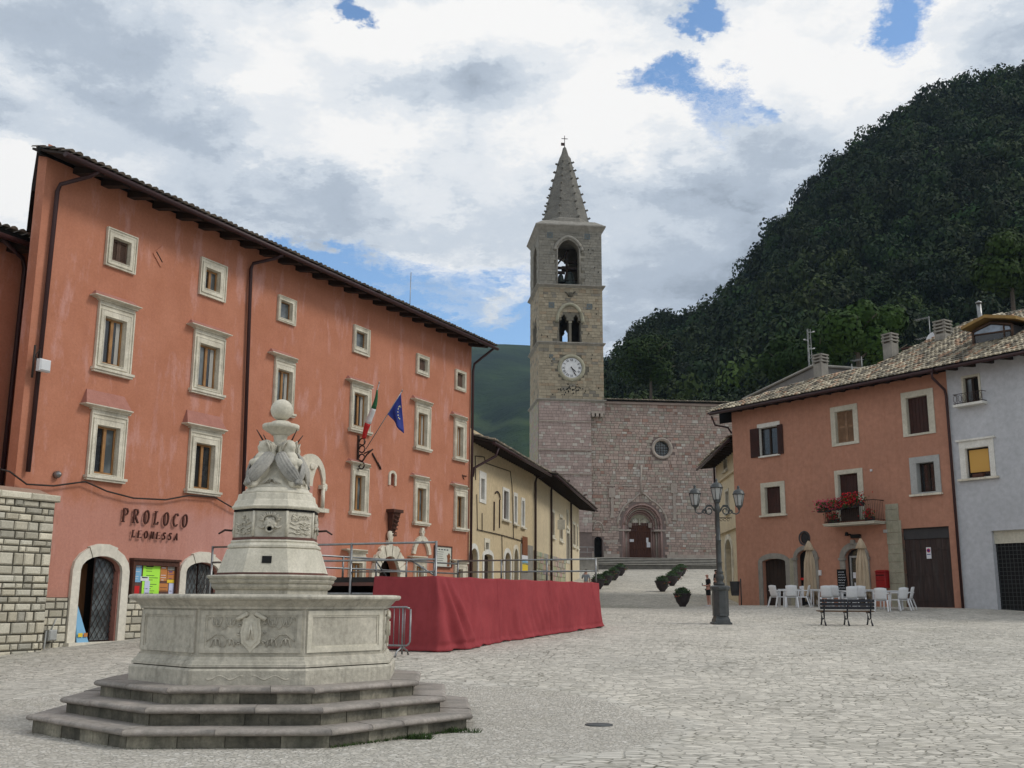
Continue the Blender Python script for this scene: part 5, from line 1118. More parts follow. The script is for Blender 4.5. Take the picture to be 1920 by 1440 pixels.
# clock
ck = empty('tower_clock', W3.loc((ckc[0], 0, ckc[1])), W3.h); tag(ck, 'round white clock with black Roman numerals below the twin arches of the bell tower', 'clock')
MX = Matrix.Rotation(pi/2, 4, 'X')
mb = MB(); mb.lathe([(ckr-.02, .0), (ckr-.02, .12), (ckr+.06, .17), (ckr+.28, .15), (ckr+.34, 0)], 40, cap=False, M=MX); mb.build('surround', 'tan_stone', ck)
mb = MB(); mb.lathe([(0, .07), (ckr-.01, .07)], 40, M=MX, cap=False); mb.lathe([(ckr-.01, .07), (ckr-.01, 0)], 40, M=MX, cap=False); mb.build('dial', 'clock_white', ck)
mb = MB(); mb.lathe([(ckr-.045, .075), (ckr-.0, .085), (ckr, .0)], 40, M=MX, cap=False)
for h_, s_ in enumerate(('XII', 'I', 'II', 'III', 'IV', 'V', 'VI', 'VII', 'VIII', 'IX', 'X', 'XI')):
    hh = .24; ws_ = {'I': .07, 'V': .15, 'X': .15}; tot = sum(ws_[c] for c in s_); MM = Matrix.Rotation(h_*pi/6, 4, 'Y') @ Matrix.Translation((-tot/2, 0, ckr-.36)); x = 0
    for c in s_:
        if c == 'I': mb.box(x+.015, x+.05, -.082, -.072, 0, hh, MM)
        elif c == 'V':
            for (a, b, w) in ((.0, .06, .036), (.11, .06, .016)): mb.hexa([MM @ Vector(p) for p in ((x+b-w/2, -.082, 0), (x+b+w/2, -.082, 0), (x+b+w/2, -.072, 0), (x+b-w/2, -.072, 0), (x+a-w/2+.015, -.082, hh), (x+a+w/2+.015, -.082, hh), (x+a+w/2+.015, -.072, hh), (x+a-w/2+.015, -.072, hh))])
        else:
            for (a, b, w) in ((.0, .11, .036), (.11, .0, .016)): mb.hexa([MM @ Vector(p) for p in ((x+b-w/2+.01, -.082, 0), (x+b+w/2+.01, -.082, 0), (x+b+w/2+.01, -.072, 0), (x+b-w/2+.01, -.072, 0), (x+a-w/2+.01, -.082, hh), (x+a+w/2+.01, -.082, hh), (x+a+w/2+.01, -.072, hh), (x+a-w/2+.01, -.072, hh))])
        x += ws_[c]
mb.build('numerals', 'ink', ck)
def hand(ang, L, w, y, nm):
    mb = MB(); MM = Matrix.Rotation(ang, 4, 'Y'); mb.hexa([MM @ Vector(p) for p in ((-w, y, -.12), (w, y, -.12), (w, y+.02, -.12), (-w, y+.02, -.12), (-w*.5, y, L), (w*.5, y, L), (w*.5, y+.02, L), (-w*.5, y+.02, L))])
    mb.hexa([MM @ Vector(p) for p in ((-w*1.6, y-.001, L*.62), (w*1.6, y-.001, L*.62), (w*1.6, y+.015, L*.62), (-w*1.6, y+.015, L*.62), (-w*.2, y-.001, L), (w*.2, y-.001, L), (w*.2, y+.015, L), (-w*.2, y+.015, L))]); mb.build(nm, 'ink', ck)
hand(R(132), .58, .045, -.11, 'hour_hand'); hand(R(153), .86, .04, -.135, 'minute_hand')
for u, v in ((1031, 441), (1101, 444), (1034, 572), (1105, 575), (1035, 670)):
    a = W3.px(u, v); mb = MB(); mb.box(a[0]-.28, a[0]+.28, -.06, -.0, a[1]-.28, a[1]+.28); o = mb.build('glazed_plaque', 'tile_plaque', tw); mb = MB()
    for M_ in (pi/4, -pi/4): mb.box(-.26, .26, -.07, -.061, -.03, .03, Matrix.Translation((a[0], 0, a[1])) @ Matrix.Rotation(M_, 4, 'Y'))
    mb.build('pattern', 'mortar_tower', o)
a = W3.px(1070, 553); mb = MB(); mb.lathe([(.0, .12), (.2, .1), (.3, .04), (.34, -.02)], 14, M=Matrix.Translation((a[0], 0, a[1])) @ MX); mb.tube([(a[0]-.55, -.05, a[1]+.25), (a[0]-.3, -.1, a[1]+.1), (a[0]-.2, -.05, a[1]-.2)], .08, 5); mb.tube([(a[0]+.45, -.05, a[1]+.35), (a[0]+.25, -.08, a[1]+.15)], .07, 5); mb.build('carved_crest', 'mortar_dark', tw)
mb = MB(); rnd = random.Random(12)
for k in range(46):
    u, v = rnd.gauss(1072, 14), rnd.gauss(731, 8); a = W3.px(u, v)
    if .3 < a[0] < 6.2 and Z3+.3 < a[1] < ckc[1]-1.4: mb.box(a[0]-.05, a[0]+.05, -.075, -.03, a[1]-.06, a[1]+rnd.uniform(.0, .12))
for k in range(60): x, z = rnd.uniform(.3, 6.2), rnd.uniform(Z3+.4, Z0_-.5); (None if (abs(x-3.3) < 1.6) else mb.box(x-.035, x+.035, -.065, -.03, z-.07, z+.07))
mb.build('putlog_holes', 'black', tw)

# church steps
cs = W3.root('church_steps'); tag(cs, 'broad flight of five stone steps before the pink church', 'steps')
noisy('step_shaded', (.16, .15, .13), (.10, .095, .085), 2, bump=.4, streak=.4); noisy('step_lit', (.48, .46, .41), (.38, .36, .32), 2, bump=.3)  # shadowed risers and bright nosings are put into the stone colour
for k in range(5):
    zt = ZPL-(4-k)*.155-.02; ya = -3.6+k*.42; mb = MB(); mb.box(3.2, 21, ya-.07, FO+.02, zt-.05, zt+.003); st_ = mb.build('step', 'step_lit', cs)
    mb = MB(); mb.box(3.2, 21, ya+.04, FO, zt-.16 if k else zt-.9, zt-.0505); mb.build('riser', 'step_shaded', st_)
mb = MB(); x = W3.px(1095, 1070, -6)[0]; mb.box(x-6, x+1.2, -6.4, -3.7, 3.5, ZPL-.35); mb.box(x-6, x+1.3, -6.5, -3.65, ZPL-.35, ZPL-.2); w_ = mb.build('parapet_wall', 'concrete', None); w_.matrix_world = W3.M; tag(w_, 'low stone wall beside the left end of the church steps', 'wall')
mb = MB(); P = [(x-3, -5, ZPL-.2), (x-3, -5, ZPL+.75), (x+1.1, -5, ZPL+.75), (x+1.15, -5, ZPL-.2)]; mb.tube(P, .03, 6); mb.tube([(x-3, -5, ZPL+.3), (x+1.12, -5, ZPL+.3)], .02, 5)
for k in range(6): mb.tube([(x-3+k*.7, -5, ZPL-.2), (x-3+k*.7, -5, ZPL+.75)], .015, 5)
r_ = mb.build('handrail', 'steel_tube', None); r_.matrix_world = W3.M; tag(r_, 'thin metal handrail on the low wall beside the church steps', 'railing')

# ================================================================== 4. peach house, blue house, corner house
q = at(1808, 1133, 43); d = Vector((-sin(R(34)), cos(R(34)), 0))
# find the far corner of the peach wall
tmp = Wall(q.x, q.y, -56); sfar = tmp.px(1385, 1133)[0]; P4 = tmp.loc((sfar, 0, 0)); W4 = Wall(P4.x, P4.y, -56); SP = -sfar
print('peach', P4, SP)
ph = W4.root('peach_house'); tag(ph, 'three storey peach house with a flowered balcony above the cafe tables', 'building')
ZP = W4.px(1600, 730)[1]; ZB4 = EYE-2.2
hl = []; jobs4 = []
def rj(LB, RT, fLB, fRT, mat, kind, wood, **k): o = W4.rect(LB, RT); hl.append(rect_loop(o)); jobs4.append((o, W4.rect(fLB, fRT) if fLB else None, mat, kind, wood, k))
rj((1426, 855.5), (1458, 798), None, None, 'white_paint', 'sash', 'dark_wood', fw=.02)
rj((1569, 832), (1599, 767), (1561, 838), (1607, 756), 'cream_plaster', 'shutter', 'shutter_tan')
rj((1703.5, 815), (1738.5, 740), (1695, 820), (1749, 727), 'cream_plaster', 'boards', 'shutter_dark')
rj((1436.5, 964), (1463, 911), (1429, 967), (1471, 901.5), 'cream_plaster', 'boards', 'shutter_dark', sillx=.08)
rj((1576, 977), (1608, 886), (1570, 978), (1617, 877), 'cream_plaster', 'boards', 'shutter_dark')
rj((1722, 924), (1751.5, 865), (1710, 928), (1761, 852), 'grey_frame', 'sash', 'dark_wood', sillx=.05, depth=.35)
gar = W4.rect((1690, 1134), (1781, 986)); gar = (W4.px(1700, 1134)[0], W4.g(10), W4.px(1790, 1134)[0], W4.px(1740, 988.5)[1]); hl.append(rect_loop(gar))
d1 = (W4.px(1433, 1130)[0], W4.px(1477, 1130)[0], W4.g(2)-.02, W4.px(1452, 1054)[1], W4.px(1452, 1047.5)[1])
d2 = (W4.px(1497.5, 1110)[0], W4.px(1531, 1110)[0], W4.g(4)-.02, W4.px(1512, 1046)[1], W4.px(1512, 1031)[1])
d3 = (W4.px(1588, 1100)[0], W4.px(1624, 1100)[0], W4.g(6)-.02, W4.px(1605, 1046)[1], W4.px(1605, 1028.5)[1])
rdn = W4.px(1508.5, 1009); hl += [arch_loop(*d1, n=8), arch_loop(*d2), arch_loop(*d3), [(rdn[0]+.27*cos(t), rdn[1]+.27*sin(t)) for t in np.linspace(0, 2*pi, 17)[:-1]]]
wall_mesh('wall', 'peach_plaster', ph, [(0, ZB4), (SP, ZB4), (SP, ZP), (0, ZP)], hl, 0, .36)
mb = MB(); mb.box(0, .36, .36, 7, ZB4, ZP); mb.box(.36, SP, 6.7, 7, ZB4, ZP); mb.build('side_wall', 'peach_plaster', ph); mb = MB(); mb.box(.37, SP, .6, .64, ZB4, ZP-.1); mb.build('interior', 'interior', ph)
for o, f, m_, k, wd, kw in jobs4: simple_win(W4, ph, o, f, m_, k, wd, **kw)
o = jobs4[0][0]; W_ = (o[2]-o[0])/2
for a, b, M_ in ((o[0]-W_*1.0, o[0], Matrix.Identity(4)), (o[2], o[2]+W_*.55, Matrix.Identity(4))):
    mb = MB(); mb.bbox(a, b, -.07, -.02, o[1]-.03, o[3]+.03, .01)
    for k in range(22): z = o[1]+.08+k*(o[3]-o[1]-.15)/22; mb.box(a+.05, b-.05, -.085, -.07, z, z+.025)
    mb.build('open_shutter', 'shutter_dark', ph)
mb = MB(); mb.box(o[0]-.12, o[2]+.15, -.04, 0, o[3], o[3]+.22); mb.build('lintel', 'white_paint', ph); mb = MB(); mb.box(o[0]-.05, o[2]+.1, -.12, 0, o[1]-.09, o[1]-.03); mb.build('sill', 'white_paint', ph)
arch_surround(ph, 'doorway', 'concrete', *d1, .26, -.05, 0, n=10); dd_ = arch_surround(ph, 'doorway', 'concrete', *d2, .2, -.05, 0, n=12)
d3o = arch_surround(ph, 'doorway', 'concrete', *d3, .27, -.07, 0, n=12); mb = MB(); mb.box(d1[1]+.26, d2[0]-.2, -.045, 0, W4.g(3)-.2, d2[3]); mb.build('stone_pier', 'tan_stone', ph)
mb = MB()
for x0, x1 in ((d3[0]-.27, d3[0]), (d3[1], d3[1]+.27), (d2[0]-.2, d2[0]), (d2[1], d2[1]+.2)): mb.box(x0-.05, x1+.05*(x1 > x0), -.11, 0, (d3 if x0 > 5 else d2)[3]-.09, (d3 if x0 > 5 else d2)[3]+.02)
c = (d3[0]+d3[1])/2; mb.box(c-.09, c+.09, -.13, 0, d3[4]+.2, d3[4]+.38); mb.build('imposts', 'concrete', ph)
for dq, nm, mt in ((d1, 'door', 'dark_wood'), (d2, 'door', 'black')):
    mb = MB(); n = 6
    for k in range(n): a = dq[0]+(dq[1]-dq[0])*k/n; mb.bbox(a+.005, a+(dq[1]-dq[0])/n-.005, .2, .24, dq[2], dq[4], .006)
    mb.build(nm, mt, ph)
sh = empty('shop_door'); sh.parent = ph; mb = MB(); a, b = d3[0]+.12, d3[1]-.05; mb.ring((a, d3[2], b, d3[3]+.1), (a+.07, d3[2]+.1, b-.07, d3[3]+.02), .14, .2); mb.box(a, b, .15, .19, d3[2]+.75, d3[2]+.82); mb.build('frame', 'grey_frame', sh)
mb = MB(); mb.box(d3[0], d3[1], .18, .185, d3[2], d3[4]-.02); mb.build('pane', 'pane_dark', sh)
for x0, x1, z0, z1 in ((.15, .45, 1.25, 1.5), (.2, .36, .9, 1.05), (.2, .5, .6, .78)): mb = MB(); mb.box(a+x0, a+x1, .13, .135, d3[2]+z0, d3[2]+z1); mb.build('notice', 'paper_white', sh)
mb = MB(); mb.box(d2[0]+.05, d2[0]+.3, .12, .125, d2[2]+1.2, d2[2]+1.3); mb.build('door_sticker', 'poster_red', dd_)
mb = MB(); mb.lathe([(.27, 0), (.30, .03), (.34, .03), (.34, 0)], 20, M=Matrix.Translation((rdn[0], 0, rdn[1])) @ MX, cap=False); mb.lathe([(0, -.06), (.27, -.06)], 16, M=Matrix.Translation((rdn[0], 0, rdn[1])) @ MX, cap=False)
for k in (-2, -1, 0, 1, 2): h_ = sqrt(.27**2-(k*.09)**2); mb.tube([(rdn[0]+k*.09, .02, rdn[1]-h_), (rdn[0]+k*.09, .02, rdn[1]+h_)], .012, 5)
mb.build('round_vent', 'bin_grey', ph)
# garage
gd = empty('garage_door'); gd.parent = ph; mb = MB(); n = 9; z2 = gar[1]+(gar[3]-gar[1])*.86
for k in range(n): a = gar[0]+(gar[2]-gar[0])*k/n; mb.bbox(a+.003, a+(gar[2]-gar[0])/n-.003, .16, .2, gar[1], z2, .005)
for z in (.25, 1.3, 2.35): mb.box(gar[0], gar[2], .14, .16, gar[1]+z, gar[1]+z+.08)
noisy('garage_wood', (.055, .035, .03), (.035, .026, .024), 2, stretch=(4, 4, .5), streak=.35, streakcol=(.12, .11, .1)); mb.build('leaf', 'garage_wood', gd)
mb = MB(); mb.box(gar[0], gar[2], .12, .2, z2, gar[3]); mb.build('transom', 'bin_grey', gd)
a = W4.px(1738, 1036); mb = MB(); mb.box(a[0]-.11, a[0]+.11, .12, .135, a[1]-.25, a[1]+.22); sg = mb.build('no_parking_sign', 'paper_white', None); sg.matrix_world = W4.M; tag(sg, 'white no parking notice with a round symbol on the brown garage door', 'sign')
mb = MB(); mb.lathe([(.055, .004), (.085, .004), (.085, 0)], 20, M=Matrix.Translation((a[0], .119, a[1]+.09)) @ MX, cap=False); mb.build('red_ring', 'poster_red', sg); mb = MB(); mb.lathe([(0, .004), (.055, .004)], 20, M=Matrix.Translation((a[0], .119, a[1]+.09)) @ MX, cap=False); mb.box(a[0]-.08, a[0]+.08, .115, .119, a[1]-.09, a[1]-.06); mb.build('blue_disc', 'flag_blue', sg)
q0, q1 = W4.px(1660, 945)[0], W4.px(1688, 1100)[0]; zt = W4.px(1670, 945)[1]; x1 = gar[0]-.0
mb = MB(); z = ZB4; rnd = random.Random(5)
while z < zt-.05:
    h_ = min(rnd.uniform(.35, .55), zt-z); xx = x1 if z < gar[3]-.1 else W4.px(1684, 945)[0]; mb.bbox(q0+rnd.uniform(-.02, .02), xx, -.035, .36 if z < gar[3]-.4 else 0, z+.004, z+h_-.004, .008); z += h_
mb.build('quoin_pier', 'tan_stone', ph)
# balcony
bl = W4.rect((1543, 990), (1640, 980)); b0, b1 = W4.px(1545, 988, -.75)[0], W4.px(1640, 977, -.75)[0]; zb = W4.px(1592, 981, -.75)[1]
bal = W4.root('balcony'); bal.parent = ph; bal.location = (0, 0, 0); bal.rotation_euler = (0, 0, 0)
mb = MB(); mb.box(b0, b1, -.78, 0, zb-.07, zb); mb.box(b0-.03, b1+.03, -.81, 0, zb, zb+.04); mb.build('slab', 'cream_plaster', bal)
mb = MB(); mb.tube([(b0+.03, 0, zb+.95), (b0+.03, -.75, zb+.95), (b1-.03, -.75, zb+.95), (b1-.03, 0, zb+.95)], .02, 6); mb.tube([(b0+.03, 0, zb+.12), (b0+.03, -.75, zb+.12), (b1-.03, -.75, zb+.12), (b1-.03, 0, zb+.12)], .013, 5)
x = b0+.03
while x < b1: mb.tube([(x, -.75, zb+.04), (x, -.75, zb+.95)], .009, 5); x += .105
for x in (b0+.03, b1-.03):
    for k in range(1, 7): mb.tube([(x, -.11*k, zb+.04), (x, -.11*k, zb+.95)], .009, 5)
mb.build('railing', 'iron', bal)
def flower_box(x, y, z, w, mats, lab, n=150, hgt=.28, spread=.2, pot=True, W=None, droop=.2, name='flower_box'):
    W = W or W4; e = empty(name, W.loc((x, y, z)), W.h); tag(e, lab, 'flowers', 'flower boxes on the balcony'); rnd = random.Random(int(x*100))
    if pot: mb = MB(); mb.hexa([(-w/2+.02, -.08, 0), (w/2-.02, -.08, 0), (w/2-.02, .08, 0), (-w/2+.02, .08, 0), (-w/2, -.1, .18), (w/2, -.1, .18), (w/2, .1, .18), (-w/2, .1, .18)]); mb.build('box', 'planter_bowl', e)
    for m_, nn, s_ in [('leaf_near', n, .05)]+[(q, n//len(mats), .042) for q in mats]:
        mb = MB()
        for k in range(nn):
            c = Vector((rnd.gauss(0, w*.3), rnd.gauss(-.03, spread*.6), .2+rnd.uniform(-droop, hgt)*(1 if m_ != 'leaf_near' else .85)))
            if m_ != 'leaf_near': c.y -= .05; c.z += .05
            if m_ == 'leaf_near': k_ = rnd.uniform(.5, 1.3); mb.col = (k_, k_, k_)
            u = Vector((rnd.gauss(0, 1), rnd.gauss(0, 1), rnd.gauss(0, 1))).normalized(); v = u.cross(Vector((rnd.gauss(0, 1), rnd.gauss(0, 1), 1))).normalized(); s = s_*rnd.uniform(.7, 1.3)
            mb.poly([c-u*s, c-v*s*.7, c+u*s, c+v*s*.7])
        mb.build('leaves' if m_ == 'leaf_near' else 'blossom', m_, e)
flower_box(b0+.15, -.85, zb+.55, .7, ['flower_pink'], 'box of bright pink flowers at the left end of the balcony rail', 220, .3)
flower_box(b0+.85, -.86, zb+.6, .8, ['flower_pink', 'flower_red'], 'box of crimson flowers on the left half of the balcony rail', 220)
flower_box(b0+1.55, -.86, zb+.65, .8, ['flower_red'], 'box of red flowers on the middle of the balcony rail', 240)
flower_box((b0+b1)/2+.45, -.84, zb+.7, .9, ['flower_red'], 'tall box of dark red flowers right of the balcony middle', 260, .38)
flower_box(b1-.38, -.55, zb+.06, .4, ['flower_red'], 'small pot of red flowers standing at the right end of the balcony', 110, .3)
flower_box(b0+.35, -.5, zb+.06, .55, ['flower_red'], 'low pot with a few red flowers standing at the left end of the balcony', 120, .25)
mb = MB(); xm = (b0+b1)/2+.05; mb.box(xm-.45, xm+.5, -.72, -.70, zb+.1, zb+.9); mb.build('screen', 'dark_wood', bal)
a = W4.px(1605, 1004); mb = MB(); mb.tube([(a[0]-.28, -.02, a[1]+.06), (a[0]-.28, -.25, a[1]+.04)], .035, 6); mb.lathe([(0, 0), (.09, .01), (.07, .16), (0, .18)], 12, M=Matrix.Translation((a[0]-.28, -.28, a[1]-.02))); mb.box(a[0]-.15, a[0]+.3, -.2, -.05, a[1]-.12, a[1]+.04); mb.tube([(a[0]-.25, -.1, a[1]), (a[0], -.1, a[1]-.02)], .02, 5); l_ = mb.build('wall_lamp', 'black', None); l_.matrix_world = W4.M; tag(l_, 'black lamp and bracket fixed below the balcony over the shop door', 'lamp')
a = W4.px(1658, 1084); mbx = empty('letter_box', W4.loc((a[0], 0, a[1])), W4.h); tag(mbx, 'red wall mounted letter box between the shop door and the stone pier', 'letter box')
mb = MB(); mb.bbox(-.26, .26, -.28, -.01, -.42, .26, .03); mb.hexa([(-.28, -.3, .26), (.28, -.3, .26), (.28, -.01, .26), (-.28, -.01, .26), (-.24, -.2, .34), (.24, -.2, .34), (.24, -.01, .34), (-.24, -.01, .34)]); mb.build('body', 'mailbox_red', mbx); mb = MB(); mb.box(-.2, .2, -.29, -.281, .1, .14); mb.box(-.2, .2, -.285, -.281, -.1, -.09); mb.build('slot', 'black', mbx)
for u, v, nm, sx, sz, mt, lab in ((1538, 1074, 'intercom', .08, .12, 'white_plastic', 'pair of small white meter covers right of the second doorway'), (1634, 882, 'junction_box', .05, .05, 'white_plastic', 'small white junction box on the peach wall right of the balcony door'), (1661, 996, 'junction_box', .1, .07, 'grey_frame', 'small pale cover beside the stone pier below the balcony level')):
    a = W4.px(u, v); mb = MB(); mb.bbox(a[0]-sx, a[0]+sx, -.06, 0, a[1]-sz, a[1]+sz, .012); l_ = mb.build(nm, mt, None); l_.matrix_world = W4.M; tag(l_, lab, 'box')
# roof over peach and blue houses
BS = SP+9; OV4 = .8; SLP = .50; zE4 = W4.px(1533, 737, -OV4)[1]; zw4 = zE4+OV4*.2
print('peach eave', zE4, 'wall', ZP)
eave(ph, .3, SP+.0, zw4, OV4, 15, bh=.16, bw=.11, slope=.2, corner=(1.0, 0), gutter=True)
Pp, Nn = W4.loc((0, -OV4, zE4+.08)), (W4.M.to_3x3() @ Vector((0, -SLP, 1)).normalized())
def onroof(u, v):
    p = hit(u, v, Pp, Nn); q = W4.M.inverted() @ p; return q.x, (q.y+OV4)*sqrt(1+SLP*SLP)
UP = [onroof(*p) for p in ((1335, 766), (1420, 744), (1499, 718), (1560, 702), (1645, 685), (1684, 652), (1746, 621), (1824, 601), (1913, 582), (1990, 566))]
print('roof outline', [(round(a, 1), round(b, 1)) for a, b in UP])
UP = [(a, b) for k_, (a, b) in enumerate(UP) if all(a > c+.05 for c, _ in UP[:k_])]; ux_ = [a for a, b in UP]; uv_ = [b for a, b in UP]
lim = lambda x: float(np.interp(x, ux_, uv_))
mb = MB(); k = sqrt(1+SLP*SLP); z00 = zE4+.06
xs_ = sorted(set([-.95]+[x for x in ux_ if x > -.95]+[BS]))
for a, b in zip(xs_, xs_[1:]):
    la, lb = max(.1, lim(a)), max(.1, lim(b)); f = lambda x, v, o=0: (x, -OV4+v/k, z00+v/k*SLP-o)
    mb.hexa([f(a, 0, .05), f(b, 0, .05), f(b, lb, .05), f(a, la, .05), f(a, 0), f(b, 0), f(b, lb), f(a, la)])
    ya, yb = -OV4+la/k, -OV4+lb/k
    mb.poly([(a, ya, z00+la/k*SLP-.05), (b, yb, z00+lb/k*SLP-.05), (b, yb+6, z00+lb/k*SLP-2.6), (a, ya+6, z00+la/k*SLP-2.6)])
    mb.poly([(a, ya, z00+la/k*SLP-.05), (b, yb, z00+lb/k*SLP-.05), (b, yb+.02, zE4-.4), (a, ya+.02, zE4-.4)])
rf = mb.build('roof', 'roof_tile', ph)
def tcol(r):
    t = r.random(); b = (1.2, 1.17, 1.05) if t < .42 else ((1.25, .9, .72) if t < .54 else ((.5, .5, .47) if t < .84 else (1.75, 1.72, 1.55))); k = r.uniform(.75, 1.15); return tuple(c*k for c in b)
tiles('roof_tiles', rf, 'roof_tile', -.95, SP, -OV4-.03, zE4+.09, SLP, 30, .2, .36, inside=lambda x, v: v < lim(x)-.1, colf=tcol)
def chimney(par, x, y, zt, h, w=.42, bands=3, m='concrete', lab=None):
    mb = MB(); z0 = zt-h; mb.box(x-w/2, x+w/2, y-w/2, y+w/2, z0, zt-.16*bands-.1)
    c = mb.build('chimney', m, par); mb = MB(); z = zt-.16*bands-.1
    for k in range(bands):
        for sx in (-1, 1):
            for sy in (-1, 1): mb.box(x+sx*w*.42-.05, x+sx*w*.42+.05, y+sy*w*.42-.05, y+sy*w*.42+.05, z, z+.09)
        mb.box(x-w/2-.04, x+w/2+.04, y-w/2-.04, y+w/2+.04, z+.09, z+.16); z += .16
    mb.box(x-w*.3, x+w*.3, y-w*.3, y+w*.3, zt-.16*bands-.1, zt-.06); mb.build('cowl', m, c); return c
def onr(u, v): x, vv = onroof(u, v); return x, -OV4+vv/k, z00+vv/k*SLP
for u, vb, vt, w in ((1540, 708, 661, .5), (1671, 670, 622, .5)):
    x, y, z = onr(u, vb); W_ = Wall(*W4.loc((0, y, 0)).xy, -56); zt = W4.px(u, vt, y)[1]; chimney(ph, x, y, zt, zt-z+.4, w)
x, y, z = onr(1636, 684)
chimney(ph, x, y+3, W4.px(1636, 664, y+3)[1], 2.2, .5, 3, 'brown_wood')
# blue house
bh4 = Wall(*W4.loc((SP, 0, 0)).xy, -56); bb = bh4.root('blue_house'); tag(bb, 'pale blue grey house with a garage at the right edge', 'building')
hl = []; jb4 = []
o1 = bh4.rect((1810, 758), (1834, 704)); o2 = bh4.rect((1814, 897), (1854, 836)); hl += [rect_loop(o1), rect_loop(o2)]
gg = (bh4.px(1868, 1130)[0], bh4.g(3)-.0, bh4.px(1868, 1130)[0]+3.2, bh4.px(1865, 995)[1]); hl.append(rect_loop(gg))
ZBL = zw4+.02
wall_mesh('wall', 'blue_plaster', bb, [(0.002, ZB4), (9, ZB4), (9, ZBL+.3), (0.002, ZBL+.3)], hl, 0.002, .36); mb = MB(); mb.box(.01, 9, .5, .54, ZB4, ZBL+.2); mb.build('interior', 'interior', bb); mb = MB(); mb.box(.01, 9, 6.7, 7, ZB4, ZBL); mb.build('rear_wall', 'blue_plaster', bb)
simple_win(bh4, bb, o1, None, 'cream_plaster', 'sash', 'dark_wood', .08, pane='pane_grey'); w2_ = simple_win(bh4, bb, o2, (o2[0]-.25, o2[1]-.02, o2[2]+.22, o2[3]+.3), 'white_paint', 'sash', 'dark_wood', .12, sillx=.12)
mb = MB(); mb.box(o2[0]+.1, o2[2]-.1, .1, .105, o2[1]+.22, o2[3]-.08); mb.build('blind', 'blind_yellow', w2_)
mb = MB(); mb.box(o2[0]-.35, o2[2]+.32, -.1, 0, o2[3]+.3, o2[3]+.38); mb.build('cornice', 'white_paint', w2_); mb = MB(); mb.box(o2[0]+.3, o2[2]-.3, -.12, .08, o2[1]+.0, o2[1]+.14); mb.build('window_box', 'brown_wood', w2_)
mb = MB(); bx = (o1[0]-.35, o1[2]+.3); mb.box(bx[0], bx[1], -.35, 0, o1[1]-.12, o1[1]-.02); mb.build('sill_slab', 'white_paint', bb); mb = MB(); z = o1[1]-.02
mb.tube([(bx[0]+.03, 0, z+.42), (bx[0]+.03, -.32, z+.42), (bx[1]-.03, -.32, z+.42), (bx[1]-.03, 0, z+.42)], .014, 5); mb.tube([(bx[0]+.03, 0, z+.04), (bx[0]+.03, -.32, z+.04), (bx[1]-.03, -.32, z+.04), (bx[1]-.03, 0, z+.04)], .014, 5)
n = 6
for k_ in range(n):
    c = bx[0]+(bx[1]-bx[0])*(k_+.5)/n; mb.tube([(c+.08*cos(t), -.32, z+.23+.15*sin(t)) for t in np.linspace(0, 2*pi, 9)], .01, 4); mb.tube([(c+.1, -.32, z), (c+.1, -.32, z+.42)], .009, 4)
mb.build('window_railing', 'iron', bb)
mb = MB(); mb.box(gg[0]-.001, gg[0]+.05, .0, .36, gg[1], gg[3]); mb.build('jamb', 'blue_plaster', bb)
mb = MB(); zs4 = bh4.px(1870, 1019)[1]; mb.box(gg[0], gg[2], .15, .19, zs4, gg[3]); mb.build('shutter_box', 'cream_plaster', bb)
mb = MB(); mb.box(gg[0], gg[2], .24, .27, gg[1], zs4); gt = mb.build('garage_grille', 'black', bb); mb = MB()
x = gg[0]+.1
while x < gg[2]: mb.box(x, x+.018, .215, .225, gg[1], zs4); x += .16
z = gg[1]+.1
while z < zs4: mb.box(gg[0], gg[2], .205, .215, z, z+.018); z += .16
mb.build('bars', 'grille_paint', gt); mb = MB(); mb.box(gg[0]-.1, gg[2], -.2, .2, gg[1]-.1, gg[1]+.03); mb.build('threshold', 'stone_new', bb)
eave(bb, 0.1, 9, zw4, OV4, 11, bh=.16, bw=.12, slope=.2, corner=(.0, 0)); z9 = 0
tiles('roof_tiles', tag(empty('roof'), None), 'roof_tile', 0, 9, -OV4-.03, zE4+.09, SLP, 36, .2, .36, inside=lambda x, v: v < lim(x+SP)-.1, colf=tcol).parent.parent = bb
mb = MB(); mb.tube([(SP-.1, -OV4-.05, zE4), (SP-.12, -OV4, zE4-.3), (SP-.03, -.14, zE4-.75), (SP-.0, -.11, zE4-1.0), (SP+.0, -.11, W4.g(SP)-.1)], .055, 8); mb.build('downpipe', 'pipe_brown', ph)
mb = MB(); mb.tube([(-.75, -OV4+.1, zE4-.1), (-.7, -.5, zE4-.55), (-.2, -.1, zE4-.7), (-.14, .1, zE4-1.0)], .05, 7); mb.build('downpipe', 'pipe_brown', ph)
# dormer
x, y, z = onr(1827, 650); yd = y; DP = lambda u, v: W4.px(u, v, yd)
dm = empty('dormer', W4.loc((0, yd, 0)), W4.h); tag(dm, 'glazed roof dormer with an ochre timber hood on the blue house roof', 'dormer')
BL, TL, AP, TR, BR = DP(1827, 652), DP(1824, 623), DP(1858, 605), DP(1898, 608), DP(1899, 632)
MX_ = lambda p, q, t: (p[0]+(q[0]-p[0])*t, p[1]+(q[1]-p[1])*t)
mb = MB(); mb.prism([(BL[0], BL[1]-.6), (BR[0], BR[1]-.6), BR, TR, AP, TL], .02, 3.2); mb.build('side', 'bin_grey', dm)
c_ = ((BL[0]+BR[0])/2, (BL[1]+TR[1])/2); sh_ = lambda p, k=.12: (p[0]+(c_[0]-p[0])*k, p[1]+(c_[1]-p[1])*k)
m0, m1 = MX_(BL, TL, .78), MX_(BR, TR, .55)
mb = MB(); mb.prism([sh_(BL), sh_(BR), sh_(m1, .1), sh_(m0, .1)], -.01, .01); mb.build('pane', 'pane_dark', dm)
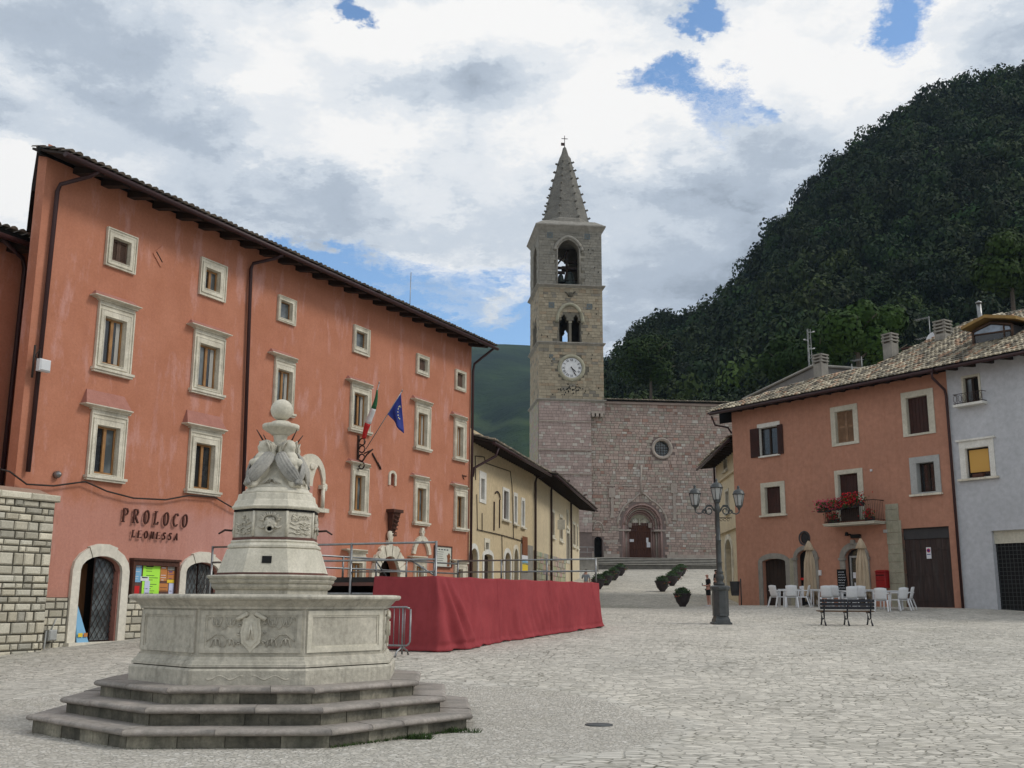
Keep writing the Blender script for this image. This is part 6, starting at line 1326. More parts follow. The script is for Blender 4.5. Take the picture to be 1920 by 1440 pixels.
mb = MB(); mb.prism([sh_(m0, .04), sh_(m1, .04), sh_(TR, .16), sh_(AP, .16), sh_(TL, .1)], -.01, .01); mb.build('pane', 'pane_sky', dm)
mb = MB(); fr_ = [BL, BR, TR, AP, TL]
for p, q_ in zip(fr_, fr_[1:]+fr_[:1]): mb.tube([(p[0], -.02, p[1]), (q_[0], -.02, q_[1])], .06, 4)
mb.tube([(m0[0], -.02, m0[1]), (m1[0], -.02, m1[1])], .04, 4); p = MX_(BL, BR, .8); q_ = MX_(AP, TR, .6); mb.tube([(p[0], -.02, p[1]), (q_[0], -.02, q_[1])], .04, 4); mb.build('frame', 'shutter_brown', dm)
noisy('ochre_timber', (.33, .21, .07), (.25, .16, .06), 3)
mb = MB(); H0, H1, H2, th = DP(1812, 621), DP(1856, 598), DP(1915, 600), .13
mb.prism([H0, H1, H2, (H2[0], H2[1]+th), (H1[0], H1[1]+th), (H0[0], H0[1]+th)], -.4, 3.4); mb.build('hood', 'ochre_timber', dm)
a = W4.px(1839, 600, y+1.5); b = W4.px(1835, 569, y+1.5); mb = MB(); mb.tube([(a[0], y+1.5, a[1]-.6), (b[0], y+1.5, b[1])], .1, 10); mb.lathe([(.14, 0), (.14, .05), (0, .14)], 10, M=Matrix.Translation((b[0], y+1.5, b[1]))); l_ = mb.build('flue', 'steel_tube', None); l_.matrix_world = W4.M; tag(l_, 'slim metal flue pipe rising behind the dormer', 'flue')
a = W4.px(1768, 622, y+2.5); l_ = chimney(None, a[0], y+2.5, W4.px(1768, 598, y+2.5)[1], 1.9, .55, 4, 'concrete'); l_.matrix_world = W4.M; tag(l_, 'short banded chimney half hidden behind the highest tiled ridge', 'chimney')
def aerial(u, vb, vt, yy, els, lab, dish=False):
    a, b = W4.px(u, vb, yy), W4.px(u, vt, yy); e = empty('tv_antenna', W4.loc((a[0], yy, a[1]-.5)), W4.h); tag(e, lab, 'antenna', 'television aerials on the right hand roofs'); H_ = b[1]-a[1]+.5
    mb = MB(); mb.tube([(0, 0, 0), (0, 0, H_)], .022, 5)
    for t, L, off in els:
        z = H_*t; mb.tube([(off-L/2, 0, z), (off+L/2, 0, z)], .016, 4)
        for q_ in range(7): x = off-L/2+L*q_/6; mb.tube([(x, -.18, z), (x, .18, z)], .008, 4)
    mb.build('mast', 'steel_tube', e)
    if dish: mb = MB(); mb.lathe([(0, .0), (.2, .03), (.36, .1), (.37, .1), (.2, .01), (0, -.02)], 18, M=Matrix.Translation((.32, -.2, H_*.28)) @ Matrix.Rotation(R(75), 4, 'X')); mb.build('dish', 'white_plastic', e)
aerial(1745, 640, 592, 5.2, [(.97, .7, -.4), (.42, .7, -.4)], 'television aerial with a round white satellite dish on the high ridge', True)
aerial(1617, 700, 668, 2.5, [(.9, .5, -.25), (.35, 1.2, -.3)], 'low television aerial between the two grey chimneys')
aerial(1598, 702, 682, 3.0, [(.5, 1.6, -.2)], 'wide flat aerial just above the peach roof ridge')
# grey gabled house behind
q = W4.loc((0, 7.5, 0)); Wg = Wall(q.x, q.y, -56); gh = Wg.root('grey_house'); tag(gh, 'plain grey gable rising behind the peach roof', 'building')
pts = [Wg.px(u, v) for u, v in ((1400, 745), (1527, 686), (1640, 697), (1660, 760))]; mb = MB(); mb.prism([(pts[0][0], 6), (pts[3][0], 6), (pts[3][0], pts[2][1]), (pts[2][0], pts[2][1]), (pts[1][0], pts[1][1]), (pts[0][0], pts[0][1])], 0, 5); mb.build('wall', 'grey_roof', gh)
mb = MB(); mb.tube([(pts[0][0]-.3, -.05, pts[0][1]-.1), (pts[1][0], -.05, pts[1][1]+.02), (pts[2][0]+.3, -.05, pts[2][1]+.02)], .09, 5); mb.build('verge', 'concrete', gh)
# corner house up the ramp
c0 = at(1379, 1097, 60); hd = 90-2.6; Wc = Wall(c0.x, 60, hd-180); # faces left; x runs towards the viewer
far = 6.0; Wc = Wall(*(Vector((c0.x, 60, 0))+Vector((cos(R(hd)), sin(R(hd)), 0))*far).xy, hd-180)
chh = Wc.root('corner_house'); tag(chh, 'narrow beige corner house with an arched stone door, squeezed between church and peach house', 'building')
zce = Wc.px(1353, 862)[1]; print('corner', zce, Wc.px(1379, 1000), Wc.px(1355, 1000))
da = (Wc.px(1363, 1080)[0], Wc.px(1375, 1080)[0], Wc.px(1370, 1099)[1], Wc.px(1370, 1035)[1], Wc.px(1370, 1010)[1])
w1 = Wc.rect((1358, 881), (1363, 856)); w2 = Wc.rect((1362, 960), (1366, 920)); gb = Wc.g(3)-1.5
print('corner door', da, w1, w2)
L_ = far+6
wall_mesh('wall', 'beige_plaster', chh, [(0, gb), (L_, gb), (L_, zce), (0, zce)], [arch_loop(*da), rect_loop(w1), rect_loop(w2)], 0, .36); mb = MB(); mb.box(0, L_, .4, .44, gb, zce); mb.build('interior', 'interior', chh); mb = MB(); mb.box(0, .3, .44, 6, gb, zce); mb.build('side_wall', 'beige_plaster', chh)
arch_surround(chh, 'doorway', 'stone_trim', *da, .3, -.08, 0, n=12); mb = MB(); mb.box(da[0], da[1], .3, .35, da[2], da[4]); mb.build('door', 'dark_wood', chh); mb = MB(); mb.box(da[0]-.3, da[1]+.4, -.12, 0, da[2]-.1, da[2]); mb.build('threshold', 'stone_new', chh)
for w_ in (w1, w2): simple_win(Wc, chh, w_, None, 'cream_plaster', 'sash', 'dark_wood', .15, sillx=.1)
z = Wc.px(1363, 892)[1]; mb = MB(); mb.box(0, L_, -.16, 0, z-.12, z); z = Wc.px(1368, 992)[1]; mb.box(0, L_, -.16, 0, z-.12, z); mb.build('string_course', 'beige_plaster', chh)
mb = MB(); mb.tube([(.05, -.1, zce), (.05, -.1, gb)], .06, 6); mb.build('downpipe', 'pipe_brown', chh)
eave(chh, -.3, L_, zce, 1.0, 16, bh=.16, bw=.12, slope=.2, corner=(.5, 0)); z = zce-.2
mb = MB(); mb.hexa([(-.8, -1.0, z+.07), (L_, -1.0, z+.07), (L_, 4, z+1.6), (-.8, 4, z+1.6), (-.8, -1.0, z+.14), (L_, -1.0, z+.14), (L_, 4, z+1.7), (-.8, 4, z+1.7)]); rf = mb.build('roof', 'roof_tile', chh); tiles('roof_tiles', rf, 'roof_tile', -.8, L_, -1.05, z+.15, .31, 10, .22, .38, colf=tcol)
mb = MB(); mb.box(2.2, 3.6, 1.0, 2.6, z+.6, z+1.9); dmc = mb.build('dovecote', 'tan_stone', chh); mb = MB(); mb.box(2.05, 3.75, .8, 2.8, z+1.9, z+2.05); mb.build('cap', 'roof_tile', dmc)
# iron bracket sign
a = Wc.px(1372, 971, -.3); mb = MB(); a = Wc.px(1372, 971); mb.tube([(a[0], 0, a[1]), (a[0], -.95, a[1]+.02)], .02, 5)
for k_ in range(4): mb.tube([(a[0], -.2-.2*k_+.08*cos(t), a[1]-.1+.08*sin(t)) for t in np.linspace(0, 5.5, 9)], .014, 4)
l_ = mb.build('sign_bracket', 'iron', None); l_.matrix_world = Wc.M; tag(l_, 'scrolled iron sign bracket sticking out of the corner house', 'bracket')
# ================================================================== 5. fountain
FX, FY, FP = -3.12, 14.0, R(4.0)
ft = empty('fountain', (FX, FY, 0.0)); tag(ft, 'octagonal pale stone fountain on three steps, with a central pillar topped by a ball', 'fountain')
PH = FP+R(-90+22.5)
def octa(name, mat, prof, parent=ft, n=8, ph=PH, smooth=False): mb = MB(); mb.lathe(prof, n, (0, 0), ph, smooth=smooth); return mb.build(name, mat, parent)
def octa_side(k): # frame of side k: x along side (to the right from outside), y inward, z up; k=0 faces the camera
    a = FP-pi/2+k*pi/4; return a
def side_M(k, apo): a = octa_side(k); c = Vector((cos(a)*apo, sin(a)*apo, 0)); return Matrix.Translation(c) @ Matrix.Rotation(a+pi/2, 4, 'Z')
def step_block(name, Ro, Ri, zt, zb, seed):
    """one octagonal step as separate slabs with rounded worn nosing and darker riser"""
    e = empty(name); e.parent = ft; rnd = random.Random(seed); mb = MB(); c8 = cos(pi/8)
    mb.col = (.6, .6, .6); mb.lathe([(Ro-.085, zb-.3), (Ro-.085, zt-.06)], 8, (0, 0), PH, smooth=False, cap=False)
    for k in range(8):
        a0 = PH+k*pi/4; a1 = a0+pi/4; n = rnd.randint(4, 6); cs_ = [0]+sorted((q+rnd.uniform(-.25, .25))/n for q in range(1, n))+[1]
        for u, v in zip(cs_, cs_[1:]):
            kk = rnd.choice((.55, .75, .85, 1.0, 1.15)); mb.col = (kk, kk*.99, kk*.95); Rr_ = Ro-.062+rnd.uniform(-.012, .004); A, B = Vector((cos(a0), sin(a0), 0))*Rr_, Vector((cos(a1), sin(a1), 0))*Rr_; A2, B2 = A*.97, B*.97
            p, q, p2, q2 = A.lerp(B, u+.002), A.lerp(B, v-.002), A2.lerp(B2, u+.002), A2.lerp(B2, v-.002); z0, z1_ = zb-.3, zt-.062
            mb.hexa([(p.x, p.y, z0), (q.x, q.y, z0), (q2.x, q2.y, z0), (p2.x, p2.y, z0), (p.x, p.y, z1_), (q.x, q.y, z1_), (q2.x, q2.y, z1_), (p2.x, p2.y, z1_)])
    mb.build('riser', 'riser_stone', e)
    mb = MB(); prof = [(Ro-.08, -.068), (Ro-.02, -.066), (Ro+.012, -.05), (Ro+.02, -.032), (Ro+.005, -.010), (Ro-.03, 0)]
    for k in range(8):
        a0 = PH+k*pi/4; a1 = a0+pi/4; n = rnd.choice((2, 3)) ; cuts = [0]+sorted(rnd.uniform(.25, .75) for _ in range(n-1))+[1]
        if n == 3 and cuts[2]-cuts[1] < .2: cuts = [0, .35, .7, 1]
        for u, v in zip(cuts, cuts[1:]):
            dz = rnd.uniform(-.006, .006); g = .003/Ro; seg = max(2, int((v-u)*10)); base = len(mb.v)
            for q in range(seg+1):
                t = u+g+(v-u-2*g)*q/seg
                wob = rnd.uniform(-.006, .006) if 0 < q < seg else 0
                for r_, z in prof+[(Ri, 0)]:
                    A, B = Vector((cos(a0)*r_, sin(a0)*r_, 0)), Vector((cos(a1)*r_, sin(a1)*r_, 0)); p = A.lerp(B, t)
                    if r_ != Ri: p *= 1+wob/Ro
                    mb.v.append((p.x, p.y, zt+z+dz))
            m = len(prof)+1
            for q in range(seg):
                for j in range(m-1): a = base+q*m+j; mb.face((a, a+1, a+m+1, a+m), j < len(prof)-1)
            mb.face([base+j for j in range(m)]); mb.face([base+seg*m+j for j in reversed(range(m))])
    mb.build('tread', 'step_stone', e)
    mb = MB()
    return e
z3, z2, z1 = .21+.085, .40+.085, .575+.085
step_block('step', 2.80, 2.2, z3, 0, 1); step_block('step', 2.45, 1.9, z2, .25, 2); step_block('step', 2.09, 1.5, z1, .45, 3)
RB_ = 1.69; c8 = cos(pi/8)
octa('basin_base', 'fountain_stone', [(1.62, .5), (RB_+.03, z1-.02), (RB_+.035, z1+.16), (RB_+.01, z1+.185)])
octa('groove', 'mortar_dark', [(RB_-.02, z1+.184), (RB_-.02, z1+.200)])
octa('base_moulding', 'fountain_stone', [(RB_-.02, z1+.196), (RB_+.008, z1+.198), (RB_+.008, z1+.225), (RB_-.01, z1+.235), (RB_-.02, z1+.262), (RB_-.05, z1+.275), (RB_-.058, z1+.30), (RB_-.075, z1+.31), (1.62, z1+.325)])
zp0, zp1 = z1+.325, 1.51
octa('basin_wall', 'fountain_stone', [(1.60, zp0-.01), (1.60, zp1+.01)])
mb = MB()
rimp = [(1.60, zp1), (1.635, zp1+.005), (1.64, zp1+.03), (1.665, zp1+.05), (1.70, zp1+.085), (1.715, zp1+.10), (1.76, zp1+.105), (1.785, zp1+.125), (1.79, zp1+.145), (1.775, zp1+.165), (1.72, zp1+.172), (1.50, zp1+.17), (1.48, zp1+.14), (1.46, zp1-.05), (1.46, 1.0)]
mb.lathe(rimp, 8, (0, 0), PH, smooth=False, cap=False); mb.build('rim', 'fountain_stone', ft)
mb = MB(); mb.lathe([(0, 1.42), (1.47, 1.42)], 8, (0, 0), PH); mb.build('water', 'pane_grey', ft)
for k in range(8):
    M_ = side_M(k, 1.60*c8); hw = 1.60*sin(pi/8)-.03; mb = MB(); a, b = zp0+.03, zp1-.015
    for r0, y in (((-hw, a, hw, b), -.02), ):
        i = (-hw+.055, a+.055, hw-.055, b-.055); i2 = (-hw+.075, a+.075, hw-.075, b-.075)
        for o_, i_, yy in ((r0, i, -.022), (i, i2, -.010)):
            mb.box(o_[0], i_[0], yy, .01, o_[1], o_[3], M_); mb.box(i_[2], o_[2], yy, .01, o_[1], o_[3], M_); mb.box(i_[0], i_[2], yy, .01, o_[1], i_[1], M_); mb.box(i_[0], i_[2], yy, .01, i_[3], o_[3], M_)
    mb.build('panel_frame', 'fountain_stone' if k not in (1,) else 'fountain_pale', ft)  # right-front frame paler: the brighter light there is put into its colour
def curl(mb, M_, x, z, s, f=1, y=-.015, turns=1.15, r=.013, a0=0):
    P = []
    for t in np.linspace(0, 1, 14): a = a0+f*turns*2*pi*t; q = s*(1-.75*t); P.append(M_ @ Vector((x+q*cos(a), y, z+q*sin(a))))
    mb.tube(P, [r*(1-.4*t) for t in np.linspace(0, 1, 14)], 6)
for k in (0, 2, 4, 6):
    M_ = side_M(k, 1.60*c8); mb = MB(); zc = (zp0+zp1)/2
    for sx in (-1, 1):
        mb = MB()
        for xx in (.24, .40):
            for sz in (-1, 1):
                cz_ = zc+sz*.115; U = [(xx+.045*cos(t), cz_-sz*.0+.045*sin(t)*sz*-1) for t in np.linspace(0, pi, 8)]
                mb.tube([M_ @ Vector((sx*x, -.010, z)) for x, z in [(U[0][0]+.012, U[0][1]+sz*.05)]+U+[(U[-1][0]-.012, U[-1][1]+sz*.05)]], .0095, 6)
                mb.tube([M_ @ Vector((sx*xx, -.010, cz_-sz*.04)), M_ @ Vector((sx*xx, -.012, cz_+sz*.035))], [.014, .006], 6)
        mb.tube([M_ @ Vector((sx*x, -.008, z)) for x, z in ((.15, zc-.1), (.2, zc-.15), (.32, zc-.03), (.40, zc-.02), (.50, zc-.10))], .006, 5)
        mb.tube([M_ @ Vector((sx*x, -.008, z)) for x, z in ((.16, zc+.13), (.2, zc+.15), (.32, zc+.03), (.44, zc+.18), (.51, zc+.14))], .006, 5)
        for q_ in range(3): curl(mb, M_, sx*.145, zc+.09-.1*q_, .022, sx, y=-.014, r=.009)
        mb.build('scroll_relief', 'fountain_stone', ft)
    mb = MB(); sh_ = [(0, -.225), (.035, -.185), (.10, -.12), (.115, .0), (.095, .10), (.10, .17), (.05, .165), (0, .215), (-.05, .165), (-.10, .17), (-.095, .10), (-.115, 0), (-.10, -.12), (-.035, -.185)]
    mb.prism([(x*1.05, zc+z) for x, z in sh_], -.03, .01, M=M_); mb.prism([(x*.75, zc+z*.78) for x, z in sh_], -.045, -.02, M=M_)
    for sx in (-1, 1): mb.tube([M_ @ Vector((sx*.045, -.04, zc+.22)), M_ @ Vector((sx*.165, -.04, zc+.145))], .026, 8); mb.tube([M_ @ Vector((sx*.0, -.055, zc+.1)), M_ @ Vector((sx*.03, -.055, zc-.08))], .012, 6)
    mb.build('shield', 'fountain_pale', ft)
    mb = MB()
    for sx in (-1, 1): mb.tube([M_ @ Vector((sx*(.05+.42*t), -.105-.0, z1+.085+.022*sin(t*11+1))) for t in np.linspace(0, 1, 16)], .014, 6)
    mb.build('ribbon_relief', 'fountain_stone', ft)
# central pillar
octa('pillar_foot', 'fountain_stone', [(.74, 1.3), (.74, 1.735), (.77, 1.75)])
octa('foot_moulding', 'fountain_stone', [(.77, 1.75), (.79, 1.775), (.80, 1.80), (.785, 1.81), (.815, 1.83), (.83, 1.855), (.82, 1.865), (.85, 1.89), (.86, 1.91), (.84, 1.925), (.75, 1.928)])
octa('red_band', 'red_stone', [(.738, 1.925), (.738, 1.955)])
octa('tapered_block', 'fountain_pale', [(.735, 1.955), (.728, 1.965), (.625, 2.255), (.60, 2.262)])
octa('torus_moulding', 'fountain_pale', [(.60, 2.262), (.62, 2.275), (.62, 2.30), (.60, 2.32), (.575, 2.335), (.585, 2.352), (.57, 2.37)])
octa('red_band', 'red_stone', [(.563, 2.37), (.563, 2.405)])
octa('carved_drum', 'fountain_stone', [(.545, 2.405), (.545, 2.735)])
octa('grey_band', 'riser_stone', [(.56, 2.735), (.56, 2.765)])
octa('shoulder', 'fountain_pale', [(.57, 2.765), (.59, 2.785), (.595, 2.80), (.575, 2.815), (.545, 2.88), (.53, 2.89), (.515, 2.965), (.50, 2.975)])
octa('plinth', 'fountain_pale', [(.455, 2.975), (.46, 2.985), (.455, 3.01), (.42, 3.025), (.41, 3.05)], n=40, smooth=True)
for k in range(8):
    M_ = side_M(k, .545*c8); mb = MB()
    if k % 2 == 0:
        zc = 2.575
        def sph(x, z, r, fl=.6):
            mb.lathe([(r*sin(t), -r*cos(t)*fl) for t in np.linspace(0, pi, 7)], 10, M=M_ @ Matrix.Translation((x, -.01, z)) @ Matrix.Rotation(pi/2, 4, 'X'))
        sph(0, zc-.0, .085, .45); sph(-.04, zc+.055, .026, 1.2); sph(.04, zc+.055, .026, 1.2); sph(0, zc+.015, .024, 1.9); sph(-.055, zc-.01, .03, 1); sph(.055, zc-.01, .03, 1)
        for q_ in range(14): a = pi*(q_)/13; mb.tube([M_ @ Vector((.08*cos(a), -.03, zc+.04+.06*sin(a))), M_ @ Vector(((.125+.02*(q_ % 2))*cos(a), -.02, zc+.05+.1*sin(a)))], [.016, .006], 5)
        mb.tube([M_ @ Vector((.045*cos(t), -.045, zc-.07+.042*sin(t))) for t in np.linspace(0, 2*pi, 13)], .014, 6, closed=False)
        for sx in (-1, 1): mb.tube([M_ @ Vector((sx*x, -.02, z)) for x, z in ((.05, zc-.03), (.10, zc-.06), (.15, zc-.03))], [.02, .014, .006], 5)
        mb.build('mask', 'fountain_stone', ft)
        mb = MB(); mb.lathe([(0, 0), (.028, 0)], 12, M=M_ @ Matrix.Translation((0, -.047, zc-.07)) @ Matrix.Rotation(pi/2, 4, 'X')); mb.build('mouth_hole', 'black', ft)
        if k != 0: mb = MB(); mb.tube([M_ @ Vector(p) for p in ((0, -.03, zc-.07), (0, -.16, zc-.06), (0, -.24, zc-.11))], [.015, .016, .012], 6); mb.build('spout', 'iron', ft)
    else:
        rnd = random.Random(k)
        for q_ in range(16): x, z = rnd.uniform(-.15, .15), 2.45+rnd.uniform(0, .24); curl(mb, M_, x, z, rnd.uniform(.015, .035), rnd.choice((-1, 1)), r=.007)
        for q_ in range(3): mb.tube([M_ @ Vector((x, -.01, 2.46+.06*q_+.012*sin(x*40+q_))) for x in np.linspace(-.16, .16, 12)], .007, 5)
        mb.build('carving', 'fountain_pale', ft)
    for sx in (-1, 1): pass
for k in range(8): a = PH+k*pi/4; mb = MB(); mb.tube([(.545*cos(a), .545*sin(a), 2.41), (.545*cos(a), .545*sin(a), 2.735)], .018, 6); mb.build('corner_bead', 'fountain_pale', ft)
mb = MB(); M_ = side_M(0, .70*c8); mb.hexa([M_ @ Vector(p) for p in ((-.06, -.0, 2.07), (.06, -.0, 2.07), (.06, .12, 2.07), (-.06, .12, 2.07), (-.06, .03, 2.16), (.06, .03, 2.16), (.06, .15, 2.16), (-.06, .15, 2.16))]); mb.build('vent_hole', 'black', ft)
# bell shaped core with four winged figures
octa('core', 'fountain_pale', [(.40, 3.05), (.33, 3.10), (.24, 3.22), (.16, 3.38), (.115, 3.5), (.10, 3.62), (.085, 3.72), (.09, 3.76), (.105, 3.80)], n=24, smooth=True)
octa('dish', 'fountain_pale', [(.095, 3.785), (.12, 3.79), (.125, 3.80), (.19, 3.838), (.232, 3.868), (.236, 3.872), (.245, 3.873), (.245, 3.925), (.237, 3.932), (.15, 3.94), (.13, 3.965), (.10, 3.982), (.05, 3.99)], n=40, smooth=True)
octa('ball', 'fountain_pale', [(.148*sin(t), 4.135-.148*cos(t)) for t in np.linspace(.12, pi, 22)], n=40, smooth=True)
def winged(ang):
    e = empty('winged_figure', (0, 0, 0), ang); e.parent = ft       # local +x outward
    E = [((.20, 0, 3.56), (.085, .085, .11), (0, R(20), 0)), ((.26, 0, 3.45), (.09, .095, .10), (0, R(-15), 0)), ((.35, .055, 3.385), (.064, .06, .066), (0, 0, 0)), ((.35, -.055, 3.385), (.064, .06, .066), (0, 0, 0)),
         ((.235, 0, 3.622), (.072, .070, .080), (0, 0, 0)), ((.278, 0, 3.60), (.045, .046, .054), (0, 0, 0)), ((.318, 0, 3.602), (.016, .013, .022), (0, 0, 0)), ((.30, 0, 3.565), (.027, .027, .02), (0, 0, 0)),
         ((.20, 0, 3.645), (.078, .078, .066), (0, 0, 0)), ((.16, .08, 3.59), (.055, .038, .09), (0, 0, 0)), ((.16, -.08, 3.59), (.055, .038, .09), (0, 0, 0)), ((.15, .085, 3.50), (.05, .04, .07), (0, 0, 0)), ((.15, -.085, 3.50), (.05, .04, .07), (0, 0, 0)),
         ((.31, 0, 3.27), (.085, .09, .12), (0, R(10), 0)), ((.36, 0, 3.16), (.085, .10, .12), (0, 0, 0)), ((.385, .05, 3.095), (.055, .045, .05), (0, 0, 0)), ((.385, -.05, 3.095), (.055, .045, .05), (0, 0, 0)), ((.22, 0, 3.28), (.10, .09, .22), (0, 0, 0))]
    blob('torso', E, 'fountain_pale', e, .011)
    mb = MB()
    for sy in (-1, 1):
        for q in range(5): mb.tube([(.26-.035*q, sy*(.078+.004*q), 3.69-.01*q), (.225-.035*q, sy*(.108), 3.62), (.20-.028*q, sy*.10, 3.52+.01*q)], [.014, .017, .009], 5)
    mb.build('hair', 'fountain_stone', e)
    mb = MB(); mb.tube([(.26, 0, 3.70), (.36, 0, 3.83)], [.012, .006], 5); mb.build('horn', 'iron', e)
noisy('wing_stone', (.44, .42, .375), (.27, .265, .245), 5, bump=.5, bscale=40, streak=.3)
def wing(face, sx):
    """feathered wing lying against the core between two figures; face frame: x right, y inward, z up"""
    M_ = Matrix.Rotation(face+pi/2, 4, 'Z'); mb = MB(); n, m = 22, 14; rows = []
    for i in range(n+1):
        t = i/n; cx_ = .048+.325*t-.03*sin(pi*t); cz_ = 3.515-.425*t; wd = .086*(sin(pi*min(1, .26+t*.5))**.6)*min(1, .45+t*7)*(1-.75*max(0, t-.72)/.28)
        tx, tz = .325-.09*cos(pi*t), -.425; L = hypot(tx, tz); nx, nz = -tz/L, tx/L
        for j in range(m+1):
            s_ = j/m*2-1; f = .014*abs(sin((s_*2.5+.3)*pi))+.008*abs(sin(t*30+s_*3)); b_ = .03*(1-s_*s_)
            mb.v.append(tuple(M_ @ Vector((sx*(cx_+nx*wd*s_), -(.222+.105*sin(pi*min(1, t*.85))+b_+f), cz_+nz*wd*s_))))
    for i in range(n):
        for j in range(m): a = i*(m+1)+j; mb.face((a, a+1, a+m+2, a+m+1), True)
    o = mb.build('wing', 'wing_stone', ft); md = o.modifiers.new('t', 'SOLIDIFY'); md.thickness = .022; md.offset = 0
for a_ in (-142, -46, 42, 138): winged(FP+R(a_))
for k, fa in enumerate((-94, -2, 90, 178)):
    for sx in (-1, 1): wing(FP+R(fa), sx)
mb = MB()
for k in range(4):
    a = FP+pi/2*k-pi/2+R(-9)
    for q_ in range(-2, 3): mb.tube([(.30*cos(a), .30*sin(a), 3.14), ((.345)*cos(a+q_*.12), (.345)*sin(a+q_*.12), 3.12+.05-.012*q_*q_), (.37*cos(a+q_*.2), .37*sin(a+q_*.2), 3.10)], [.014, .012, .006], 5)
mb.build('palmette', 'fountain_stone', ft)
rnd = random.Random(21)
def tuft(c, n, s, name, lab, mat='leaf_near', spread=.3, dirv=None):
    mb = MB()
    for k in range(n):
        t = rnd.uniform(-1, 1); p = Vector(c)+(dirv or Vector((1, 0, 0)))*t*spread+Vector((rnd.gauss(0, .02), rnd.gauss(0, .02), 0)); p.z = gz(p.x, p.y)-.005
        h = s*rnd.uniform(.4, 1.2); d_ = Vector((rnd.gauss(0, .5), rnd.gauss(0, .5), 1)).normalized(); w = Vector((d_.y, -d_.x, 0.1)).normalized()*h*.12; kk = rnd.uniform(.5, 1.2); mb.col = (kk, kk, kk)
        mb.poly([p-w, p+w, p+w*.6+d_*h*.6, p+d_*h*1.0+Vector((d_.x, d_.y, 0))*h*.4, p-w*.6+d_*h*.6])
    tag(mb.build(name, mat), lab, 'grass', kind='stuff')
def foot(a, r=2.77): return (FX+r*cos(a), FY+r*sin(a))
A8 = [foot(PH+k*pi/4) for k in range(8)]
for k, (i0, i1, n, s) in enumerate(((0, 1, 420, .05), (7, 0, 160, .022), (6, 7, 60, .02))):
    a, b = Vector((*A8[i0], 0)), Vector((*A8[i1], 0)); tuft((a+b)/2, n, s, 'grass', ('thin green weeds along the right foot of the fountain steps', 'tiny weeds along the front foot of the fountain steps', 'few weeds along the left foot of the fountain steps')[k], spread=(b-a).length/2, dirv=(b-a).normalized())
for (u, v), n, s in (((835, 1366), 150, .075), ((785, 1382), 170, .08), ((880, 1362), 60, .06)):
    y = 12.9 if u > 800 else 12.3; p = at(u, v, y); tuft((p.x, y-.02, 0), n, s, 'grass', 'clump of green weeds at the right corner of the lowest fountain step', spread=.13)
a = at(1123, 1360, 13.2); p = hit(1123, 1360, Vector((a.x, 13.2, gz(a.x, 13.2))), Vector((0, 0, 1))); mb = MB(); mb.lathe([(.0, .012), (.17, .012), (.18, .0)], 24); mc = mb.build('drain_cover', 'lamp_iron'); mc.location = (p.x, p.y, gz(p.x, p.y)); tag(mc, 'small round dark metal cover set in the paving right of the fountain', 'drain cover')

# ================================================================== 6. stage, cloth, rails, barrier
C0 = Vector((-1.68, 24.0, 0)); dL = Vector((sin(R(27)), cos(R(27)), 0)); dW = Vector((-dL.y, dL.x, 0)); LS, WS = 9.5, 4.9; ZD = .47+EYE
MSt = Matrix.Translation(C0) @ Matrix.Rotation(R(63), 4, 'Z')      # x along long side, y to the back (left)
def SG(x, y): q = MSt @ Vector((x, y, 0)); return gz(q.x, q.y)
sg = empty('stage', C0, R(63)); tag(sg, 'temporary stage platform on scaffold legs with tubular railings', 'stage')
mb = MB(); mb.box(0.02, LS-.02, .03, WS, ZD-.12, ZD); mb.box(-.0, 2.2, WS, WS+1.75, ZD-.12, ZD); mb.build('deck', 'black_deck', sg)
mb = MB(); mb.box(.02, .1, .03, WS+1.75, ZD-.2, ZD-.121); mb.build('deck_edge', 'red_stone', sg)
mb = MB()
for y in (.3, 2.4, 4.6, 6.4): mb.tube([(.05, y, ZD-.45), (LS if y < 4.8 else 2.1, y, ZD-.45)], .03, 6)
for x in (.06, 2.1, 4.2, 6.3, 9.2): mb.tube([(x, .3, ZD-.38), (x, 4.7 if x > 2.2 else 6.6, ZD-.38)], .03, 6)
mb.build('crossbars', 'steel_tube', sg); mb = MB(); mb.box(.4, 9, 4.3, 4.36, ZD-.5, ZD-.13); mb.build('deck_shade', 'black_deck', sg)  # black sheet stands in for the shade beneath the deck
for x in (.06, 2.1, 4.2, 6.3, 9.3):
    for y in (.3, 2.4, 4.6)+((6.5,) if x < 2.2 else ()):
        mb = MB(); g = SG(x, y); mb.tube([(x, y, g), (x, y, ZD-.12)], .03, 7); mb.box(x-.08, x+.08, y-.08, y+.08, g, g+.015); mb.build('leg', 'steel_tube', sg)
def rail(pts, posts, H=.77, low=None, mat='steel_tube', name='railing', r=.026):
    mb = MB()
    for hh in (H, H*.5): mb.tube([Vector((x, y, ZD+hh)) for x, y in pts], r, 7)
    for x, y in posts: mb.tube([(x, y, ZD-(low or .1)), (x, y, ZD+H+.03)], r*1.15, 7)
    mb.build(name, mat, sg)
rail([(0, .02), (0, 6.65)], [(0, .02), (0, 2.35), (0, 6.65)], .77, 1.9)
mb = MB(); mb.tube([(0, .05, ZD+.12), (0, 2.35, ZD+.12)], .018, 6); mb.tube([(.02, .1, ZD+.05), (.02, .75, ZD+.4)], .02, 6); mb.tube([(.05, 1.7, ZD+.4), (.6, 1.75, ZD+.02)], .02, 6); mb.build('brace', 'steel_tube', sg)
rail([(LS, .05), (LS, WS)], [(LS, .05), (LS, 1.7), (LS, 3.3), (LS, WS)], .72)
rail([(LS, WS), (0, WS+.0)], [(x, WS) for x in (8, 6.4, 4.8, 3.2, 1.6, .4)], .62)
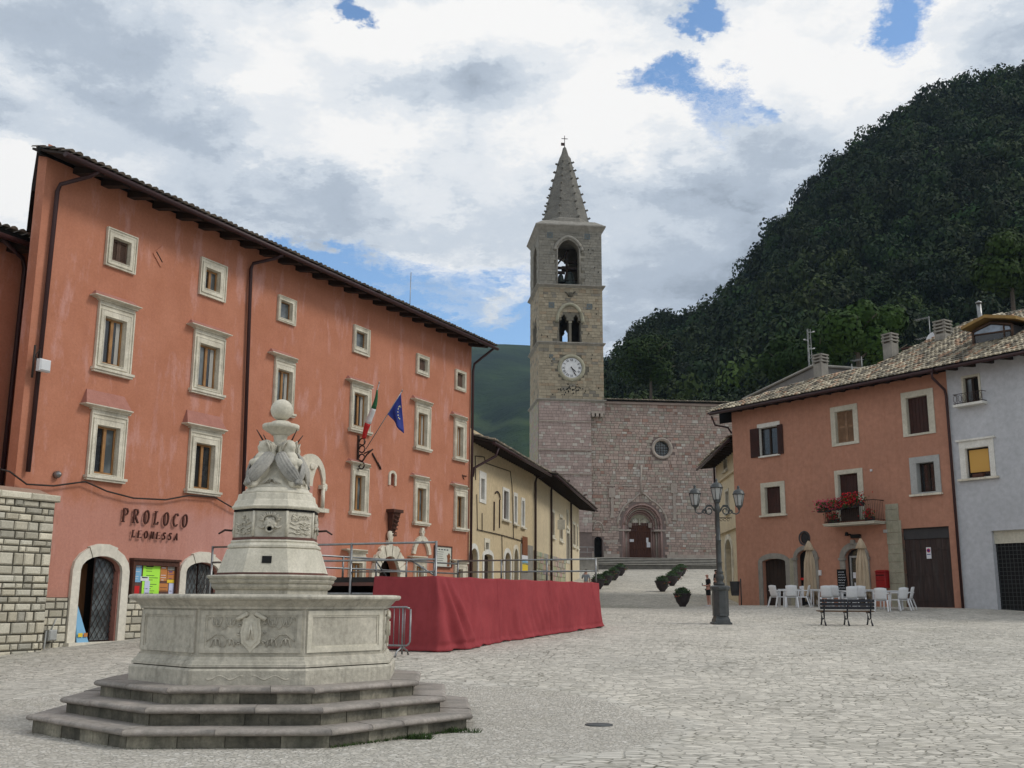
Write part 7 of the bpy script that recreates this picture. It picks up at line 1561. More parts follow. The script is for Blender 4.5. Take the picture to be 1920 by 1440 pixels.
# red cloth skirt
def skirt(path, dens, seed, name, lab=None):
    rnd = random.Random(seed); L = [0]
    for a, b in zip(path, path[1:]): L.append(L[-1]+(Vector(b)-Vector(a)).length)
    tot = L[-1]; n = int(tot*dens*1.6); m = 34; mb = MB(); ph = [rnd.uniform(0, 6.28) for _ in range(8)]
    corner = L[1] if len(path) > 2 else -9
    folds = [(rnd.uniform(0, tot), rnd.uniform(.05, .16), rnd.uniform(.03, .10), rnd.uniform(-.6, .6)) for _ in range(int(tot*1.6))]+[(corner+.22, .07, .20, .9), (corner+.0, .06, .15, .35), (corner+.45, .08, .14, 1.5), (corner-.25, .09, .1, -.5)]*(corner > 0)
    for i in range(n+1):
        s = tot*i/n; k = 0
        while k < len(L)-2 and s > L[k+1]: k += 1
        a, b = Vector(path[k]), Vector(path[k+1]); d = (b-a).normalized(); p = a+d*(s-L[k]); nrm = Vector((d.y, -d.x, 0))
        if corner > 0 and abs(s-corner) < .35:
            t = (s-corner)/.7+.5; d0 = (Vector(path[1])-Vector(path[0])).normalized(); d1 = (Vector(path[2])-Vector(path[1])).normalized(); dd = d0.lerp(d1, t).normalized(); nrm = Vector((dd.y, -dd.x, 0))
        w = MSt @ p; g = gz(w.x, w.y)
        for j in range(m+1):
            t = j/m; z = ZD+.02+(g+.01-ZD-.02)*t
            o = .02+t*.10+.012*sin(s*5.1+ph[0])*t+.02*sin(s*2.3+ph[1]+t*1.4)*t
            for c, wd_, am, sl_ in folds:
                q = (s-c-sl_*t*.6)/(wd_*(1+1.5*t)); o += am*math.exp(-q*q)*(t**.8)*(1.2 if t < .9 else 1.0)
            if t > .93: o += .05*(t-.93)/.07
            o += .018*sin(s*11+t*5+ph[2])*t*t+.009*sin(s*23+4*sin(t*4+s)+ph[4])*(.3+t)+(.02 if abs((s % 3.05)-1.5) < .03 else 0)*(1-t*.5)
            sag = .022*abs(sin(s*2.1+ph[3]))*(1-t)**3; hem = (.02*sin(s*4.3+ph[5])+.015*sin(s*9.7))*max(0, t-.85)/.15
            mb.v.append(tuple(p+nrm*o+Vector((0, 0, z-sag+max(0, hem)))))
    for i in range(n):
        for j in range(m): a = i*(m+1)+j; mb.face((a, a+m+1, a+m+2, a+1), True)
    o = mb.build(name, 'red_cloth', None); md = o.modifiers.new('t', 'SOLIDIFY'); md.thickness = .008; o.matrix_world = MSt; return o
cl_ = skirt([(0.0, 1.66, 0), (0, 0, 0), (LS+.05, 0, 0), (LS+.05, .35, 0)], 26, 5, 'red_drape'); tag(cl_, 'long dark red cloth draped round the front of the stage down to the paving', 'cloth')
# barrier
b0_, b1_ = G(738, 1222, 22.6), G(768, 1222, 22.9); br = empty('crowd_barrier', b1_, R(63+90+6)); tag(br, 'grey steel crowd barrier half hidden behind the fountain basin', 'barrier')
mb = MB(); mb.tube([(0, 0, .98), (.0, 0, .30), (.03, 0, .25), (.08, 0, .22), (2.2, 0, .22), (2.25, 0, .3), (2.25, 0, .9), (2.2, 0, 1.0), (.1, 0, 1.02), (.02, 0, .99)], .022, 7); mb.build('frame', 'steel_tube', br)
mb = MB()
for k in range(1, 17): mb.tube([(.13*k, 0, .22), (.13*k, 0, 1.0)], .009, 5)
mb.tube([(.18, 0, .04), (.18, 0, 1.0)], .022, 6); mb.tube([(1.9, 0, .04), (1.9, 0, 1.0)], .022, 6); mb.build('bars', 'steel_tube', br)
for x in (.18, 1.9): mb = MB(); mb.tube([(x, -.32, 0), (x, -.25, .1), (x, 0, .2), (x, .25, .1), (x, .32, 0)], .022, 6); mb.build('foot', 'steel_tube', br)
a = at(708, 1119, 25.5); mb = MB(); mb.lathe([(.0, 0), (.05, 0), (.055, .05), (.045, .2), (.02, .27), (.022, .31), (0, .31)], 12); bo = mb.build('plastic_bottle', 'white_paint'); bo.location = (a.x, a.y, a.z-.1); tag(bo, 'white bottle standing on a crossbar under the open side of the stage', 'bottle')

# ================================================================== 7. lamp post
lp_ = G(1352, 1165, 34); lp = empty('street_lamp', lp_, R(4)); tag(lp, 'ornate dark iron lamp post with three hanging style lanterns on scrolled arms', 'street lamp')
mb = MB(); mb.lathe([(.40, -.02), (.40, .05), (.34, .07), (.33, .14), (.29, .2), (.27, .26)], 4, phi=pi/4, smooth=False); mb.lathe([(.27, .26), (.26, .3), (.26, 1.02), (.30, 1.06), (.32, 1.1), (.32, 1.16), (.24, 1.2)], 8, phi=pi/8, smooth=False); mb.build('pedestal', 'lamp_iron', lp)
mb = MB(); mb.lathe([(.15, 1.2), (.17, 1.25), (.1, 1.32), (.13, 1.38), (.145, 1.45), (.13, 1.52), (.10, 1.57), (.13, 1.6), (.09, 1.66), (.085, 1.9), (.105, 1.92), (.085, 1.96), (.08, 2.6), (.095, 2.62), (.075, 2.64), (.062, 3.5), (.09, 3.52), (.09, 3.7), (.07, 3.74), (.06, 3.9), (.05, 3.95)], 14); mb.build('column', 'lamp_iron', lp)
def lantern(x, y, z, parent, s=1.0):
    T = Matrix.Translation((x, y, z)) @ Matrix.Scale(s, 4); mb = MB(); h0, h1 = .06, .42
    mb.lathe([(.0, -.1), (.03, -.08), (.05, -.02), (.10, .02), (.115, .05), (.115, .065)], 6, M=T)
    for k in range(6): a = k*pi/3; mb.tube([T @ Vector((.11*cos(a), .11*sin(a), h0)), T @ Vector((.18*cos(a), .18*sin(a), h1))], .011*s, 4)
    mb.lathe([(.20, h1-.0), (.205, h1+.02), (.19, h1+.035), (.17, h1+.09), (.12, h1+.15), (.05, h1+.175), (.05, h1+.2), (.035, h1+.22), (.05, h1+.25), (.02, h1+.29), (0, h1+.3)], 12, M=T); L = mb.build('lantern', 'lamp_iron', parent)
    mb = MB(); mb.lathe([(.10, h0+.01), (.172, h1-.005)], 6, M=T, smooth=False); mb.lathe([(0, h1-.001), (.172, h1-.001)], 6, M=T); mb.build('glass', 'lamp_panel', L)
for k, a in enumerate((0, pi, -pi/2)):
    d_ = Vector((cos(a), sin(a), 0)); mb = MB(); S = .72; z0 = 3.55
    if k < 2:
        P = []
        for t in np.linspace(0, 1, 18): q = t*2*pi*1.35; rr = .17*(1-.62*t); P.append(d_*(.27+rr*cos(pi-q))+Vector((0, 0, z0+rr*sin(pi-q)+.02)))
        mb.tube([d_*.07+Vector((0, 0, z0+.0))]+P, .022, 7)
        P = [d_*x+Vector((0, 0, z0+z)) for x, z in ((.10, -.0), (.2, .2), (.33, .2), (.42, .05), (.5, -.05), (.62, -.08), (.71, -.03), (.72, .05))]; mb.tube(P, .022, 7)
        P = []
        for t in np.linspace(0, 1, 14): q = t*2*pi*1.1; rr = .09*(1-.6*t); P.append(d_*(.42+rr*cos(q))+Vector((0, 0, z0-.02+rr*sin(q))))
        mb.tube(P, .014, 6); mb.build('arm', 'lamp_iron', lp); e = d_*.72; lantern(e.x, e.y, z0+.13, lp, 1.0)
    else:
        mb.tube([(0, 0, 3.9), (0, 0, 4.0)], .03, 6); mb.lathe([(.06, 3.8), (.12, 3.86), (.05, 3.95)], 10); mb.build('arm', 'lamp_iron', lp); lantern(0, 0, 3.86, lp, 1.05)

# ================================================================== 8. bench, cafe furniture, umbrellas
bp = G(1590, 1162, 33.5); bn = empty('bench', bp, R(-2)); tag(bn, 'dark slatted park bench with curved iron legs seen from behind', 'bench')
mb = MB()
for z in (.50, .61, .72): mb.bbox(-.84, .84, -.02+(z-.5)*-.15, .015+(z-.5)*-.15, z, z+.09, .008)
mb.build('backrest', 'bench_paint', bn); mb = MB()
for k in range(4): mb.box(-.86, .86, .06+k*.1, .14+k*.1, .42+.004*k, .45+.004*k)
mb.build('seat', 'bench_worn', bn)
for x in (-.72, 0, .72):
    mb = MB(); mb.tube([(x, -.12, 0), (x, -.02, .12), (x, .05, .25), (x, .03, .42), (x, -.03, .6), (x, -.07, .8)], [.03, .025, .022, .025, .02, .018], 7); mb.tube([(x, .48, 0), (x, .38, .12), (x, .33, .28), (x, .42, .41)], [.03, .024, .022, .024], 7); mb.tube([(x, .04, .40), (x, .45, .40)], .02, 6)
    mb.tube([(x, .05, .25), (x, .2, .18), (x, .33, .28)], .014, 5); mb.build('leg', 'bench_paint', bn)
def chair():
    e = empty('plastic_chair'); mb = MB(); mb.bbox(-.22, .22, -.22, .2, .40, .43, .02); mb.box(-.23, .23, -.23, .2, .385, .4); mb.build('seat', 'white_plastic', e)
    mb = MB(); n = 8
    for i in range(n+1):
        t = i/n*2-1; 
        for j in range(6): z = .42+.43*j/5; hw = .21+.015*j/5; mb.v.append((t*hw, .19+.10*j/5-.035*t*t*(1)+.0, z+(.0 if j < 5 else .03*(1-t*t))))
    for i in range(n):
        for j in range(5): a = i*6+j; mb.face((a, a+6, a+7, a+1), True)
    o = mb.build('backrest', 'white_plastic', e); md = o.modifiers.new('t', 'SOLIDIFY'); md.thickness = .014
    for sx in (-1, 1):
        mb = MB(); mb.tube([(sx*.22, .24, .66), (sx*.26, .1, .665), (sx*.26, -.16, .655), (sx*.25, -.22, .62)], .022, 6); mb.build('armrest', 'white_plastic', e)
        mb = MB(); mb.hexa([(sx*.27-.02, -.27, 0), (sx*.27+.02, -.27, 0), (sx*.27+.02, -.23, 0), (sx*.27-.02, -.23, 0), (sx*.235-.03, -.24, .64), (sx*.235+.03, -.24, .64), (sx*.235+.03, -.2, .64), (sx*.235-.03, -.2, .64)]); mb.build('leg', 'white_plastic', e)
        mb = MB(); mb.hexa([(sx*.25-.02, .29, 0), (sx*.25+.02, .29, 0), (sx*.25+.02, .33, 0), (sx*.25-.02, .33, 0), (sx*.215-.03, .15, .42), (sx*.215+.03, .15, .42), (sx*.215+.03, .2, .42), (sx*.215-.03, .2, .42)]); mb.build('leg', 'white_plastic', e)
    return e
def table():
    e = empty('plastic_table'); mb = MB(); mb.box(-.4, .4, -.4, .4, .69, .72); mb.ring((-.38, .0, .38, .0), (-.37, 0, .37, 0), 0, 0) if 0 else None; mb.box(-.36, .36, -.36, .36, .64, .69); mb.build('tabletop', 'white_plastic', e)
    for sx in (-1, 1):
        for sy in (-1, 1): mb = MB(); mb.hexa([(sx*.35-.02, sy*.35-.02, 0), (sx*.35+.02, sy*.35-.02, 0), (sx*.35+.02, sy*.35+.02, 0), (sx*.35-.02, sy*.35+.02, 0), (sx*.33-.03, sy*.33-.03, .64), (sx*.33+.03, sy*.33-.03, .64), (sx*.33+.03, sy*.33+.03, .64), (sx*.33-.03, sy*.33+.03, .64)]); mb.build('leg', 'white_plastic', e)
    return e
c_ = chair(); first = [c_, None]
CH = [(1459, 1143, 43.6, 115, 'leftmost white plastic chair, in profile facing right beside the first cafe table'), (1484, 1144, 42.9, 172, 'white plastic chair with its back to the square, second from the left'),
      (1507, 1143, 43.2, -115, 'white plastic chair in profile facing left, right of the first cafe table'), (1510, 1140, 46.5, -20, 'white plastic chair mostly hidden behind the left closed umbrella'),
      (1550, 1141, 42.3, 170, 'white plastic chair standing behind the left end of the bench'), (1566, 1140, 43.4, 150, 'greyish white plastic chair turned away just right of the bench end chair'),
      (1577, 1139, 43.8, 110, 'cream tinted plastic chair in profile behind the bench middle'), (1596, 1141, 41.6, 178, 'white plastic chair facing the wall right behind the bench middle'),
      (1613, 1140, 42.3, 165, 'greyish plastic chair next to the right umbrella behind the bench'), (1654, 1141, 40.6, 155, 'white plastic chair just right of the bench showing its back and legs'),
      (1688, 1139, 41.0, -160, 'white plastic chair at the last table with its back to the garage door'), (1701, 1139, 41.4, -125, 'rightmost white plastic chair, angled in front of the garage door')]
for k, (u, v, Y, rz, lab) in enumerate(CH):
    o = c_ if k == 0 else copy_tree(c_); o.location = G(u, v, Y); o.rotation_euler.z = R(rz); tag(o, lab, 'chair', 'white plastic chairs of the cafe')
t_ = table()
for k, (u, Y, lab) in enumerate(((1483, 44.0, 'white plastic table between the three leftmost chairs'), (1540, 44.4, 'white plastic table right of the left umbrella'), (1622, 42.9, 'white plastic table under the right closed umbrella'), (1672, 41.6, 'white plastic table between the two rightmost groups of chairs'))):
    o = t_ if k == 0 else copy_tree(t_); o.location = G(u, 1140, Y); o.rotation_euler.z = R(-30+k*7); tag(o, lab, 'table', 'white plastic tables of the cafe')
def umbrella(u, Y, lab, seed):
    e = empty('closed_umbrella', G(u, 1135, Y), R(seed*40)); tag(e, lab, 'umbrella', 'closed cafe umbrellas'); H = 2.75
    mb = MB(); mb.tube([(0, 0, 0), (0, 0, H)], .022, 7); mb.lathe([(.03, H), (.03, H+.06), (0, H+.09)], 8); mb.build('pole', 'dark_wood', e); mb = MB(); mb.lathe([(.28, 0), (.28, .06), (.05, .09)], 16); mb.build('base', 'concrete', e)
    rnd = random.Random(seed); mb = MB(); n, m = 48, 30
    for i in range(m+1):
        t = i/m; z = H-.02-t*2.1
        r0 = .03+.16*min(1, t*2.4)+.10*t
        if t > .13: r0 *= .97
        if .1 < t < .16: r0 += .05
        for j in range(n):
            a = 2*pi*j/n; f = abs(sin(a*4+t*1.2+sin(t*3)*.4))**.7; r_ = r0*(.55+.45*f)+.02*sin(3*a+seed)*t
            zz = z-(.18*(1-f)*0+.25*f*(t**6))-(.35*max(0, sin(a*1.0+seed))*(t**8)); mb.v.append((r_*cos(a), r_*sin(a), zz))
    for i in range(m):
        for j in range(n): a = i*n+j; b = i*n+(j+1) % n; mb.face((a, b, b+n, a+n), True)
    o = mb.build('canopy', 'umbrella_cloth', e); md = o.modifiers.new('t', 'SOLIDIFY'); md.thickness = .01
    mb = MB(); mb.lathe([(.04, H+.0), (.14, H-.18), (.235, H-.40), (.225, H-.41), (.05, H-.1)], 16); mb.build('vent_cap', 'umbrella_cloth', e)
umbrella(1522, 45.2, 'closed sand coloured cafe umbrella in front of the narrow arched doorway', 1); umbrella(1621, 42.9, 'closed sand coloured cafe umbrella in front of the lit shop door', 2)
mn = G(1582, 1140, 44.9); ms = empty('menu_board', mn, R(-40)); tag(ms, 'narrow black menu board with white writing beside the shop door', 'menu board')
mb = MB(); mb.box(-.2, .2, -.03, .0, .35, 1.55); mb.tube([(-.18, .0, 1.4), (-.18, .35, 0)], .015, 5); mb.tube([(.18, 0, 1.4), (.18, .35, 0)], .015, 5); mb.tube([(-.18, -.02, .4), (-.18, -.12, 0)], .015, 5); mb.tube([(.18, -.02, .4), (.18, -.12, 0)], .015, 5); mb.build('board', 'black', ms); mb = MB(); rnd = random.Random(2)
for k in range(9):
    z = 1.45-k*.11; x = -.14
    while x < .12: w = rnd.uniform(.02, .07); mb.tube([(x, -.034, z), (x+w*.5, -.034, z-.04), (x+w, -.034, z)], .009, 4); x += w+.02
mb.build('chalk_writing', 'paper_white', ms)
bi = G(1384, 1134, 50.8); bi_ = empty('litter_bin', bi, 0); tag(bi_, 'dark grey litter bin on a post at the corner of the peach house', 'litter bin'); mb = MB(); mb.tube([(.16, 0, 0), (.16, 0, 1.25)], .03, 6); mb.build('post', 'bin_grey', bi_); mb = MB(); mb.lathe([(.17, .45), (.19, .5), (.24, 1.1), (.25, 1.12), (.22, 1.12), (.2, .6)], 16, c=(-.12, 0)); mb.build('body', 'bin_grey', bi_)
mb = MB(); mb.box(-.1, .2, -.1, .1, 0, .35); mb.build('base', 'mailbox_red', bi_) if 0 else None

# ================================================================== 9. planters
def planter(u, v, Y, lab, s=1.0, seed=1, fl=True):
    g = G(u, v, Y); e = empty('flower_planter', g, seed); tag(e, lab, 'planter', 'bowl planters along the ramp to the church'); rnd = random.Random(seed)
    mb = MB(); mb.lathe([(.16*s, 0), (.18*s, .04), (.20*s, .08), (.34*s, .25), (.41*s, .45), (.47*s, .60), (.50*s, .62), (.50*s, .66), (.44*s, .66), (.40*s, .58)], 22); mb.build('bowl', 'planter_bowl', e)
    mb = MB()
    for k in range(520):
        a = rnd.uniform(0, 2*pi); b = rnd.uniform(0, 1)**.6; th = rnd.uniform(0, pi/2); rr = .43*s*rnd.uniform(.6, 1.05); c = Vector((rr*cos(a)*sin(th)*1.05, rr*sin(a)*sin(th)*1.05, .62+rr*cos(th)*.75))
        nrm = (c-Vector((0, 0, .55))).normalized(); u_ = Vector((rnd.gauss(0, 1), rnd.gauss(0, 1), rnd.gauss(0, 1))).cross(nrm).normalized(); w = (nrm+Vector((rnd.gauss(0, .5), rnd.gauss(0, .5), rnd.gauss(0, .5)))).normalized(); q = .05*s*rnd.uniform(.7, 1.4)
        k_ = rnd.uniform(.5, 1.5); mb.col = (k_, k_, k_); mb.poly([c-u_*q*.5, c+u_*q*.5, c+w*q*1.6+u_*q*.15, c+w*q*1.6-u_*q*.15])
    mb.lathe([(.42*s, .6), (.38*s, .74), (.22*s, .86), (0, .9)], 14); mb.c[-14*3:] = [(.35, .35, .35)]*(14*3); mb.build('shrub', 'leaf_dark', e)
    if fl:
        for m_, n in (('flower_red', 26), ('leaf_dark', 60)):
            mb = MB()
            for k in range(n):
                sd_ = rnd.choice((-1, 1)); c = Vector((sd_*.5*s+rnd.gauss(0, .07), rnd.gauss(0, .12), .58+rnd.gauss(0, .07)-.05*abs(rnd.gauss(0, 1)))); u_ = Vector((rnd.gauss(0, 1), rnd.gauss(0, 1), rnd.gauss(0, 1))).normalized(); w = u_.orthogonal().normalized(); q = .045 if m_ == 'leaf_dark' else .03
                mb.col = (.8, .8, .8) if m_ == 'leaf_dark' else None; mb.poly([c-u_*q, c-w*q*.7, c+u_*q, c+w*q*.7])
            mb.build('blossom' if m_ == 'flower_red' else 'trailing_leaves', m_, e)
for k, q in enumerate(((1280, 1137, 54, 'nearest bowl planter with a rounded green shrub, alone in the middle of the ramp'), (1242, 1106, 68.5, 'second bowl planter of the right row, just beyond the nearest one'), (1260, 1092, 74.5, 'third bowl planter of the right row, overlapping its neighbours'),
                (1268, 1081, 80.5, 'fourth bowl planter of the right row'), (1277, 1070, 87, 'farthest bowl planter of the right row, at the foot of the church steps'), (1122, 1100, 70.5, 'nearest bowl planter of the left row, half hidden by the red cloth'),
                (1137, 1092, 74.5, 'second bowl planter of the left row beside the stage corner post'), (1151, 1081, 80.5, 'third bowl planter of the left row'), (1163, 1070, 87, 'farthest bowl planter of the left row, at the foot of the church steps'))):
    planter(*q, s=1.0 if k else .92, seed=k+1)

# ================================================================== 10. people
def person(g, rz, lab, H=1.75, pose='phone', shirt='cloth_black', short='cloth_black', hair=None, seated=False):
    e = empty('person', g, rz); tag(e, lab, 'person'); s = H/1.75
    # faces -y ; pelvis root
    V = [(0, 0, .93), (0, .01, 1.10), (0, .0, 1.30), (0, .0, 1.43), (0, -.02, 1.50), (0, -.035, 1.56), (0, -.05, 1.64), (0, -.05, 1.71),
         (-.1, 0, .88), (-.10, -.01, .50), (-.10, .02, .09), (-.10, -.05, .04), (-.10, -.15, .03), (.1, 0, .88), (.11, .01, .50), (.12, .04, .09), (.12, -.03, .04), (.12, -.13, .03)]
    Rr = [.125, .115, .135, .10, .055, .06, .088, .075, .09, .062, .04, .04, .03, .09, .062, .04, .04, .03]
    E = [(0, 1), (1, 2), (2, 3), (3, 4), (4, 5), (5, 6), (6, 7), (0, 8), (8, 9), (9, 10), (10, 11), (11, 12), (0, 13), (13, 14), (14, 15), (15, 16), (16, 17)]
    arms = {'phone': (((-.19, 0, 1.40), (-.22, .03, 1.13), (-.12, -.20, 1.10), (-.05, -.27, 1.13)), ((.19, 0, 1.40), (.22, .02, 1.13), (.13, -.18, 1.09), (.05, -.26, 1.11))),
            'down': (((-.19, 0, 1.40), (-.23, .02, 1.12), (-.22, -.05, .88), (-.21, -.07, .80)), ((.19, 0, 1.40), (.23, .02, 1.12), (.22, -.05, .88), (.21, -.07, .80))),
            'ear': (((-.19, 0, 1.40), (-.24, .0, 1.15), (-.22, -.1, .95), (-.2, -.12, .88)), ((.19, 0, 1.40), (.27, -.06, 1.20), (.14, -.08, 1.50), (.10, -.08, 1.57)))}[pose]
    for A in arms:
        b = len(V); V += list(A); Rr += [.062, .044, .03, .03]; E += [(3, b), (b, b+1), (b+1, b+2), (b+2, b+3)]
        d_ = (Vector(A[3])-Vector(A[2])).normalized(); sd = d_.cross(Vector((0, 0, 1))).normalized() if abs(d_.z) < .9 else Vector((0, 1, 0)); sg_ = 1 if A[0][0] > 0 else -1
        for q in range(4):
            f = len(V); o = sd*(-.03+.02*q); L = (.065, .08, .075, .055)[q]; V += [tuple(Vector(A[3])+o*1.0+d_*.035), tuple(Vector(A[3])+o+d_*(.035+L)+Vector((0, 0, -.015)))]; Rr += [.010, .008]; E += [(b+3, f), (f, f+1)]
        f = len(V); V += [tuple(Vector(A[2]).lerp(Vector(A[3]), .6)+sd*.045*(-sg_)+d_*.02)]; Rr += [.010]; E += [(b+3, f)]
    skin('body', V, E, Rr, 'skin_tone', e, 2)
    # head details
    mb = MB(); hd = Vector((0, -.06, 1.655))
    for sx in (-1, 1): mb.lathe([(.008*sin(t), -.008*cos(t)) for t in np.linspace(0, pi, 5)], 8, M=Matrix.Translation(hd+Vector((sx*.032, -.078, .0))))
    mb.build('eye', 'ink', e); mb = MB(); mb.tube([hd+Vector((-.022, -.082, -.065)), hd+Vector((0, -.088, -.067)), hd+Vector((.022, -.082, -.065))], .005, 5); mb.build('mouth', 'poster_red', e)
    mb = MB(); mb.tube([hd+Vector((0, -.08, .01)), hd+Vector((0, -.105, -.025)), hd+Vector((0, -.085, -.035))], [.008, .014, .01], 6)
    for sx in (-1, 1): mb.lathe([(.03*sin(t), -.03*cos(t)) for t in np.linspace(0, pi, 6)], 8, M=Matrix.Translation(hd+Vector((sx*.088, .0, -.01))) @ Matrix.Diagonal((.35, .8, 1, 1)))
    mb.build('nose_and_ears', 'skin_tone', e)
    if hair: mb = MB(); mb.lathe([(.098*sin(t), .105*cos(t)) for t in np.linspace(0, 1.7, 9)], 16, M=Matrix.Translation((0, -.035, 1.66))); mb.build('hair', hair, e)
    TV = [(0, 0, .98), (0, .01, 1.10), (0, .0, 1.30), (0, .0, 1.42)]; TR = [.14, .132, .155, .11]; TE = [(0, 1), (1, 2), (2, 3)]
    for A in arms: b = len(TV); TV += [A[0], tuple(Vector(A[0]).lerp(Vector(A[1]), .8))]; TR += [.075, .062]; TE += [(3, b), (b, b+1)]
    skin('shirt', TV, TE, TR, shirt, e, 2)
    skin('shorts', [(0, 0, .97), (-.095, 0, .84), (-.105, -.005, .55), (.095, 0, .84), (.112, .005, .55)], [(0, 1), (1, 2), (0, 3), (3, 4)], [.138, .105, .092, .105, .092], short, e, 2)
    for x, y in ((-.10, -.05), (.12, -.03)): mb = MB(); mb.bbox(x-.045, x+.045, y-.15, y+.1, 0, .075, .02); mb.build('shoe', 'shoe', e)
    if pose == 'phone': mb = MB(); mb.box(-.04, .04, -.35, -.335, 1.10, 1.24, Matrix.Identity(4)); p_ = mb.build('phone', 'phone', e)
    e.scale = (s, s, s); return e
person(G(1329, 1137, 54), R(-78), 'bald man in black shirt and shorts looking at a phone beside the lamp post', 1.62)
person(G(1099, 1108, 62), R(160), 'person in a pale grey shirt standing behind the far end of the red cloth', 1.66, 'ear', 'cloth_grey', 'cloth_blue', 'dark_wood')
person(G(1342, 1112, 64), R(80), 'figure in dark clothes almost hidden behind the lamp post', 1.6, 'down', 'cloth_black', 'cloth_black', 'dark_wood')
a = W1.px(784, 965, .35); q = W1.loc((a[0], .42, 0)); fz = W1.px(784, 985, .35)[1]-1.05
person(Vector((q.x, q.y, fz)), R(63), 'man in a light blue shirt looking out of a palazzo window near its right end', 1.7, 'down', 'cloth_blue', 'cloth_black', 'curtain')

# ================================================================== 11. hills, wood and mountain
RIDGE = [(1040, 735), (1140, 712), (1165, 680), (1200, 640), (1240, 622), (1290, 612), (1350, 590), (1400, 530), (1450, 460), (1500, 400), (1560, 335), (1640, 270), (1740, 205), (1830, 175), (1920, 145), (2100, 60), (2500, -60), (3000, -100)]
ru = [a for a, b in RIDGE]; rv = [b for a, b in RIDGE]
def hillp(u, t):
    Y1 = float(np.interp(u, [1040, 1920, 3000], [330, 300, 260])); Y0 = 150.0; v = float(np.interp(u, ru, rv)); p1 = at(u, v+22, Y1); Y = Y0+(Y1-Y0)*t; X0 = at(u, 1000, Y0).x; z0 = 8.0
    x = X0+(p1.x-X0)*t; z = z0+(p1.z-z0)*(t**.92); return Vector((x, Y, z))
mb = MB(); us = list(np.arange(1040, 3001, 40)); ts = list(np.linspace(-.15, 1, 16))
for u in us:
    for t in ts: mb.v.append(tuple(hillp(u, max(t, 0)) if t >= 0 else hillp(u, 0)+Vector((0, -20, -8))))
    p = hillp(u, 1); mb.v.append((p.x*1.3, p.y+160, p.z*.75)); mb.v.append((p.x*1.8, p.y+420, 0))
m = len(ts)+2
for i in range(len(us)-1):
    for j in range(m-1): a = i*m+j; mb.face((a, a+m, a+m+1, a+1), True)
noisy('hill_soil', (.03, .035, .018), (.02, .025, .014), .05); tag(mb.build('hill', 'hill_soil'), kind='structure')
def crown_quads(rng, n, rad, hgt, q):
    """leaf clumps for one crown: lobed volume, most clumps near the surface"""
    nl = 9; L = rng.normal(size=(nl, 3)); L /= np.linalg.norm(L, axis=1)[:, None]; L *= np.array([rad*.55, rad*.55, hgt*.30]); L[:, 2] += hgt*.5; L[0] = (0, 0, hgt*.72); L[1] = (0, 0, hgt*.38)
    lr = rng.uniform(.36, .58, nl)*rad; k = rng.integers(0, nl, n); d = rng.normal(size=(n, 3)); d /= np.linalg.norm(d, axis=1)[:, None]
    r = lr[k]*rng.uniform(.55, 1.08, n)**.5; c = L[k]+d*r[:, None]*np.array([1, 1, .95])
    nn = d+rng.normal(size=(n, 3))*.38; nn /= np.linalg.norm(nn, axis=1)[:, None]; u = np.cross(nn, rng.normal(size=(n, 3))); u /= np.linalg.norm(u, axis=1)[:, None]; w = np.cross(nn, u); s = q*rng.uniform(.55, 1.3, n)[:, None]
    P = np.stack([c-u*s, c-w*s*.7, c+u*s*.9, c+w*s*.75], 1); return P, rng.uniform(.78, 1.22, nl)[k]
def foliage_mesh(name, P, Cc, mat, parent=None):
    n = len(P); me = bpy.data.meshes.new(name); me.vertices.add(n*4); me.vertices.foreach_set('co', P.reshape(-1).astype(np.float32)); me.loops.add(n*4); me.loops.foreach_set('vertex_index', np.arange(n*4, dtype=np.int32)); me.polygons.add(n)
    me.polygons.foreach_set('loop_start', np.arange(0, n*4, 4, dtype=np.int32)); me.update(); ca = me.color_attributes.new('Col', 'FLOAT_COLOR', 'CORNER'); ca.data.foreach_set('color', np.repeat(np.concatenate([Cc, np.ones((n, 1))], 1), 4, axis=0).reshape(-1).astype(np.float32)); me.validate()
    me.materials.append(MATS[mat]); o = bpy.data.objects.new(name, me); COL.objects.link(o)
    if parent: o.parent = parent
    return o
PP, CC = [], []
variants = [crown_quads(np.random.default_rng(k), 900, 1.0, 1.5, .082) for k in range(10)]
N = 0
for k in range(1550):
    u = RNG.uniform(1060, 2350); t = RNG.uniform(0, 1)**.85
    if k < 150: t = 1-.02*RNG.random(); u = 1100+(1260)*(k+RNG.random()*.5)/150
    p = hillp(u, t); P, cv = variants[RNG.integers(10)]; rad = RNG.uniform(3.6, 6.6); hg = RNG.uniform(.95, 1.45); a = RNG.uniform(0, 6.28); Rz = np.array([[cos(a), -sin(a), 0], [sin(a), cos(a), 0], [0, 0, 1]])
    Q = (P.reshape(-1, 3)@Rz.T)*np.array([rad, rad, rad*hg])+np.array([p.x, p.y, p.z-rad*.25]); PP.append(Q.reshape(-1, 4, 3))
    h = RNG.uniform(.5, 1.0)*RNG.uniform(.65, 1.5); tint = np.array([RNG.uniform(.8, 1.25), 1.0, RNG.uniform(.7, 1.1)])*h
    if t < .3 and RNG.random() < .25: tint = np.array([1.7, 1.55, .9])*h
    CC.append(cv[:, None]*tint[None, :])
tag(foliage_mesh('hillside_wood', np.concatenate(PP), np.concatenate(CC), 'leaf'), 'dense dark green wood covering the steep hillside behind the houses', 'wood', kind='stuff')
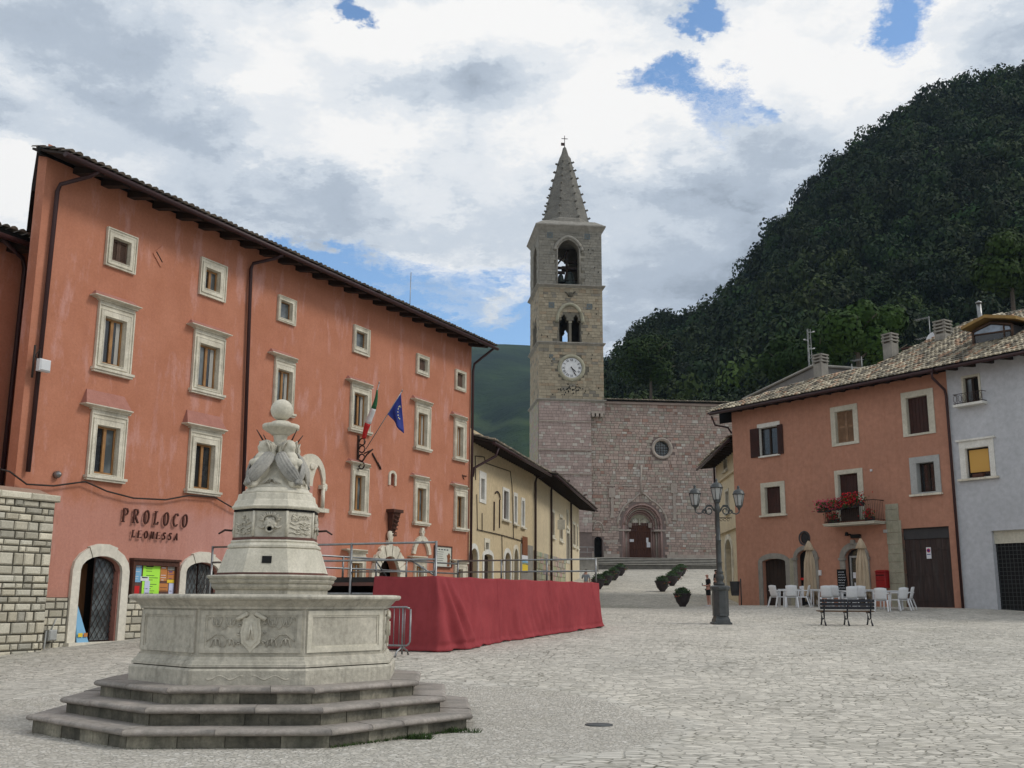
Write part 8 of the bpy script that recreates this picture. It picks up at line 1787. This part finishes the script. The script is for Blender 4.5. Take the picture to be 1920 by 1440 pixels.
def tree(u, v, Y, H, rad, tint, lab, seed, n=7000, q=.27):
    b = at(u, v, Y); e = empty('tree', b); tag(e, lab, 'tree', 'single trees on the slope behind the roofs'); rng = np.random.default_rng(seed); P, cv = crown_quads(rng, n, rad, H*.8, q); P = P+np.array([0, 0, H*.22]); t = np.array(tint)[None, :]*cv[:, None]
    foliage_mesh('crown', P, t, 'leaf', e); mb = MB(); mb.tube([(0, 0, -4), (.1, 0, H*.3), (0, .1, H*.7)], [.3, .22, .08], 8)
    for k in range(7): a = k*.9; mb.tube([(0, 0, H*(.25+.05*k)), (cos(a)*rad*.4, sin(a)*rad*.4, H*(.42+.05*k)), (cos(a)*rad*.7, sin(a)*rad*.7, H*(.5+.05*k))], [.12, .07, .03], 5)
    mb.build('trunk', 'bark', e)
tree(1610, 715, 95, 7.5, 3.3, (1.25, 1.45, .8), 'bright yellowish green tree right behind the grey gable', 1); tree(1665, 712, 98, 7.0, 3.0, (1.3, 1.5, .8), 'light green tree behind the taller grey chimney', 2)
tree(1540, 730, 110, 6.8, 3.2, (.9, 1.1, .6), 'mid green tree left of the chimneys behind the lattice mast', 3); tree(1475, 740, 115, 6.5, 3.2, (.7, .85, .5), 'dark green tree above the left end of the peach roof', 4)
tree(1900, 590, 110, 9.5, 4.4, (.9, .95, .55), 'large olive green tree at the right edge above the dormer', 5); tree(1220, 745, 175, 11, 6, (.9, .95, .6), 'broad round tree at the foot of the hill just right of the bell tower', 6)
lm = at(1520, 700, 90); e = empty('lattice_mast', lm); tag(e, 'thin lattice radio mast standing among the trees left of the grey chimneys', 'mast'); mb = MB(); h_ = at(1520, 617, 90).z-lm.z
for a in range(3): mb.tube([(.22*cos(a*2.1), .22*sin(a*2.1), -4), (.16*cos(a*2.1), .16*sin(a*2.1), h_)], .03, 4)
z = -3; k = 0
while z < h_-.3: a = k*2.1; mb.tube([(.2*cos(a), .2*sin(a), z), (.2*cos(a+2.1), .2*sin(a+2.1), z+.35)], .016, 4); z += .3; k += 1
mb.build('frame', 'steel_tube', e); mb = MB()
for z, x in ((.93, .45), (.75, -.4), (.55, .4)): mb.tube([(0, 0, h_*z), (x, 0, h_*z)], .02, 4); mb.lathe([(0, 0), (.1, .02), (.1, .08), (0, .1)], 8, M=Matrix.Translation((x, 0, h_*z)))
mb.build('aerials', 'white_plastic', e)
# distant mountain
def mountain():
    m, nt, p = newmat('mountain_wood'); g = nt.add('ShaderNodeNewGeometry').outputs['Position']; n1 = nt.noise(g, .006, 8, .6); n2 = nt.noise(g, .05, 5, .7)
    c = nt.mix(nt.mapr(n1, .40, .62), (.010, .022, .008), (.034, .060, .016)); c = nt.mix(nt.mapr(n2, .3, .7), c, nt.mix(1.0, c, (.6, .65, .6), 'MULTIPLY'))
    X = nt.xyz(g); st = nt.math('ADD', X[2], nt.math('MULTIPLY', X[0], .42)); st = nt.math('ABSOLUTE', nt.math('SUBTRACT', st, nt.math('ADD', 205.0, nt.math('MULTIPLY', nt.math('SUBTRACT', n1, .5), 90.0))))
    c = nt.mix(nt.math('MULTIPLY', nt.mapr(st, 3, 11, 1, 0), .5), c, (.07, .10, .035)); nt.put(p.inputs['Base Color'], c); p.inputs['Roughness'].default_value = .9; p.inputs['Specular IOR Level'].default_value = .05
    nt.put(p.inputs['Normal'], nt.add('ShaderNodeBump', {'Strength': .9, 'Distance': 9.0, 'Height': n2})); MATS['mountain_wood'] = m
mountain()
MR = [(-900, 700), (-200, 690), (400, 670), (700, 655), (880, 648), (940, 645), (1000, 648), (1060, 655), (1130, 668), (1155, 682), (1200, 700), (1400, 740), (2000, 760), (2900, 740)]
mu = [a for a, b in MR]; mv = [b for a, b in MR]; mb = MB(); us = np.arange(-900, 2901, 18); ts = np.linspace(0, 1, 40); rngm = np.random.default_rng(5)
for u in us:
    Y1 = 1900.0; p1 = at(u, float(np.interp(u, mu, mv)), Y1); c = Vector((at(u, 1100, 700).x, 700, 0))
    for t in ts:
        p = c.lerp(p1, t); w = sin(u*.011+t*5)*18+sin(u*.031-t*9)*8+sin(u*.07+t*21)*3; p.z += w*sin(pi*min(1, t))*.9; mb.v.append(tuple(p))
    mb.v.append((p1.x*1.3, 2700, -10))
m = len(ts)+1
for i in range(len(us)-1):
    for j in range(m-1): a = i*m+j; mb.face((a, a+m, a+m+1, a+1), True)
tag(mb.build('mountain', 'mountain_wood'), kind='structure')
# air between the square and the mountain
mb = MB(); mb.box(-4500, 4500, -150, 3000, -60, 560); hz = mb.build('haze', 'black', None); hm = bpy.data.materials.new('haze_air'); hm.use_nodes = True; nt = NT(hm.node_tree); nt.n.clear()
pv = nt.add('ShaderNodeVolumePrincipled', {'Color': (.48, .68, .95), 'Density': .00009, 'Anisotropy': .3}); out = nt.add('ShaderNodeOutputMaterial'); nt.l.new(pv.outputs[0], out.inputs['Volume']); hz.data.materials.clear(); hz.data.materials.append(hm)
tag(hz, 'thin bluish air between the square and the far mountain', 'haze', kind='stuff')
